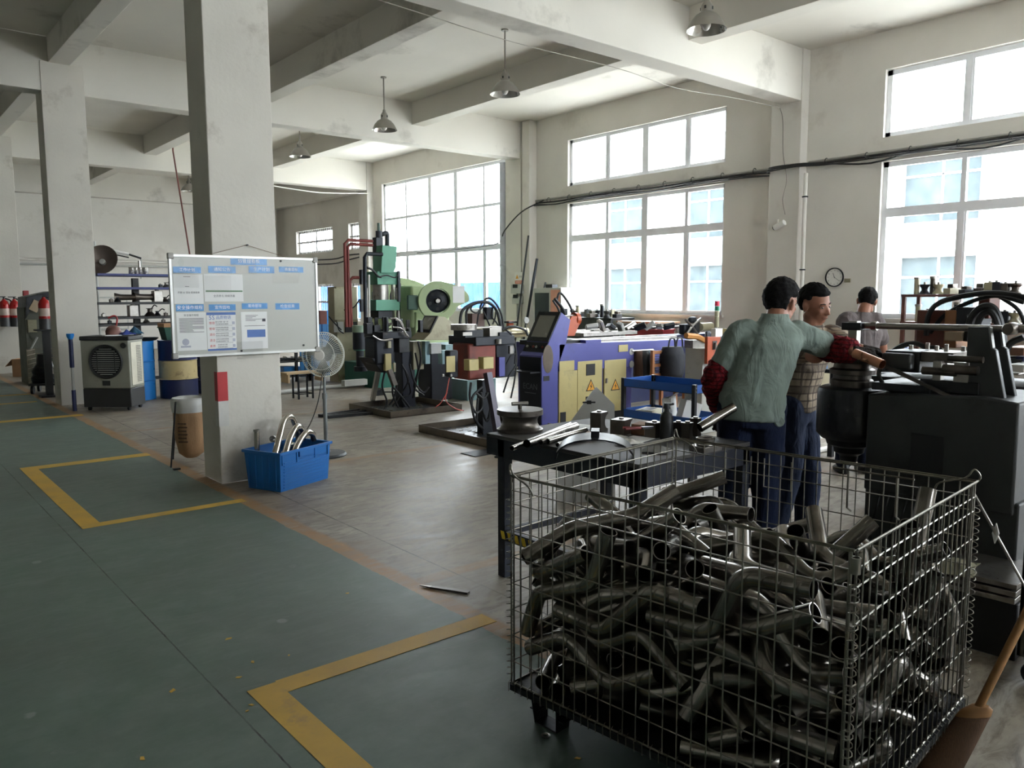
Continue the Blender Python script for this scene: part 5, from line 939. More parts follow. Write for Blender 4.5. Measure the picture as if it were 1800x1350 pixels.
# --- man in plaid shirt facing the turret
D2 = 4.86; p2_ = WP(1396, 712, D2+.12)
J = dict(pelvis=p2_, neck=WP(1426, 580, D2+.02), head=WP(1433, 535, D2-.02), Ls=WP(1470, 596, D2+.03), Rs=WP(1400, 602, D2-.0), Le=WP(1487, 612, D2-.22), Lw=WP(1512, 612, D2-.42), Re=WP(1432, 628, D2-.2), Rw=WP(1462, 612, D2-.34),
         La=Vector((p2_.x, p2_.y, .09))+rr_*.10, Ra=Vector((p2_.x, p2_.y, .09))-rr_*.10)
m2, q2_, a2 = person('man in plaid shirt looking down at the turret from behind', (p2_.x, p2_.y), J, -fd*.6+rr_*.8, rr_*.5-fd*.87, (-.22, .12), SHIRT2, JEANS, .55, dict(hem=.03, hw=.15, collar=True, Lw=(rr_*.8-fd*.2+Vector((0, 0, -.2)), Vector((0, 0, -1)), .7)))
g = G(); hand(g, q2_['Lw'], rr_*.8-fd*.2+Vector((0, 0, -.2)), (0, 0, -1), .7, 1.03, 1.22, -1); fuse(g, 'glove', GLOVE, m2, .005, 2)
# --- man in grey t-shirt at the back bench, seen from behind
D3 = 7.15; p3_ = WP(1508, 678, D3)
J = dict(pelvis=p3_, neck=WP(1516, 552, D3+.02), head=WP(1524, 530, D3+.10), Ls=WP(1486, 565, D3), Rs=WP(1540, 566, D3+.02), Le=WP(1480, 612, D3+.10), Lw=WP(1500, 640, D3+.32), Re=WP(1552, 612, D3+.10), Rw=WP(1545, 640, D3+.32),
         La=Vector((p3_.x, p3_.y, .09))-rr_*.10, Ra=Vector((p3_.x, p3_.y, .09))+rr_*.10)
m3, q3_, a3 = person('man in grey T-shirt bent over work at the window, seen from behind', (p3_.x, p3_.y), J, fd, fd*.85+rr_*.5, (-.45, .1), SHIRT3, JEANS, .6, dict(hem=.02, hw=.16))
# ------------------------------------------------------------------ floor markings
YTAPE = pm('yellow_floor_paint', (206, 164, 62), .55, var=.1, scale=5, dirt=(170, 140, 84), damt=.3, dscale=6)
def mark(label, x0, x1, y0, y1): tag(G().box(x0, x1, y0, y1, 0, .002).build('floor_line', YTAPE), label, 'floor marking', 'yellow floor lines')
mark('wide yellow line of the parking box before the whiteboard column', 1.165, 1.295, 6.06, 8.66)
mark('narrow yellow line ending at the blue crate', 1.295, 2.33, 6.06, 6.16)
mark('narrow yellow line leading to the trash bag', 1.295, 2.30, 8.50, 8.66)
mark('wide yellow line running out of the bottom of the picture', 1.150, 1.275, 1.2, 3.07)
mark('yellow line pointing at the wire container', 1.275, 2.37, 2.96, 3.08)
mark('yellow line leading to the air cooler', -1.2, 2.42, 12.02, 12.20)
mark('pale line across the far aisle', -1.2, 2.2, 14.1, 14.2); mark('second pale line across the far aisle', -1.2, 2.3, 15.3, 15.42)
# ------------------------------------------------------------------ whiteboard on the column
wbd = thing('whiteboard', 'whiteboard with blue title strips and notices hung on the column', 'whiteboard', (2.667, 6.73, 1.53))
W2, H2 = .63, .405; YS = -.02
G().box(-W2, W2, YS, 0, -H2, H2).build('board', pm('board_enamel', (178, 178, 170), .3, var=.03, scale=2), wbd)
fa = pm('board_frame_alu', (206, 206, 202), .35, .4)
for a in ((-W2-.012, W2+.012, -H2-.014, -H2+.008), (-W2-.012, W2+.012, H2-.008, H2+.014), (-W2-.014, -W2+.006, -H2, H2), (W2-.006, W2+.014, -H2, H2)): G().box(a[0], a[1], YS-.008, .004, a[2], a[3]).build('frame_rail', fa, wbd, bev=.002)
for sx in (-1, 1):
    for sz in (-1, 1): G().cbox((sx*(W2-.004), YS/2-.004, sz*(H2-.002)), (.05, .036, .05)).build('corner_cap', pm('cap_grey', (150, 148, 142), .5), wbd, bev=.008)
G().tube([(-.38, .0, H2), (.02, .02, H2+.11), (.42, 0, H2)], .0022, 5).build('hanging_cord', pm('cord_tan', (130, 110, 90), .8), wbd)
G().cyl((.02, .0, H2+.11), (.02, .04, H2+.11), .006, n=8).build('nail', DARK, wbd)
STRIP = pm('title_blue', (70, 136, 196), .25, var=.12, scale=18); INK = pm('white_print', (226, 232, 236), .5); INKK = pm('black_print', (60, 60, 66), .6); INKR = pm('red_print', (190, 60, 62), .6); INKB = pm('blue_print', (84, 116, 178), .6)
CLEAR = glass_mat('plastic_sleeve', (.99, .99, .99), .01)
def bx_(px_, py_): return (at(px_, py_, 1, 6.71).x-2.667, at(px_, py_, 1, 6.71).z-1.53)
def sheet(name, x0, y0, x1, y1, mat, lift=.001):
    a, b = bx_(x0, (y0+y1)/2)[0], bx_(x1, (y0+y1)/2)[0]; c, d = bx_((x0+x1)/2, y1)[1], bx_((x0+x1)/2, y0)[1]
    o = G().box(a, b, YS-lift-.0012, YS-lift, c, d).build(name, mat, wbd); return o, a, b, c, d
TT = lambda x, z, l=.0026: Matrix.Translation((x, YS-l, z)) @ MY
for (x0, y0, x1, y1, s) in ((405, 453, 469, 466, '5S管理看板'), (304, 469, 353, 480, '工作计划'), (366, 468, 414, 480, '通知公告'), (437, 468, 482, 480, '生产计划'), (490, 469, 533, 479, '质量目标'), (309, 535, 358, 547, '安全操作规程'), (367, 535, 414, 546, '宣传园地'), (425, 533, 470, 543, '现场管理'), (484, 533, 526, 544, '检查结果')):
    o, a, b, c, d = sheet('title_strip', x0, y0, x1, y1, STRIP); text(s, (d-c)*.62, TT((a+b)/2, (c+d)/2), INK, o, .0002)
def notice(x0, y0, x1, y1): o, a, b, c, d = sheet('notice_sheet', x0, y0, x1, y1, PAPER); return o, a, b, c, d
def lines(o, a, b, z0, z1, n, seed, col=None, h=.0035, short=.4):
    r = random.Random(seed)
    for i in range(n):
        z = z1-(z1-z0)*i/max(1, n-1); e = b if r.random() > short else a+(b-a)*r.uniform(.3, .8)
        G().box(a, e, YS-.0030, YS-.0024, z-h/2, z+h/2).build('text_line', col or INKK, o)
o, a, b, c, d = notice(305, 482, 357, 534); lines(o, a+.08, b-.08, d-.02, d-.02, 1, 1); lines(o, a+.09, b-.1, (c+d)/2+.02, (c+d)/2+.02, 1, 1); text('开展 5S 活动 提高效率', .018, TT((a+b)/2, (c+d)/2-.03), INKK, o, .0002)
o, a, b, c, d = notice(359, 482, 427, 530); z = c+(d-c)*.38; G().box(a+.01, b-.005, YS-.003, YS-.0024, z-.006, z+.006).build('green_rule', pm('green_print', (96, 130, 96), .6), o); text('全员参与 持续改善', .022, TT((a+b)/2, c+.045), INKK, o, .0002)
o, a, b, c, d = notice(311, 549, 363, 616); text('安全操作规程', .02, TT((a+b)/2, d-.025), INKK, o, .0002); lines(o, a+.02, b-.02, c+.15, d-.05, 13, 5)
G().at(Matrix.Translation((a+.065, YS-.0026, c+.07)) @ MY).lathe([(0, .0004), (.028, .0004), (.028, 0)], 20, cap=False).build('emblem', pm('emblem_grey', (170, 172, 186), .6), o); G().box(a+.025, a+.105, YS-.003, YS-.0024, c+.025, c+.04).build('emblem_bar', pm('emblem_grey', (170, 172, 186), .6), o)
o, a, b, c, d = notice(364, 549, 415, 616); G().box(a, b, YS-.003, YS-.0024, d-.022, d).build('header_band', INKB, o); text('5S', .052, TT(a+.042, d-.045), INKB, o, .0002); text('品质物语', .032, TT(a+.14, d-.045), INKB, o, .0002)
for i, (w_, l1, l2) in enumerate((('整理', '要与不要一留一弃', '节约现场空间使用'), ('整顿', '科学布局取用快捷', '节省时间提升效率'), ('清扫', '清除垃圾美化环境', '现场光亮设备如新'), ('清洁', '洁净环境贯彻到底', '形成制度保持下去'), ('素养', '养成好的习惯', '提高素质品质'))):
    z = d-.09-i*.048; text(w_, .024, TT(a+.042, z), INKR, o, .0002); text(l1, .0135, TT(a+.125, z+.009), INKK, o, .0002); text(l2, .0135, TT(a+.125, z-.009), INKK, o, .0002); G().box(a+.07, b-.03, YS-.003, YS-.0024, z-.021, z-.0195).build('rule', INKK, o); G().box(b-.032, b-.01, YS-.003, YS-.0024, z-.012, z+.012).build('pictogram', pm('emblem_grey', (170, 172, 186), .6), o)
G().box(a, b, YS-.003, YS-.0024, c, c+.016).build('footer_band', INKB, o)
o, a, b, c, d = notice(424, 548, 470, 613); lines(o, a+.04, b-.05, d-.075, d-.03, 5, 8); lines(o, a+.03, b-.02, d-.12, d-.12, 1, 2); G().box(a+.05, b-.02, YS-.003, YS-.0024, c+.1, c+.165).build('blue_panel', INKB, o); G().box(b-.045, b-.015, YS-.003, YS-.0024, d-.085, d-.06).build('stamp', INKK, o)
for (x, y) in ((303, 476), (404, 452), (360, 485), (416, 600), (478, 468)): sheet('clear_sleeve', x, y, x+46, y+30, CLEAR, .0032)
for (x, z) in ((.49, -.36), (-.08, -.385), (.3, .385)): G().cyl((x, YS-.001, z), (x, YS-.008, z), .009, n=12).build('magnet', DARK, wbd)
# red and white tape on the column corner
t = thing('hazard_tape', 'red and white reflective tape on the whiteboard column corner', 'tape', (2.39, 6.76, .72)); G().box(-.002, .0, .0, .07, .0, .25).box(-.002, .085, -.0035, -.0015, .0, .25).build('red_band', pm('reflective_red', (176, 34, 40), .4), t); G().box(-.002, .0, .0, .07, -.22, .0).box(-.002, .085, -.0035, -.0015, -.22, .0).build('white_band', pm('reflective_white', (196, 194, 188), .4), t)
# ------------------------------------------------------------------ pedestal fan
fx, fy = 3.66, 7.33
fan = thing('pedestal_fan', 'grey pedestal fan with wire guard beside the column', 'fan', (fx, fy, 0)); fz = at(588, 622, 1, fy).z; FG = pm('fan_grey', (112, 116, 116), .5, .2); FW = pm('fan_wire', (214, 216, 206), .4, 0)
G().lathe([(.20, 0), (.205, .012), (.19, .03), (.05, .04), (.035, .06), (0, .06)], 32, cap=False).build('base', pm('fan_base', (66, 70, 72), .5), fan)
G().cyl((0, 0, .05), (0, 0, .62), .02, n=14).build('lower_pole', FG, fan); G().cyl((0, 0, .6), (0, 0, fz-.05), .014, n=12).build('upper_pole', FG, fan); G().cyl((0, 0, .58), (0, 0, .64), .026, n=12).build('collar', FG, fan)
dirF = math.atan2(-.62, -.78); FMx = Matrix.Translation((0, 0, fz)) @ Euler((0, 0, dirF)).to_matrix().to_4x4() @ Euler((0, PI/2, 0)).to_matrix().to_4x4()   # local z = towards the camera side
G().at(FMx).lathe([(0, -.2), (.05, -.19), (.075, -.15), (.075, -.05), (.05, -.03), (0, -.03)], 20, cap=False).build('motor', FG, fan)
g = G().at(FMx)
for R_, z in ((.225, .0), (.225, .022), (.15, .075), (.20, -.03)): g.torus((0, 0, z), R_, .0032, 40, 5)
g.build('guard_ring', FW, fan)
ribs = G().at(FMx)
for i in range(64):
    a = 2*PI*i/64; c_, s_ = math.cos(a), math.sin(a); ribs.tube([(.05*c_, .05*s_, .095), (.13*c_, .13*s_, .082), (.20*c_, .20*s_, .045), (.225*c_, .225*s_, .011)], .0019, 4); ribs.tube([(.06*c_, .06*s_, -.05), (.17*c_, .17*s_, -.045), (.225*c_, .225*s_, .0)], .0016, 4)
tag(ribs.build('guard_wires', FW, fan), kind='stuff')
G().at(FMx).lathe([(0, .104), (.05, .102), (.056, .094), (.05, .088), (0, .088)], 24, cap=False).build('guard_badge', WHITEP, fan)
for k in range(3):
    a0 = 2*PI*k/3; g = G().at(FMx @ Matrix.Rotation(a0, 4, 'Z')); g.loft([[(r*math.cos(t), r*math.sin(t), zz+.03*(t)) for t, zz in ((-.5, .0), (0, .012), (.55, .02))]+[(r*math.cos(t), r*math.sin(t), zz+.03*(t)+.004) for t, zz in ((.55, .02), (0, .012), (-.5, .0))] for r in (.04, .1, .16, .195)]).build('blade', pm('blade_grey', (92, 100, 98), .35), fan)
G().tube(smooth_path([(0, 0, fz-.1), (-.12, -.05, .5), (-.3, -.02, .2), (-.62, .12, .012), (-.70, .2, .01)], 6), .005, 6).build('power_cord', BLACK, fan)
# ------------------------------------------------------------------ blue crate with polished bends
cr_ = thing('plastic_crate', 'bright blue plastic crate of tubes at the column foot', 'crate', (2.647, 6.131, 0), math.atan2(.24, .58)); CB = pm('crate_blue', (24, 104, 178), .4, var=.06, scale=3)
CW, CD, CH = .62, .40, .33; f_ = .02
def wallq(p0, p1, q0, q1, t, name):
    a, b, c, d = map(Vector, (p0, p1, q0, q1)); n = (b-a).cross(c-a).normalized()*t; G().add([a, b, d, c, a+n, b+n, d+n, c+n], [(0, 1, 2, 3), (4, 7, 6, 5), (0, 4, 5, 1), (1, 5, 6, 2), (2, 6, 7, 3), (3, 7, 4, 0)]).build(name, CB, cr_)
wallq((f_, f_, 0), (CW-f_, f_, 0), (0, 0, CH), (CW, 0, CH), -.006, 'side_wall'); wallq((CW-f_, f_, 0), (CW-f_, CD-f_, 0), (CW, 0, CH), (CW, CD, CH), -.006, 'side_wall'); wallq((CW-f_, CD-f_, 0), (f_, CD-f_, 0), (CW, CD, CH), (0, CD, CH), -.006, 'side_wall'); wallq((f_, CD-f_, 0), (f_, f_, 0), (0, CD, CH), (0, 0, CH), -.006, 'side_wall')
G().box(f_, CW-f_, f_, CD-f_, .003, .012).build('crate_floor', CB, cr_)
for a in ((-.015, CW+.015, -.015, .004), (-.015, CW+.015, CD-.004, CD+.015), (-.015, .004, -.015, CD+.015), (CW-.004, CW+.015, -.015, CD+.015)): G().box(*a, CH-.02, CH+.004).build('rim', CB, cr_, bev=.003)
for i in range(9):
    z = .03+i*.026; y = f_*(1-z/CH); G().box(.05, CW-.05, y-.007, y, z-.004, z+.004).build('rib', CB, cr_)
for x in (.03, .2, .42, .585): y = f_*(1-.27/CH); G().box(x-.006, x+.006, y-.009, y, .225, .315).build('upright_rib', CB, cr_)
G().box(.22, .40, -.012, .004, .262, .312).build('label_plate', CB, cr_, bev=.003)
for i in range(5): x = f_*(1-.2/CH); G().box(x-.008, x, .05+i*.075, .056+i*.075, .02, .29).build('rib', CB, cr_)
POL = pm('polished_tube', (196, 190, 178), .2, .95, var=.1, scale=6)
cm = cr_.matrix_basis.copy(); cm = Matrix.Translation(cr_.location) @ Matrix.Rotation(cr_.rotation_euler.z, 4, 'Z')
arcs = [([(.04, .10, .28), (.16, .15, .44), (.27, .2, .55), (.40, .24, .56), (.50, .28, .45), (.56, .3, .30)], 'large arched tube at the top of the blue crate'), ([(.10, .05, .27), (.22, .10, .40), (.34, .14, .48), (.46, .19, .46), (.54, .24, .34)], 'second arched tube lying across the blue crate'), ([(.18, .035, .27), (.30, .06, .38), (.42, .09, .43), (.54, .13, .40), (.59, .16, .34)], 'low arched tube at the front of the blue crate'), ([(.04, .30, .05), (.045, .29, .5)], 'short upright tube standing in the blue crate'), ([(.09, .12, .34), (.2, .22, .34)], 'short flanged tube end at the left of the blue crate'), ([(.15, .22, .41), (.28, .28, .40)], 'short flanged tube end behind the arched tubes'), ([(.3, .3, .2), (.45, .32, .3), (.57, .33, .26)], 'half hidden tube at the back of the blue crate'), ([(.1, .2, .12), (.3, .2, .14), (.5, .2, .12)], 'tube lying deep in the blue crate'), ([(.12, .1, .06), (.3, .12, .07), (.52, .1, .06)], 'tube on the floor of the blue crate')]
for k, (p, lab) in enumerate(arcs):
    t = thing('polished_tube', lab, 'tube', cm @ Vector(p[0]), 0, 'tubes in the blue crate'); P = [cm.to_3x3() @ (Vector(q)-Vector(p[0])) for q in p]; r = .027 if k < 3 else .022
    G().tube(smooth_path(P, 6) if len(P) > 2 else P, r, 16, inner=.002).build('tube_body', POL if k not in (4, 5) else DIE, t)
    if k in (3, 4, 5):
        e, d_ = (P[-1], (P[-1]-P[0]).normalized()) if k == 3 else (P[0], (P[0]-P[-1]).normalized()); G().tube([e-d_*.014, e+d_*.002], r+.006, 18, inner=.008).build('flange', STEEL, t)
# ------------------------------------------------------------------ trash bag stand behind the column
ts = thing('trash_stand', 'woven trash sack in a steel leg stand behind the column', 'trash sack', (2.50, 7.78, 0))
for x, y in ((-.2, -.02), (.22, .1), (-.08, .32)): G().tube([(x*1.15, y*1.15, 0), (x*.75, y*.75+.02, .62)], .008, 8).build('leg', DARK, ts)
SACK = pm('woven_sack', (168, 132, 96), .8, var=.15, scale=8, stretch=(1, 1, .4), bump=.3)
def wob(r, z, k, n=28): return [(r*(1+.06*math.sin(3*a+k)+.04*math.sin(7*a+2*k))*math.cos(a)+.01, r*(1+.06*math.sin(3*a+k)+.04*math.sin(7*a+2*k))*math.sin(a)+.12, z) for a in [2*PI*i/n for i in range(n)]]
G().loft([wob(.06, .05, 1), wob(.12, .10, 2), wob(.15, .25, 2.4), wob(.155, .45, 2.8), wob(.15, .58, 3)]).build('sack', SACK, ts, ang=180)
G().loft([wob(.158, .50, 3), wob(.168, .56, 3.2), wob(.165, .625, 3.6), wob(.15, .64, 4), wob(.13, .60, 4.4), wob(.12, .45, 4.8)], cap=False).build('liner', pm('white_bag', (214, 214, 212), .4), ts, ang=180)
PRN = pm('sack_print', (96, 74, 58), .8)
for i in range(6): G().at(Matrix.Translation((.0, .12, .22+.035*i)) @ Matrix.Rotation(-2.3, 4, 'Z')).box(.150, .158, -.04, .05-.01*(i % 2), 0, .012).build('print_line', PRN, ts)
o = G().box(-.03, .03, -.02, .02, 0, .015).build('bolt_scrap', DARK); o.location = (2.28, 7.62, 0); tag(o, 'black scrap on the floor by the sack stand', 'scrap')
# ------------------------------------------------------------------ air cooler
ca = Vector((2.526, 12.537, 0)); cbp = Vector((3.045, 12.086, 0)); ang = math.atan2(cbp.y-ca.y, cbp.x-ca.x); cw = (cbp-ca).length
ac = thing('air_cooler', 'grey and black evaporative air cooler with round grille', 'air cooler', ca, ang); AG = pm('cooler_grey', (140, 140, 128), .5, var=.06, dirt=(104, 104, 92), damt=.2); AD = pm('cooler_black', (46, 46, 46), .5)
G().box(0, cw, 0, .42, .32, 1.0).build('housing', AG, ac, bev=.012); G().box(0, cw, .0, .42, .05, .32).build('water_tank', AD, ac, bev=.012); G().box(-.01, cw+.01, -.01, .43, 1.0, 1.06).build('top_tray', AD, ac, bev=.012)
gm = Matrix.Translation((cw*.52, 0, .70)) @ Euler((PI/2, 0, 0)).to_matrix().to_4x4()
G().at(gm).lathe([(.225, 0), (.245, .015), (.235, .03), (.215, .02), (.205, -.02)], 36, cap=False).build('grille_ring', AD, ac); G().at(gm).lathe([(0, -.0), (.21, -.0), (.21, .003), (0, .003)], 30, cap=False).build('grille_back', BLACK, ac)
for i in range(13):
    z = -.18+.03*i; h = math.sqrt(max(0, .2**2-z*z)); G().box(cw*.52-h, cw*.52+h, -.018, -.006, .70+z-.004, .70+z+.004).build('louver', LGREY, ac)
for x in (-.12, .13): G().box(cw*.52+x-.005, cw*.52+x+.005, -.02, -.006, .56, .84).build('louver_bar', AD, ac)
G().cyl((cw*.9, .001, .93), (cw*.9, -.02, .93), .04, n=16).build('knob', AD, ac); G().box(cw*.42, cw*.58, -.003, 0, .36, .43).build('name_plate', AD, ac)
sv = G().box(cw, cw+.008, .05, .37, .36, .97).build('side_pad_panel', pm('pad_cream', (206, 200, 182), .6), ac)
for i in range(24):
    for j in range(4): G().box(cw+.008, cw+.0095, .2+j*.035, .222+j*.035, .4+i*.022, .411+i*.022).build('slot', AD, sv)
for x in (.06, cw-.06): 
    for y in (.05, .37): G().cyl((x-.015, y, .03), (x+.015, y, .03), .03, n=14).build('caster', BLACK, ac)
# things on the cooler
A_ = lambda x, y, z: Matrix.Translation(ca) @ Matrix.Rotation(ang, 4, 'Z') @ Vector((x, y, z))
lp = thing('work_lamp', 'rusty work lamp head lying on the air cooler', 'lamp', A_(.38, .2, 1.062)); G().lathe([(.1, 0), (.105, .06), (.085, .11), (.04, .14), (0, .145)], 20, cap=False).build('head', pm('rusty_red', (120, 84, 76), .6, .2), lp); G().tube(smooth_path([(.04, 0, .12), (.06, 0, .24), (.02, 0, .28), (-.06, 0, .25)], 5), .012, 8).build('handle', pm('red_plastic', (150, 30, 32)), lp)
rag('rag', 'blue rag heaped on the air cooler', A_(.54, .25, 1.064), .3, .26, .22, .12, pm('blue_cloth', (40, 60, 130), .9, var=.2), seed=21); rag('rag', 'teal rag at the back of the air cooler', A_(.60, .38, 1.064), .3, .22, .2, .2, pm('teal_cloth', (30, 72, 96), .9, var=.2), seed=22)
o = G().box(-.12, .12, -.05, .05, 0, .012).build('paper_slip', PAPER); o.location = A_(.42, .08, 1.063); o.rotation_euler = (0, 0, .2); tag(o, 'white slip on the air cooler before the lamp head', 'paper')
# drums
def drum(label, x, y, r, h, mats, name='steel_drum', bung=True):
    t = thing(name, label, 'drum', (x, y, 0)); zs = [0, .02, h*.33-.012, h*.33, h*.33+.012, h*.66-.012, h*.66, h*.66+.012, h-.02, h]; prof = [(r, z) if i not in (3, 6) else (r+.012, z) for i, z in enumerate(zs)]
    cuts = [(0, 4), (4, 7), (7, 10)] 
    for k, (a, b) in enumerate(((0, 4), (3, 7), (6, 10))): G().lathe(prof[a:b], 32, cap=False).build(['lower_shell', 'middle_shell', 'upper_shell'][k], mats[k], t)
    G().lathe([(0, h-.015), (r-.012, h-.015), (r-.006, h+.004), (r+.004, h+.004), (r+.004, h-.012)], 32, cap=False).build('lid', mats[2], t)
    if bung: G().cyl((r*.6, 0, h-.015), (r*.6, 0, h+.01), .03, n=12).build('bung', STEEL, t)
    return t
BB = pm('barrel_blue', (40, 124, 200), .3, var=.05); ND = pm('drum_navy', (26, 34, 74), .4, var=.15, dirt=(40, 40, 50), damt=.2); BEI = pm('drum_beige', (190, 172, 124), .5, var=.1, scale=5, dirt=(110, 84, 52), damt=.3, dscale=5)
drum('bright blue plastic drum behind the air cooler', 3.50, 13.42, .25, .92, (BB, BB, BB), 'plastic_drum'); drum('navy steel drum with a stained beige middle band', 4.08, 13.30, .29, .92, (ND, BEI, ND)); drum('navy steel drum half behind the whiteboard column', 4.72, 13.62, .28, .7, (ND, ND, ND))
lid_ = thing('drum_tray', 'black oil tray on the blue plastic drum', 'tray', (3.58, 13.4, .93)); G().lathe([(0, .004), (.2, .004), (.24, .04), (.246, .04), (.205, 0), (0, 0)], 24, cap=False).build('tray', BLACK, lid_)
bx4 = thing('green_bin', 'dark green plastic bin on the beige banded drum', 'bin', (4.12, 13.35, .925)); G().loft([[(-.22, -.14, 0), (.22, -.14, 0), (.22, .14, 0), (-.22, .14, 0)], [(-.26, -.17, .2), (.26, -.17, .2), (.26, .17, .2), (-.26, .17, .2)]]).build('bin_body', pm('bin_green', (30, 78, 62), .5), bx4, bev=.006); G().box(-.27, .27, -.18, .18, .19, .205).build('rim', pm('bin_green', (30, 78, 62), .5), bx4, bev=.003)
cbx = thing('flat_carton', 'flat tan carton lid on the green bin', 'carton', (4.12, 13.36, 1.131)); G().box(-.26, .26, -.17, .17, 0, .06).build('carton', pm('cardboard', (176, 136, 100), .8), cbx, bev=.003)
# ------------------------------------------------------------------ cantilever shelf rack behind the drums
RY = 15.3; rk = thing('shelf_rack', 'blue cantilever shelf rack with dark post behind the drums', 'rack', (4.3, RY, 0)); SB = pm('rack_blue', (58, 66, 122), .5, var=.1); PG = pm('rack_post', (70, 70, 70), .6, .2)
R_ = lambda x, y: (R2(x, y, RY)[0]-4.3, R2(x, y, RY)[1])
G().box(R_(238, 540)[0], R_(249, 540)[0], .1, .2, 0, R_(243, 489)[1]).build('post', PG, rk, bev=.004); G().box(R_(360, 540)[0], R_(371, 540)[0], .1, .2, 0, R_(243, 489)[1]).build('post', PG, rk, bev=.004)
SHZ = []
for i, (y, m) in enumerate(((482, SB), (505, SB), (531, PG), (556, PG), (568, PG))):
    z = R_(240, y)[1]; SHZ.append(z); G().box(R_(165, y)[0], R_(420, y)[0], -.25, .45, z-.04, z).build('shelf', m, rk, bev=.003)
G().box(R_(170, 520)[0], R_(420, 520)[0], .15, .2, .1, .16).build('base_rail', PG, rk)
def on(i, x): return Vector((R2(x, 520, RY)[0], RY, SHZ[i]))
d_ = thing('dish_reflector', 'big grey dish reflector on the top rack shelf', 'reflector', on(0, 184)+Vector((0, .1, .0))); G().at(TR(0, 0, .24, rx=1.2, rz=-.5)).lathe([(.05, -.12), (.12, -.1), (.22, -.03), (.27, .02), (.275, .02), (.225, -.04), (.12, -.115), (.05, -.13)], 30, cap=False).build('dish', pm('dish_grey', (112, 100, 92), .45, .5), d_); G().at(TR(0, 0, .24, rx=1.2, rz=-.5)).cyl((0, 0, -.14), (0, 0, -.06), .05).build('socket', LGREY, d_)
BRIGHT = pm('bright_cup', (196, 190, 184), .25, .8)
for k, x in enumerate((234, 241, 248, 257)): o = thing('metal_cup', ['bright metal cup leftmost on the top rack shelf', 'bright metal cup second on the top rack shelf', 'bright metal cup with a rod in it on the top shelf', 'bright metal cup rightmost on the top rack shelf'][k], 'cup', on(0, x)+Vector((0, 0, 0)), 0, 'metal cups on the rack'); G().lathe([(.05, 0), (.055, .01), (.052, .10), (.055, .12), (.045, .12), (.044, .02), (0, .02)], 18, cap=False).build('cup', BRIGHT, o)
G().cyl((.0, 0, .02), (.0, 0, .24), .022, n=10).build('rod', BRIGHT, [c for c in bpy.data.objects if c.get('label') == 'bright metal cup with a rod in it on the top shelf'][0])
def horn(label, p, s, rz):
    t = thing('flared_pipe', label, 'pipe', p, rz); G().at(TR(0, 0, .09*s, ry=PI/2)).lathe([(.085*s, -.2*s), (.08*s, -.19*s), (.055*s, -.1*s), (.05*s, .1*s), (.075*s, .17*s), (.07*s, .17*s), (.044*s, .1*s), (.05*s, -.1*s), (.075*s, -.2*s)], 20, cap=False).build('pipe_shell', pm('rack_steel', (120, 110, 100), .4, .7), t); return t
horn('flared steel pipe with open mouth on the third shelf', on(2, 222), .95, -.3); horn('second flared steel pipe near the rack post', on(2, 254), 1.0, .2)
rnd = random.Random(77)
for i, (sh, x, kind) in enumerate([(1, 283, 'b'), (1, 293, 'c'), (2, 195, 'b'), (2, 206, 'c'), (2, 276, 'B'), (2, 290, 'c'), (2, 297, 'b'), (3, 180, 'b'), (3, 262, 'g'), (3, 275, 'c'), (3, 232, 'B'), (3, 290, 'b'), (4, 190, 'b'), (4, 255, 'c'), (4, 285, 'b'), (2, 310, 'B'), (3, 330, 'b'), (2, 345, 'c')]):
    nm = dict(b='tool_block', B='motor_block', c='casting', g='gearbox')[kind]; names = {0: 'top', 1: 'second', 2: 'third', 3: 'fourth', 4: 'lowest'}
    t = thing(nm, '%s %s on the %s rack shelf, %s' % (['small dark', 'squat dark', 'flat dark', 'round dark'][i % 4], nm.replace('_', ' '), names[sh], ['above the beige drum', 'beside the whiteboard edge', 'near the column', 'left of the flared pipes', 'right of the rack post', 'touching the whiteboard edge', 'at the whiteboard corner', 'behind the lamp head', 'right of the post', 'above the green bin', 'against the post', 'above the carton', 'behind the cooler', 'by the post foot', 'over the carton lid', 'hidden by the whiteboard', 'behind the whiteboard', 'far behind the whiteboard'][i]), 'part', on(sh, x))
    s = {'b': .6, 'B': 1.5, 'c': .9, 'g': 1.4}[kind]; m = [DARK, STEEL, DIE][i % 3]
    if kind in 'bB': G().box(-.05*s, .05*s, -.06*s, .06*s, 0, .09*s if kind == 'b' else .2).build('block', m, t, bev=.006); G().cyl((0, 0, .08*s), (0, 0, .12*s if kind == 'b' else .22), .025*s, n=12).build('stub', STEEL, t)
    else: G().lathe([(.06*s, 0), (.065*s, .02), (.03*s, .04*s+.02), (.03*s, .09*s), (.05*s, .1*s), (0, .1*s)], 18, cap=False).build('casting_body', m, t); G().tube(smooth_path([(.02, 0, .08*s), (.08, 0, .14*s), (.13, 0, .12*s)], 4), .01, 6).build('pipe_stub', DARK, t)
pn_ = thing('wall_panel', 'white electric panel on the end wall behind the rack', 'panel', (R2(195, 560, 26.4)[0], 26.4, R2(195, 580, 26.4)[1])); G().box(-.9, .5, 0, .09, 0, 1.0).build('panel_box', LGREY, pn_, bev=.01); G().box(-.85, .45, -.01, 0, .05, .95).build('panel_door', PLAST, pn_, bev=.004)
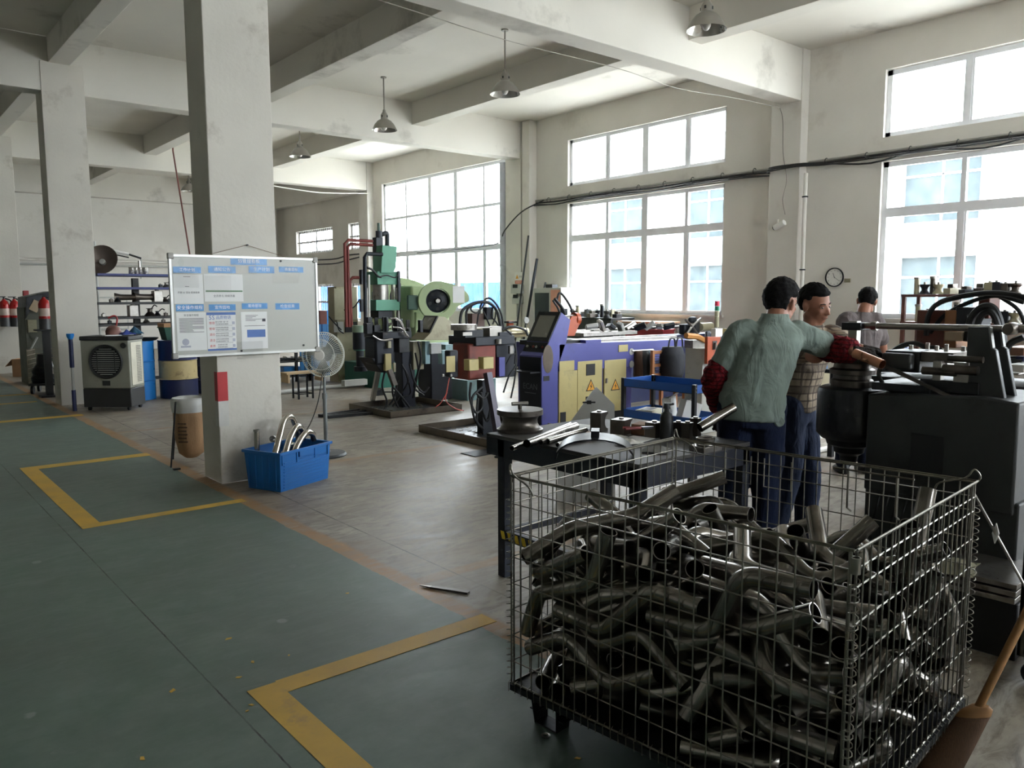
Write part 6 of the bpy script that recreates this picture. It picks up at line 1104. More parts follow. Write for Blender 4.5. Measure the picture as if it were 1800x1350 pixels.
# ------------------------------------------------------------------ far left: extinguishers, carton, wire cart, olive machine
def extinguisher(label, p, s=1.0):
    t = thing('fire_extinguisher', label, 'extinguisher', p, 0, 'fire extinguishers'); RD = pm('extinguisher_red', (176, 30, 30), .3)
    G().lathe([(.075*s, .0), (.08*s, .02*s), (.08*s, .38*s), (.06*s, .44*s), (.025*s, .47*s), (.025*s, .49*s), (0, .49*s)], 24, cap=False).build('cylinder', RD, t)
    G().lathe([(.083*s, .0), (.084*s, .16*s), (.082*s, .16*s), (.08*s, 0)], 24, cap=False).build('holder_cup', pm('holder_grey', (90, 90, 90), .4, .4), t)
    G().lathe([(.0815*s, .2*s), (.0815*s, .32*s)], 24, cap=False).build('label_band', pm('label_cream', (214, 190, 178), .5), t)
    G().box(-.012*s, .012*s, -.02*s, .02*s, .48*s, .53*s).box(-.09*s, .03*s, -.008*s, .008*s, .52*s, .535*s).build('valve', BLACK, t); G().tube(smooth_path([(.02*s, 0, .5*s), (.11*s, 0, .44*s), (.10*s, 0, .2*s)], 5), .012*s, 8).build('hose', BLACK, t); G().box(-.05*s, .05*s, .06*s, .16*s, .1*s, .14*s).build('bracket', DARK, t); return t
for k, x in enumerate((10, 28)):
    v = at(x, 574, 1, 19.70); extinguisher(['fire extinguisher with white band at the picture edge', 'fire extinguisher with orange top on the far column'][k], v, 1.18)
v = at(80, 578, 1, 14.7); st = thing('extinguisher_stand', 'grey pedestal carrying the big red extinguisher', 'stand', (v.x, v.y, 0)); G().box(-.14, .14, -.12, .12, 0, .03).build('foot', AD, st); G().box(-.05, .05, -.05, .05, .03, v.z-.01).build('post', AD, st); G().box(-.15, .15, -.13, .13, v.z-.03, v.z-.008).build('shelf', AD, st); extinguisher('large red fire extinguisher on a pedestal behind the column', (v.x, v.y, v.z-.006), 1.05)
CBM = pm('cardboard', (176, 136, 100), .8); ct = thing('cardboard_box', 'open cardboard box on the floor by the far column', 'box', (2.55, 18.95, 0), -.55)
for a in ((0, .62, 0, .006), (0, .62, .394, .4), (0, .006, 0, .4), (.614, .62, 0, .4)): G().box(*a, 0, .36).build('box_side', CBM, ct)
G().box(0, .62, 0, .4, 0, .006).build('box_bottom', CBM, ct); G().at(TR(0, 0, .36, rx=-2.5)).box(0, .62, -.004, 0, 0, .2).build('flap', CBM, ct); G().at(TR(0, .4, .36, rx=-.9)).box(0, .62, -.004, 0, 0, .2).build('flap', CBM, ct); G().at(TR(0, 0, .36, ry=-2.4)).box(-.004, 0, 0, .4, 0, .2).build('flap', CBM, ct); G().at(TR(.62, 0, .36, ry=.9)).box(0, .004, 0, .4, 0, .2).build('flap', CBM, ct)
wc = thing('wire_cart', 'small wire cart with black castings by the second column', 'cart', (2.33, 15.3, 0), -.4)
for x in (0, .5):
    for y in (0, .4): G().at(TR(x, y, .07, ry=PI/2)).lathe([(0, -.02), (.07, -.02), (.07, .02), (0, .02)], 18, cap=False).build('caster', BLACK, wc)
G().box(-.05, .55, -.05, .45, .14, .17).build('deck', AD, wc)
cwm = pm('cart_wire', (150, 138, 118), .5, .5)
for i in range(9): G().cyl((-.04, -.04+i*.06, .17), (-.04, -.04+i*.06, .75), .005, n=5).build('wire', cwm, wc)
for i in range(8): G().cyl((-.04, -.04, .2+i*.075), (-.04, .45, .2+i*.075), .005, n=5).build('wire', cwm, wc); G().cyl((-.04, .45, .2+i*.075), (.5, .45, .2+i*.075), .005, n=5).build('wire', cwm, wc)
bcm = thing('black_casting', 'heap of one black ribbed casting in the wire cart', 'casting', Vector((2.55, 15.45, .17))); G().lathe([(.2, 0), (.22, .08), (.18, .14), (.2, .2), (.12, .32), (.1, .48), (0, .5)], 20, cap=False).build('casting_body', DARK, bcm); G().cyl((.1, -.1, .2), (.1, -.22, .2), .05).build('port', STEEL, bcm)
om = thing('olive_machine', 'olive grey machine with dark sloped hood behind the column', 'machine', (2.6, 16.9, 0)); OM = pm('olive_dark', (92, 94, 80), .55, dirt=(60, 58, 50), damt=.3); O2 = lambda x, y: (R2(x, y, 16.9)[0]-2.6, R2(x, y, 16.9)[1])
G().box(O2(46, 600)[0], O2(120, 600)[0], 0, .8, 0, O2(80, 540)[1]).build('body', OM, om, bev=.01); G().prism([O2(44, 560), O2(44, 522), O2(90, 512), O2(110, 514), O2(110, 526), O2(60, 530)], 1, -.1, .8).build('hood', DARK, om, bev=.006); G().box(O2(48, 575)[0], O2(64, 575)[0], -.06, 0, O2(56, 584)[1], O2(56, 562)[1]).build('switch_box', OLIVE, om, bev=.004)
G().at(Matrix.Translation((O2(60, 538)[0], -.13, O2(60, 538)[1])) @ Euler((0, .5, 0)).to_matrix().to_4x4()).box(-.07, .07, 0, .004, -.1, .1).build('tag_card', pm('tag_cream', (206, 184, 154), .7), om); G().tube([(O2(52, 614)[0], -.1, O2(52, 614)[1]), (O2(64, 592)[0], -.1, O2(64, 592)[1])], .018, 6).build('lever', LGREY, om)
rb_ = thing('red_beacon', 'small red box on the end wall behind the olive machine', 'box', at(46, 517, 1, 26.35)); G().box(-.07, .07, 0, .1, -.1, .1).build('beacon', RED, rb_, bev=.01)
bc_ = thing('blue_mop_pole', 'pole with blue top and navy foot leaning beside the cooler', 'pole', Vector((2.42, 12.60, 0))); G().cyl((0, 0, 0), (0, 0, .3), .028, n=12).build('navy_foot', ND, bc_); G().cyl((0, 0, .3), (0, 0, .62), .02, n=12).build('grey_shaft', LGREY, bc_); G().cyl((0, 0, .62), (0, 0, 1.02), .03, n=12).build('navy_sleeve', ND, bc_); G().lathe([(.03, 1.02), (.05, 1.06), (.05, 1.1), (0, 1.1)], 12, cap=False).build('blue_cap', BB, bc_)
# stool and small rack behind the fan
so = thing('plank_stool', 'small stool with pale plank top and dark legs', 'stool', at(533, 700, 2, 0)); WP_ = pm('pale_plank', (196, 170, 132), .7, var=.1)
G().box(-.32, .32, -.13, .13, .40, .43).build('plank_top', WP_, so, bev=.004)
for x in (-.3, .27): G().box(x, x+.03, -.13, .13, .27, .40).build('end_board', WP_, so)
for x in (-.12, .12): 
    for y in (-.1, .1): G().box(x-.012, x+.012, y-.012, y+.012, 0, .40).build('leg', DARK, so)
G().tube([(-.12, -.1, .08), (.12, -.1, .08), (.12, .1, .08), (-.12, .1, .08)], .008, 6, closed=True).build('stretcher', DARK, so)
sr = thing('parts_rack', 'low dark rack with blue bins seen under the whiteboard', 'rack', (5.6, 14.2, 0)); S2 = lambda x, y: (R2(x, y, 14.2)[0]-5.6, R2(x, y, 14.2)[1])
for y in (634, 660): z = S2(520, y)[1]; G().box(S2(470, y)[0], S2(546, y)[0], 0, .5, z-.03, z).build('shelf', PG, sr)
for x in (472, 520, 543): G().box(S2(x, 650)[0], S2(x, 650)[0]+.05, 0, .05, 0, S2(520, 620)[1]).build('post', DARK, sr)
for i, x in enumerate((510, 522)): v = S2(x, 660); o = thing('blue_bin', ['left', 'right'][i]+' small blue bin on the low rack behind the stool', 'bin', (5.6+v[0], 14.3, v[1])); G().loft([[(-.07, 0, 0), (.09, 0, 0), (.09, .2, 0), (-.07, .2, 0)], [(-.09, -.02, .16), (.11, -.02, .16), (.11, .22, .16), (-.09, .22, .16)]]).build('bin_body', BB, o, bev=.004)
for i in range(4): v = S2(486+i*14, 634); o = thing('bracket_part', ['first', 'second', 'third', 'fourth'][i]+' dark bracket from the left on the low rack', 'bracket', (5.6+v[0], 14.3, v[1])); G().box(0, .16, 0, .2, 0, .04).build('foot', DARK, o, bev=.003); G().at(TR(.08, .05, .04, ry=.5)).box(0, .14, 0, .12, 0, .03).build('arm', STEEL, o)
bp2 = thing('blue_tarp_panel', 'upright blue corrugated panel behind the fan', 'panel', (6.0, 15.0, 0)); 
for i in range(7): v = R2(528+i*8, 640, 15.0)[0]-6.0; G().box(v, v+.085, -.02*(i % 2), .03, 0, 1.05).build('panel_strip', pm('panel_blue', (36, 112, 172), .4), bp2)
db = thing('maroon_bin', 'tall maroon bin with blue side behind the whiteboard edge', 'bin', (7.4, 16.8, 0)); G().box(R2(562, 560, 16.8)[0]-7.4, R2(575, 560, 16.8)[0]-7.4, 0, .6, 0, R2(570, 546, 16.8)[1]).build('bin_body', pm('maroon', (92, 40, 38), .5), db, bev=.01); G().box(R2(575, 560, 16.8)[0]-7.4, R2(581, 560, 16.8)[0]-7.4, 0, .6, 0, R2(570, 546, 16.8)[1]).build('blue_side', BB, db)
# ------------------------------------------------------------------ pendant lamps
LSH = pm('lamp_shade_grey', (150, 146, 138), .4, .5, var=.08); LIN = pm('lamp_inner', (190, 188, 182), .25, .7)
def lamp(label, x, y, zb=4.44):
    t = thing('pendant_lamp', label, 'lamp', (x, y, zb), 0, 'pendant lamps')
    G().lathe([(.215, 0), (.21, .012), (.17, .09), (.12, .15), (.07, .18), (.05, .19)], 32, cap=False).build('shade', LSH, t); G().lathe([(.212, .001), (.166, .086), (.115, .145), (.06, .172), (0, .175)], 32, cap=False).build('reflector', LIN, t)
    G().lathe([(.06, .18), (.062, .25), (.045, .28), (.03, .30), (.022, .34), (0, .34)], 20, cap=False).build('socket_housing', LSH, t)
    for i in range(4): a = PI/2*i+.4; G().cbox((.056*math.cos(a), .056*math.sin(a), .225), (.02, .02, .03)).build('vent', BLACK, t)
    G().cyl((0, 0, .33), (0, 0, ZC-zb), .012, n=10).build('rod', LSH, t); G().cyl((0, 0, ZC-zb-.02), (0, 0, ZC-zb), .05, n=14).build('ceiling_rose', LSH, t)
    G().ball((0, 0, .07), (.05, .05, .075), 16, 10).build('bulb', pm('bulb_glass', (232, 230, 224), .15), t)
for lab, x, y in (('nearest pendant lamp hanging at the top of the picture', 7.33, 5.50), ('pendant lamp under the second ceiling bay', 7.39, 8.98), ('pendant lamp before the cooler column beam', 7.33, 12.16), ('small pendant lamp beyond the cooler column beam', 7.35, 15.5), ('tiny pendant lamp at the edge of the whiteboard column', 7.35, 22.3)): lamp(lab, x, y)
# ------------------------------------------------------------------ wall services on the window wall
CON = pm('galvanised_conduit', (150, 148, 142), .5, .5)
cd_ = thing('wall_conduit', 'grey conduit with black cables clipped along the window wall', 'conduit', (11.55, 8, 3.6))
for a, b in ((13.1, 7.35), (6.7, -6)): G().cyl((.02, a-8, .04), (.02, b-8, .02), .022, n=10).build('conduit_pipe', CON, cd_)
rnd = random.Random(9)
for k in range(3):
    pts = [(0-.03*(k), y-8, -.01-.03*k-(.05 if i % 3 == 1 else 0)*(1 if k == 1 else .4)) for i, y in enumerate([13.0, 12.3, 11.5, 10.6, 9.7, 8.8, 7.9, 7.3])]+[(-.19-.02*k, 7.25-8, -.03*k), (-.2-.02*k, 6.75-8, -.02*k)]+[(-.03*k, y-8, -.02*k-(.08 if i % 2 else 0)*(k == 1)) for i, y in enumerate([6.4, 5.7, 5.0, 4.2, 3.5, 2.6, 1.6, .4, -1, -3, -6])]
    G().tube(smooth_path(pts, 4), .016-.003*k, 7).build('cable', BLACK, cd_)
for i in range(16):
    y = 12.6-i*.62
    if 6.6 < y < 7.4: continue
    G().torus((0, y-8, .015), .05, .006, 14, 5, axis=1).build('cable_tie', DARK, cd_)
dc = thing('diagonal_cable', 'black cable sloping from the wall conduit to the grid window transom', 'cable', (11.3, 13.2, 3.4)); G().tube(smooth_path([(.1, -.6, .2), (.0, .0, -.0), (.02, .6, -.36), (.2, 1.0, -.58), (.28, 2.0, -.64), (.28, 4.5, -.66)], 5), .014, 7).build('cable', BLACK, dc)
cc = thing('ceiling_cord', 'thin white cord strung below the ceiling to the wall camera', 'cord', (9, 5, 4.6)); g = G(); P = [at(640, -10, 1, 6.6), at(760, 22, 1, 6.62), at(905, 72, 1, 6.65), at(1085, 118, 1, 6.67), at(1250, 163, 1, 6.7)]; P = [at(600, -18, 1, 7.5), at(665, 0, 1, 7.5), at(730, 20, 1, 7.5), at(905, 75, 1, 7.5), at(1085, 120, 1, 7.5), at(1190, 155, 1, 7.45), at(1290, 172, 1, 7.3), Vector((11.36, 7.1, 4.5))]
G().tube(smooth_path([p-cc.location for p in P], 5), .005, 6).build('cord', pm('cord_pale', (190, 186, 178), .7), cc); G().tube(smooth_path([Vector(q)-cc.location for q in ((11.36, 7.1, 4.5), (11.37, 7.05, 4.3), (11.36, 7.02, 3.8), (11.37, 6.95, 3.4), (11.36, 7.0, 3.1), (11.38, 6.96, 2.86))], 5), .005, 6).build('drop_cord', pm('cord_grey', (120, 116, 108), .7), cc)
sc_ = thing('security_camera', 'small white bullet camera on the wall pilaster', 'camera', at(1372, 394, 0, 11.38)); G().cyl((0, .1, -.05), (-.02, -.08, .02), .045, n=16).build('housing', WHITEP, sc_); G().cyl((.02, .06, -.03), (.02, .06, .08), .015, n=8).build('mount', WHITEP, sc_); G().cyl((0, .105, -.052), (.002, .115, -.056), .036, n=14).build('lens', BLACK, sc_)
dp = thing('drain_pipe', 'pale vertical pipe on the pilaster beside the clock', 'pipe', (11.36, 6.62, 0)); G().cyl((0, 0, 0), (0, 0, 3.45), .03, n=12).build('pipe', PLAST, dp); G().torus((0, 0, 2.0), .036, .012, 14, 6).build('clamp', DARK, dp); G().torus((0, 0, 3.1), .036, .012, 14, 6).build('clamp', DARK, dp)
d2 = thing('service_duct', 'white vertical duct on the wall beside the grid window', 'duct', (11.5, 13.15, 0)); G().box(-.12, .095, -.12, .12, 0, ZC-.01).build('duct', PLAST, d2, bev=.01)
d3 = thing('downpipe', 'grey round downpipe at the edge of the grid window', 'pipe', (11.45, 13.98, 0)); G().cyl((0, 0, 0), (0, 0, 4.55), .09, n=20).build('pipe', pm('downpipe_grey', (176, 178, 186), .5), d3); G().torus((0, 0, 2.3), .093, .015, 20, 6).build('coupling', pm('downpipe_grey', (176, 178, 186), .5), d3)
d4 = thing('downpipe', 'pale round pipe in the far corner beyond the whiteboard column', 'pipe', (11.3, 26.0, 0)); G().cyl((0, 0, 0), (0, 0, 4.55), .11, n=20).build('pipe', pm('downpipe_pale', (196, 194, 188), .5), d4)
fc = thing('wall_conduit', 'pale pipe pair running along the end wall', 'conduit', (7, 26.4, 2.70)); 
for k in range(2): G().cyl((-9, 0, -.14*k), (4.4, 0, -.14*k), .03+.012*(1-k), n=10).build('conduit_pipe', [PLAST, LGREY][k], fc)
bm_ = thing('boom_arm', 'white boom with black tip slanting above the shelf rack', 'arm', (4.0, 16.5, 2.4)); a, b, c_ = (at(165, 434, 1, 16.5), at(226, 447, 1, 16.5), at(248, 454, 1, 16.5)); G().tube([a-bm_.location, b-bm_.location], .03, 8).build('boom', WHITEP, bm_); G().tube([b-bm_.location, c_-bm_.location], .018, 8).build('tip', BLACK, bm_); G().tube([c_-bm_.location, at(248, 490, 1, 16.5)-bm_.location], .012, 6).build('drop_rod', LGREY, bm_); G().tube([a-bm_.location-Vector((0, 0, .06)), b-bm_.location-Vector((0, 0, .06))], .012, 6).build('cable', BLACK, bm_); G().cyl(a-bm_.location-Vector((0, 0, 2.6)), a-bm_.location+Vector((0, 0, .1)), .04, n=10).build('mast', LGREY, bm_)
rc = thing('hanging_cord', 'thin red brown cord hanging from the ceiling beam', 'cord', at(304, 265, 2, 4.899)); G().tube([Vector((0, 0, .42)), Vector((0, 0, 0)), at(334, 450, 1, 17.0)-rc.location, at(336, 480, 1, 16.8)-rc.location], .016, 6).build('cord', pm('cord_redbrown', (112, 62, 52), .6), rc)
sg = thing('sag_cable', 'pale cable sagging under the cross beam before the far bay', 'cable', (9, 19.85, 4.45)); G().tube(smooth_path([at(470, 325, 1, 19.85)-sg.location, at(520, 333, 1, 19.85)-sg.location, at(570, 339, 1, 19.85)-sg.location, at(650, 340, 1, 19.85)-sg.location], 5), .014, 6).build('cable', WHITEP, sg)
fb_ = thing('far_wall_cable', 'dark cables looping along the barred window wall', 'cable', (11.45, 22, 2.6)); 
for k in range(2): G().tube(smooth_path([at(555, 457+8*k, 0, 11.45)-fb_.location, at(590, 455+8*k, 0, 11.45)-fb_.location, at(615, 448+8*k, 0, 11.45)-fb_.location, at(660, 445, 0, 11.45)-fb_.location], 5), .02, 6).build('cable', BLACK, fb_)
# clock, socket, meters
ck = thing('wall_clock', 'round wall clock with black rim', 'clock', at(1468, 487.5, 0, XW-.005)); CM = Matrix(((0, 0, -1, 0), (-1, 0, 0, 0), (0, 1, 0, 0), (0, 0, 0, 1)))
G().at(CM).lathe([(0, 0), (.135, 0), (.145, .01), (.145, .035), (.132, .035), (.13, .02), (0, .02)], 36, cap=False).build('rim', BLACK, ck); G().at(CM).lathe([(0, .0215), (.129, .0215), (.129, .02)], 36, cap=False).build('dial', WHITEP, ck)
for i in range(12): a = 2*PI*i/12; text(str(i or 12), .026, CM @ Matrix.Translation((.105*math.sin(a), .105*math.cos(a), .0225)), BLACK, ck, .0003, 'numeral')
for a, L_, w_ in ((math.radians(340), .07, .006), (math.radians(125), .10, .0045)): G().at(CM @ Matrix.Rotation(-a, 4, 'Z')).box(-w_/2, w_/2, -.015, L_, .024, .026).build('clock_hand', BLACK, ck)
so_ = thing('wall_socket', 'old wall socket beside the clock', 'socket', at(1490, 493, 0, XW)); G().box(-.012, 0, -.05, .05, -.03, .03).build('plate', OLIVE, so_, bev=.003)
for k, (x0, y0, x1, y1, lab) in enumerate(((905, 500, 921, 516, 'upper grey meter box on the pilaster'), (907, 521, 920, 534, 'lower grey meter box on the pilaster'))):
    v, u2 = at(x0, y1, 0, 11.38), at(x1, y0, 0, 11.38); t = thing('meter_box', lab, 'box', (11.38, (v.y+u2.y)/2, v.z)); G().box(-.12, 0, -abs(v.y-u2.y)/2, abs(v.y-u2.y)/2, 0, u2.z-v.z).build('box', LGREY, t, bev=.006); G().box(-.125, -.12, -.08, .08, .12, .2).build('window', BLACK, t); G().cyl((-.06, 0, 0), (-.06, 0, -.5), .02, n=8).build('conduit', CON, t)
ws = thing('warning_sign', 'small red and white warning sign on the pilaster', 'sign', at(912, 489, 0, 11.39)); G().box(-.006, 0, -.13, .13, -.13, .13).build('plate', WHITEP, ws); G().box(-.008, -.006, -.12, .12, -.12, -.05).build('red_panel', pm('sign_orange', (214, 120, 90), .5), ws); G().at(Matrix.Translation((-.007, .05, .03)) @ CM).prism([(-.05, -.04), (.05, -.04), (0, .05)], 2, 0, .001).build('warning_triangle', pm('warning_orange', (226, 160, 50), .5), ws); text('有电危险', .05, Matrix.Translation((-.0085, 0, -.085)) @ CM, WHITEP, ws, .0003); text('注意', .05, Matrix.Translation((-.0065, -.06, .03)) @ CM, BLACK, ws, .0003)
hc = thing('hose_cabinet', 'grey cabinet with dark glass door against the window wall', 'cabinet', (11.05, 12.2, 0)); y0_, y1_ = at(986, 540, 0, 11.0).y-12.2, at(937, 540, 0, 11.0).y-12.2; zt = at(960, 506, 0, 11.0).z
G().box(-.05, .35, y0_, y1_, .55, zt).build('cabinet_body', LGREY, hc, bev=.006); dy0 = at(968, 540, 0, 11.0).y-12.2
G().box(-.055, -.05, dy0+.05, y1_-.06, .65, zt-.1).build('glass_door', pm('dark_glass', (52, 56, 66), .15), hc); G().box(-.056, -.05, y0_+.03, dy0, .62, zt-.04).build('salmon_panel', pm('salmon', (214, 150, 128), .6), hc); G().box(0, .3, y0_+.1, y1_-.1, 0, .55).build('stand', OLIVE, hc); text('火警', .16, Matrix.Translation((-.056, (dy0+y1_)/2-.1, 1.2)) @ CM, pm('sign_red', (150, 40, 48), .6), hc, .0003); G().box(.05, .2, -.2, 0, zt, zt+.07).build('top_box', DARK, hc)
for k in range(3):
    v = at(905+12*k, 575, 0, 11.1); t = thing('leaning_rod', ['left', 'middle', 'right'][k]+' long dark rod leaning by the service duct', 'rod', (11.0, v.y, 0)); G().tube([Vector((0, 0, 0)), Vector((.36, -.15-.05*k, 2.9-.5*k))], .02+.008*(k == 1), 8).build('rod', [GREY, CASTD, DARK][k], t)
# ------------------------------------------------------------------ benches and dies along the windows
def die_thing(name, label, p, i, group):
    rnd = random.Random(i*13+5); t = thing(name, label, 'die', p, rnd.uniform(-.4, .4), group); m = [DARK, DIE, CASTD, OLIVE, GREY][i % 5]; s = rnd.uniform(.8, 1.15); k = i % 4
    if k == 0: G().prism([(-.06*s, 0), (.06*s, 0), (.05*s, .05), (.055*s, .15*s), (-.045*s, .15*s), (-.05*s, .05)], 1, -.05, .05).build('die_body', m, t, bev=.004); G().cyl((0, 0, .15*s), (0, 0, .17*s), .02).build('stud', STEEL, t)
    elif k == 1: G().lathe([(.07*s, 0), (.07*s, .02), (.045*s, .05), (.045*s, .08), (.07*s, .11), (.07*s, .13), (0, .13)], 20, cap=False).build('die_wheel', m, t); G().cyl((0, 0, .13), (0, 0, .16), .018, n=10).build('stud', STEEL, t)
    elif k == 2: G().box(-.09*s, .09*s, -.05, .05, 0, .07*s).build('die_body', m, t, bev=.004); G().box(-.04, .05, -.04, .04, .07*s, .12*s).build('upper_die', DIE, t, bev=.004)
    else: G().cyl((0, 0, 0), (0, 0, .2*s), .035*s, n=14).build('die_post', m, t); G().cyl((0, 0, .2*s), (0, 0, .23*s), .045*s, n=14).build('cap', STEEL, t)
    return t
ORD = ['first', 'second', 'third', 'fourth', 'fifth', 'sixth', 'seventh', 'eighth', 'ninth', 'tenth', 'eleventh', 'twelfth', 'thirteenth', 'fourteenth']
db_ = thing('die_bench', 'dark steel bench of dies under the middle window', 'bench', (11.1, 10.85, 0)); G().box(-.25, .4, -.72, .72, 1.16, 1.2).build('bench_top', DARK, db_, bev=.004)
for y in (-.7, .65): G().box(-.22, -.17, y, y+.05, 0, 1.16).build('leg', DARK, db_); G().box(.33, .38, y, y+.05, 0, 1.16).build('leg', DARK, db_)
G().box(-.2, .36, -.7, .7, .5, .53).build('lower_shelf', DARK, db_); G().box(-.24, -.22, -.7, .7, .75, 1.16).build('front_sheet', GREY, db_)
for i in range(11): die_thing('press_die', ORD[i]+' die from the left on the bench under the middle window', Vector((10.95+.14*(i % 3), 11.5-i*.13, 1.2)), i, 'dies under the middle window')
d2b = thing('tan_table', 'tan topped table beside the die bench', 'table', (11.1, 9.55, 0)); G().box(-.2, .4, -.5, .5, 1.12, 1.15).build('table_top', pm('tan_top', (176, 140, 110), .6), d2b, bev=.003)
for y in (-.48, .44):
    for x in (-.18, .34): G().box(x, x+.04, y, y+.04, 0, 1.12).build('leg', LGREY, d2b)
rbx = thing('red_toolbox', 'red steel toolbox on the floor stand under the middle window', 'toolbox', (10.6, 9.0, .9)); G().box(-.15, .15, -.42, .42, 0, .14).build('box', pm('toolbox_red', (186, 56, 58), .45), rbx, bev=.008); G().box(-.16, .16, -.43, .43, .12, .15).build('lid', pm('toolbox_red', (186, 56, 58), .45), rbx, bev=.004)
rbs = thing('low_stand', 'grey stand carrying the red toolbox', 'stand', (10.6, 9.0, 0)); G().box(-.3, .3, -.6, .6, .86, .9).build('stand_top', GREY, rbs); 
for x in (-.27, .22):
    for y in (-.57, .52): G().box(x, x+.05, y, y+.05, 0, .86).build('leg', GREY, rbs)
# rack before the right window
rw_ = thing('die_rack', 'rusty brown steel rack of dies before the right window', 'rack', (11.0, 3.2, 0)); BR_ = pm('rack_brown', (92, 56, 48), .6, .1, var=.2)
for y in (1.62, .1, -1.6):
    for x in (-.15, .3): G().box(x, x+.045, y, y+.045, 0, 1.6).build('upright', BR_, rw_)
for z in (1.58, 1.22, .5): G().box(-.16, .36, -1.62, 1.67, z, z+.035).build('shelf', BR_, rw_)
G().box(-.17, -.15, -1.6, 0, 1.3, 1.56).build('shelf_divider', BR_, rw_)
for i, px_ in enumerate((1610, 1624, 1638, 1648, 1672, 1697, 1722, 1738, 1750, 1766, 1784)): v = at(px_, 517, 0, 10.98); die_thing('bending_die', ORD[i]+' die from the left on the top of the brown rack', Vector((11.0, v.y, 1.616)), [3, 1, 3, 1, 2, 2, 2, 0, 0, 0, 1][i]+4*(i % 5), 'dies on the brown rack top')
for i in range(11): v = at(1612+i*17, 560, 0, 10.98); die_thing('bending_die', ORD[i]+' die from the left on the middle shelf of the brown rack', Vector((11.0, v.y, 1.256)), i+3, 'dies on the brown rack middle shelf')
# ------------------------------------------------------------------ second row machine, indicator tower, grey cabinet with orange plate
mc = thing('rear_pipe_bender', 'navy bed of a further bending machine below the middle window', 'machine', (9.4, 8.1, 0)); NB = pm('navy_bed', (44, 50, 84), .45, var=.12)
M_ = lambda: PB(mc)
M_().pb(1060, 590, 1275, 606, 7.95, .3).build('bed', NB, mc, bev=.006); M_().pb(1080, 606, 1270, 700, 8.0, .25).build('body', NB, mc, bev=.01); M_().pb(1000, 584, 1120, 590, 7.95, .3).build('rail_plate', STEEL, mc); M_().pb(985, 577, 1200, 581, 8.2, .1).build('guide_rail', STEEL, mc)
M_().pb(1193, 570, 1222, 588, 7.9, .3).build('gear_housing', CASTD, mc, bev=.02); M_().pb(1218, 562, 1230, 586, 7.95, .2).build('motor_bracket', GREY, mc); p, q = at(1230, 575, 1, 8.0)-mc.location, at(1250, 574, 1, 8.0)-mc.location; G().tube([p, q], .07, 16).build('servo_motor', OLIVE, mc); M_().pb(1208, 557, 1226, 568, 7.9, .2).build('gear_cap', CASTD, mc, bev=.03); M_().pt([(1205, 590), (1218, 572), (1232, 560)], .02, 7.85, 6, 1).pt([(1228, 590), (1215, 572), (1205, 562)], .02, 7.85, 6, 1).build('cross_brace', STEEL, mc)
for i in range(9): v = at(1040+i*17, 574+rnd.uniform(-2, 2), 1, 8.1); G().at(Matrix.Translation(v-mc.location) @ Euler((rnd.random(), rnd.random(), rnd.random()*3)).to_matrix().to_4x4()).box(-.09, .09, -.05, .05, -.03, .03).build('wrapped_part', [LGREY, STEEL, DARK][i % 3], mc, bev=.012)
tl = thing('signal_tower', 'signal tower light with red and green segments', 'signal light', at(1258, 640, 1, 7.3)); zz = lambda y: at(1258, y, 1, 7.3).z-tl.location.z
G().cyl((0, 0, -tl.location.z), (0, 0, zz(575)), .014, n=8).build('pole', LGREY, tl)
for a, b, m in ((575, 556, OLIVE), (556, 546, OLIVE), (546, 538, pm('lens_green', (30, 140, 100), .3)), (538, 529, pm('lens_red', (214, 60, 84), .3))): G().cyl((0, 0, zz(a)), (0, 0, zz(b)-.004), .035, n=16).build('segment', m, tl)
gc = thing('grey_cabinet', 'grey control cabinet with an orange bracket plate behind the sage shirt man', 'cabinet', (6.9, 5.6, 0)); Gc = lambda: PB(gc)
Gc().pb(1203, 612, 1300, 760, 5.6, .25).build('cabinet_body', LGREY, gc, bev=.008); Gc().pb(1214, 664, 1300, 672, 5.595, .01).build('dark_strip', NB, gc); pr = [(R2(x, y, 5.5)[0]-6.9, R2(x, y, 5.5)[1]) for x, y in ((1244, 592), (1267, 592), (1267, 637), (1243, 640))]
pl_ = G().prism(pr, 1, -.1, -.06).build('orange_plate', ORANGE, gc, bev=.004); v = R2(1256, 607, 5.5); G().box(v[0]-6.9-.04, v[0]-6.9+.04, -.105, -.1, v[1]-.05, v[1]+.05).build('plate_window', BLACK, pl_); G().cyl((v[0]-6.9, -.11, v[1]-.04), (v[0]-6.9, -.11, v[1]+.03), .02).build('pin', STEEL, pl_)
Gc().pb(1250, 578, 1270, 592, 5.7, .2).build('junction', WHITEP, gc); Gc().pb(1268, 578, 1300, 592, 5.75, .2).build('ochre_box', CREAM, gc); Gc().pb(1238, 582, 1250, 598, 5.7, .15).build('motor_end', CASTD, gc, bev=.02); Gc().pb(1203, 598, 1245, 612, 5.75, .2).build('steel_block', STEEL, gc); Gc().pt([(1206, 590), (1225, 592), (1242, 600)], .035, 5.75, 6, 1).build('wooden_lever', pm('lever_wood', (196, 136, 70), .6), gc); Gc().pt([(1256, 640), (1256, 655)], .006, 5.5, 6, 1).build('wire', BLACK, gc)
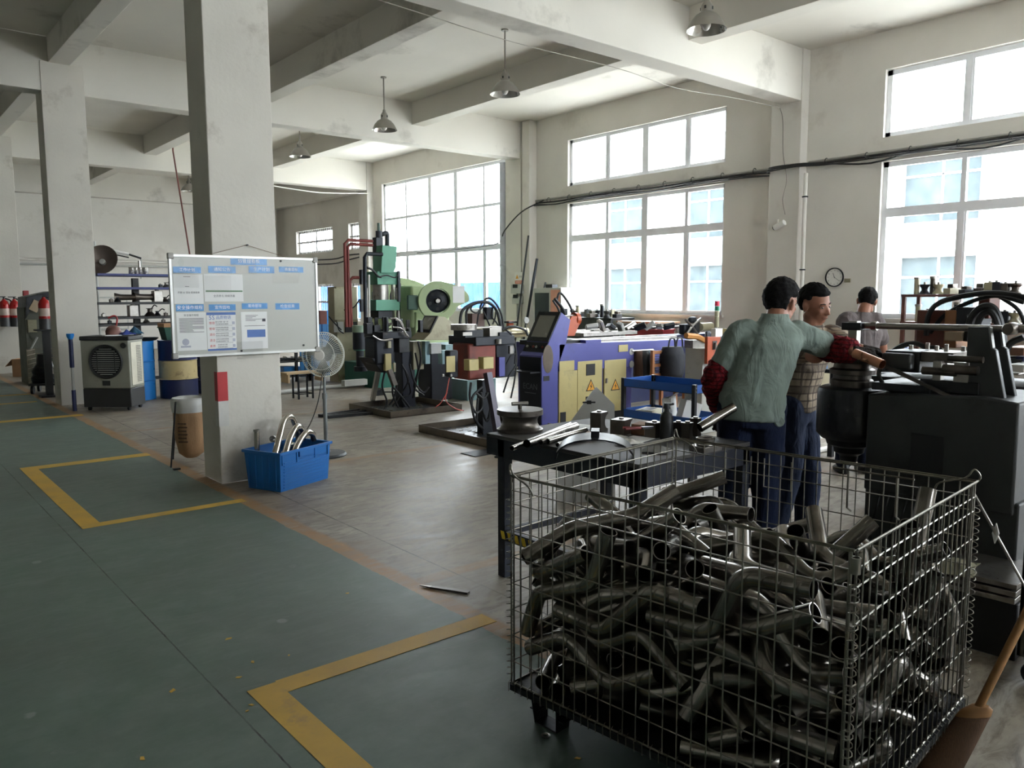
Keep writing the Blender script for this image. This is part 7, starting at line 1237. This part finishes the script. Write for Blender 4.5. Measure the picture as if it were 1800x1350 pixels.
# blue tool cart
tc_ = thing('tool_cart', 'blue two shelf tool cart behind the work table', 'cart', (5.42, 4.10, 0)); CTB = pm('cart_blue', (22, 84, 168), .4, var=.06); LX_, LY_ = .44, .82
for z, nm in ((.78, 'upper_tray'), (.50, 'lower_tray')):
    G().box(0, LX_, 0, LY_, z, z+.006).build(nm, GREY, tc_)
    for a in ((0, LX_, 0, .004), (0, LX_, LY_-.004, LY_), (0, .004, 0, LY_), (LX_-.004, LX_, 0, LY_)): G().box(*a, z, z+.075).build('tray_rim', CTB, tc_, bev=.002)
for x in (-.004, LX_-.03):
    for y in (-.004, LY_-.03): 
        p_ = G().box(x, x+.034, y, y+.034, .1, .86).build('post', DARK, tc_, bev=.002)
        for z in (.8, .83, .52, .55): G().cyl((x+.017, y, z), (x+.017, y-.004, z), .006, n=8).build('bolt', STEEL, p_)
        G().at(TR(x+.017, y+.017, .05, rx=PI/2)).lathe([(0, -.015), (.05, -.015), (.05, .015), (0, .015)], 18, cap=False).build('caster', BLACK, tc_)
def on_cart(lab, name, cat, x, y, z, fn): t = thing(name, lab, cat, (5.42+x, 4.10+y, z)); fn(t); return t
on_cart('white label slip in the upper cart tray', 'paper_slip', 'paper', .15, .42, .787, lambda t: G().at(TR(rz=.5)).box(-.1, .1, -.04, .04, 0, .002).build('slip', PAPER, t))
on_cart('open cream carton leaning on the lower cart tray', 'carton', 'carton', .14, .36, .51, lambda t: [G().at(TR(rx=-.1, rz=.4)).box(-.08, .08, -.04, .04, 0, .2).build('carton_body', PAPER, t), G().at(TR(0, 0, .2, rx=.9, rz=.4)).box(-.08, .08, -.002, .002, 0, .07).build('flap', PAPER, t)])
on_cart('second cream carton tilted beside the first', 'carton', 'carton', .12, .18, .51, lambda t: [G().at(TR(rz=-.4, ry=.3)).box(-.08, .08, -.05, .05, .03, .19).build('carton_body', PAPER, t), G().at(TR(0, 0, .19, rz=-.4, ry=.9)).box(-.002, .002, -.05, .05, 0, .08).build('flap', PAPER, t)])
on_cart('flat printed box in the lower cart tray', 'flat_box', 'box', .15, .62, .51, lambda t: [G().at(TR(rz=.3)).box(-.12, .12, -.08, .08, .0, .07).build('box', pm('cream_box', (206, 200, 176), .7), t, bev=.003), G().at(TR(rz=.3)).box(-.08, .08, -.05, .05, .07, .071).build('print', INKK, t)])
# clothes, chair frame and bag hanging under the blue bed
hg = thing('hung_clothes', 'dark clothes hanging under the end of the blue bed', 'clothes', (8.0, 7.05, 0))
for k, (x0, x1, m) in enumerate(((1117, 1126, pm('brown_coat', (84, 62, 52), .9)), (1125, 1138, BLACK), (1136, 1148, pm('denim', (120, 134, 146), .9)))):
    a, b = R2(x0, 650, 6.95)[0]-8.0, R2(x1, 650, 6.95)[0]-8.0; z1, z0 = R2(1130, 616, 6.95)[1], R2(1130, 668, 6.95)[1]; rr = [[(a+(b-a)*(.5+.5*math.cos(t))*(1+.1*s), -.1+.05*math.sin(t)*(1+.3*s)+.012*math.sin(5*t+s*4), z1+(z0-z1)*s) for t in [2*PI*i/16 for i in range(16)]] for s in (0, .2, .5, .8, 1)]; G().loft(rr).build(['coat', 'jacket', 'apron'][k], m, hg, ang=180)
G().cyl((R2(1113, 615, 6.95)[0]-8.0, -.08, z1), (R2(1150, 615, 6.95)[0]-8.0, -.08, z1), .012, n=8).build('hanging_rail', STEEL, hg)
wf = thing('wooden_chair', 'wooden slat back chair under the blue bed', 'chair', (8.35, 6.75, 0)); WC = pm('chair_wood', (160, 104, 62), .6, var=.15); X_ = lambda x, y: (R2(x, y, 6.75)[0]-8.35, R2(x, y, 6.75)[1])
for x in (1147, 1163): a = X_(x, 640); G().box(a[0]-.02, a[0]+.02, -.02, .02, 0, X_(x, 616)[1]).build('back_post', WC, wf)
for y in (617, 640, 657): a = X_(1147, y); b = X_(1163, y); G().box(a[0], b[0], -.015, .015, a[1]-.04, a[1]).build('back_rail', WC, wf)
for i in range(8): a = X_(1147, 622+i*4.3); b = X_(1163, 622+i*4.3); G().box(a[0], b[0], -.006, .006, a[1]-.008, a[1]).build('slat', DARK, wf)
G().box(X_(1147, 640)[0]-.02, X_(1163, 640)[0]+.02, -.4, .02, .42, .45).build('seat', WC, wf, bev=.004)
for x in (1147, 1163): a = X_(x, 640); G().box(a[0]-.02, a[0]+.02, -.4, -.36, 0, .42).build('leg', WC, wf)
bag = thing('black_bag', 'black bag with loop handles hung at the blue bed end', 'bag', (8.75, 6.72, 0)); Z_ = lambda x, y: (R2(x, y, 6.65)[0]-8.75, R2(x, y, 6.65)[1]); a, b = Z_(1170, 630), Z_(1203, 630); z1, z0 = Z_(1185, 610)[1], Z_(1185, 664)[1]
G().loft([[((a[0]+b[0])/2+(b[0]-a[0])/2*w_*math.cos(t), -.02+.14*w_*math.sin(t), z) for t in [2*PI*i/20 for i in range(20)]] for z, w_ in ((z0, .85), (z0+.06, 1.0), (z1-.12, 1.02), (z1, .8))]).build('bag_body', pm('bag_black', (24, 26, 34), .8, bump=.4, bscale=14), bag, ang=180)
for x in (.2, .6): c_ = a[0]+(b[0]-a[0])*x; G().tube(smooth_path([(c_, -.05, z1-.02), (c_+.03, -.05, z1+.1), (c_+.12, -.05, z1+.1), (c_+.14, -.05, z1-.02)], 5), .012, 6).build('handle', BLACK, bag)
# ------------------------------------------------------------------ behind the men and the dark bender
wm = thing('white_machine_base', 'light grey machine cabinet with cream block behind the plaid shirt man', 'machine', (7.3, 4.3, 0)); Wm = lambda: PB(wm)
Wm().pb(1404, 655, 1438, 768, 4.3, .5).build('cabinet_body', pm('cabinet_bluegrey', (150, 154, 158), .5), wm, bev=.006); Wm().pb(1398, 764, 1446, 776, 4.2, .7).build('base_flange', WHITEP, wm, bev=.004); Wm().pb(1430, 650, 1458, 684, 4.35, .3).build('cream_block', pm('cream_cast', (206, 196, 164), .6), wm, bev=.006); Wm().pb(1432, 668, 1444, 676, 4.33, .05).build('steel_pin', STEEL, wm); Wm().pb(1400, 776, 1425, 800, 4.4, .3).build('foot', DARK, wm); Wm().pb(1432, 776, 1442, 800, 4.4, .2).build('foot', OLIVE, wm)
bg_ = thing('blue_jug', 'blue jug standing on the cream block', 'jug', at(1444, 650.5, 1, 4.40)); G().lathe([(.05, 0), (.06, .02), (.06, .14), (.03, .18), (.025, .2), (0, .2)], 18, cap=False).build('jug_body', BB, bg_); G().cyl((0, 0, .2), (0, 0, .22), .028).build('cap', WHITEP, bg_)
o = G().tube([at(1395, 800, 2, .03), at(1482, 783, 2, .03)], .028, 10).build('floor_pipe', WHITEP); tag(o, 'white pipe lying on the floor behind the dark bender', 'pipe')
# bench with blue bag for the man in grey
b3 = thing('assembly_bench', 'dark bench in front of the man in the grey T-shirt', 'bench', (7.9, 3.7, 0)); G().box(-.5, .7, -.35, .35, .84, .88).build('bench_top', DARK, b3, bev=.004)
for x in (-.45, .6):
    for y in (-.3, .25): G().box(x, x+.05, y, y+.05, 0, .84).build('leg', DARK, b3)
rag('plastic_bag', 'crumpled blue plastic bag on the assembly bench', Vector((8.15, 3.55, .885)), .4, .6, .5, .34, pm('bag_blue', (72, 100, 176), .35, var=.4, scale=12), seed=31, cat='bag')
rag('plastic_bag', 'crumpled clear white plastic bag beside the blue bag', Vector((7.75, 3.62, .885)), .1, .4, .35, .22, pm('bag_white', (190, 196, 206), .3, var=.2), seed=32, cat='bag')
# machine with hoses behind the dark bender
md = thing('hose_bender', 'bending machine with brown gearbox and arching black hoses behind the dark bender', 'machine', (6.0, 2.2, 0)); XD = 5.9
D_ = lambda x, y, dx=0: (at(x, y, 0, XD+dx).y-2.2, at(x, y, 0, XD+dx).z)
def db(x0, y0, x1, y1, dx, d, name, mat, bev=.006):
    a, z1 = D_(x0, y0, dx); b, z0 = D_(x1, y1, dx); return G().box(XD+dx-6.0, XD+dx-6.0+d, min(a, b), max(a, b), min(z0, z1), max(z0, z1)).build(name, mat, md, bev=bev)
BRN = pm('brown_oxide', (96, 52, 40), .55, var=.2, dirt=(60, 50, 46), damt=.3)
db(1530, 660, 1800, 900, .1, .6, 'body', GREY); db(1535, 640, 1790, 660, .0, .7, 'table_plate', STEEL); db(1612, 545, 1663, 612, .15, .3, 'gearbox', BRN); db(1661, 545, 1680, 612, .12, .3, 'tan_cover', pm('tan_cover', (150, 104, 70), .6)); db(1680, 540, 1712, 580, .12, .3, 'dark_cover', CASTD); db(1660, 583, 1690, 600, .0, .1, 'plate', pm('tan_plate', (150, 132, 108), .5)); db(1720, 520, 1738, 560, .3, .2, 'red_pot', BRN); db(1545, 622, 1575, 640, .0, .3, 'slide', DARK); db(1580, 628, 1640, 640, -.02, .3, 'slide', STEEL); db(1650, 625, 1690, 640, .0, .3, 'clamp', DARK); db(1700, 600, 1720, 640, .05, .2, 'end_block', GREY); db(1770, 640, 1800, 655, -.2, .3, 'side_tray', LGREY); db(1765, 610, 1800, 626, .1, .3, 'orange_tray', pm('tray_tan', (150, 110, 86), .5)); db(1785, 626, 1800, 636, .0, .2, 'blue_cap', ND)
clutter(md, -.1, .35, -.5, .55, D_(1600, 640)[1], 16, 91, .1)
def dh(pts, r, dx=0, name='hose', mat=None): G().tube(smooth_path([(XD+dx-6.0+(q[2] if len(q) > 2 else 0), *D_(q[0], q[1], dx+(q[2] if len(q) > 2 else 0))) for q in pts], 6), r, 8).build(name, mat or BLACK, md)
dh([(1628, 590), (1632, 555), (1650, 533), (1690, 521), (1740, 515), (1790, 520), (1820, 535)], 0.019, .1); dh([(1635, 585), (1660, 555), (1700, 533), (1750, 520), (1800, 532)], 0.015, .15); dh([(1700, 600), (1708, 560), (1728, 540), (1748, 545), (1760, 580), (1768, 640)], 0.028, .05); dh([(1712, 600), (1722, 560), (1738, 548), (1750, 560), (1762, 600)], 0.022, .0); dh([(1760, 640), (1775, 605), (1800, 592)], 0.022, .0); dh([(1560, 625), (1585, 608), (1615, 605), (1640, 622)], 0.019, -.05); dh([(1625, 610), (1650, 612), (1662, 628)], 0.012, -.05); dh([(1755, 520), (1790, 545), (1805, 580)], 0.014, .2)
# ------------------------------------------------------------------ small things on the floor
fi = thing('steel_file', 'flat steel file lying on the floor by the container', 'file', at(786, 1036, 2, .006), math.radians(118)); G().box(-.13, .10, -.016, .016, -.005, .005).build('blade', DIE, fi, bev=.002); G().loft([[(.10, -.010, -.004), (.10, .010, -.004), (.10, .010, .004), (.10, -.010, .004)], [(.17, -.002, -.002), (.17, .002, -.002), (.17, .002, .002), (.17, -.002, .002)]]).build('tang', STEEL, fi)
for i, (x, y, s) in enumerate(((401, 1123, 1.2), (444, 1164, .9), (420, 1191, .9), (304, 1214, 1.2), (442, 1239, .8), (434, 1250, .6), (250, 1334, 1.0), (611, 1043, .7), (508, 1152, .5), (1015, 1333, .8))):
    o = G().prism([(-.014*s, -.006*s), (.01*s, -.008*s), (.016*s, .003*s), (-.004*s, .008*s)], 2, .0003, .002).build('paint_chip', YTAPE); o.location = at(x, y, 2, 0); o.rotation_euler = (0, 0, i*1.3); tag(o, ORD[i]+' largest yellow paint chip on the green floor' if False else ['square yellow paint chip on the open green floor', 'slim yellow chip above the line corner', 'slim yellow chip left of the line corner', 'lone slim yellow chip left of the crack', 'yellow chip just below the line corner', 'tiny yellow chip below the line corner', 'round yellow chip at the bottom edge', 'yellow sliver in the middle of the green floor', 'tiny pale sliver on the green floor', 'yellow chip under the wire container'][i], 'paint chip', 'paint chips on the floor')
o = G().lathe([(.016, 0), (.018, .004), (.010, .006), (.008, .002)], 14, cap=False).build('steel_washer', STEEL); o.location = at(959, 1294, 2, 0); tag(o, 'steel washer on the floor under the container', 'washer')
fh = thing('floor_hose', 'black hose loop on the floor between table and tray', 'hose', at(900, 800, 2, .01)); G().tube(smooth_path([at(870, 803, 2, .012)-fh.location, at(905, 806, 2, .012)-fh.location, at(917, 800, 2, .012)-fh.location, at(912, 790, 2, .012)-fh.location, at(890, 786, 2, .012)-fh.location], 6), .012, 7).build('hose', BLACK, fh)
lt = thing('long_tube', 'long shiny tube resting on the table corner beside the sage shirt man', 'tube', at(1232, 752, 2, .86)); a, b = at(1230, 752, 2, .90)-lt.location, at(1290, 716, 2, 1.0)-lt.location; G().tube([a, b], .026, 16, inner=.002).build('tube_body', TUBE, lt)
mt_ = thing('floor_mat', 'dark flat mat by the drip tray corner', 'mat', at(850, 796, 2, 0)); G().box(-.2, .25, -.12, .12, 0, .008).build('mat', BLACK, mt_)
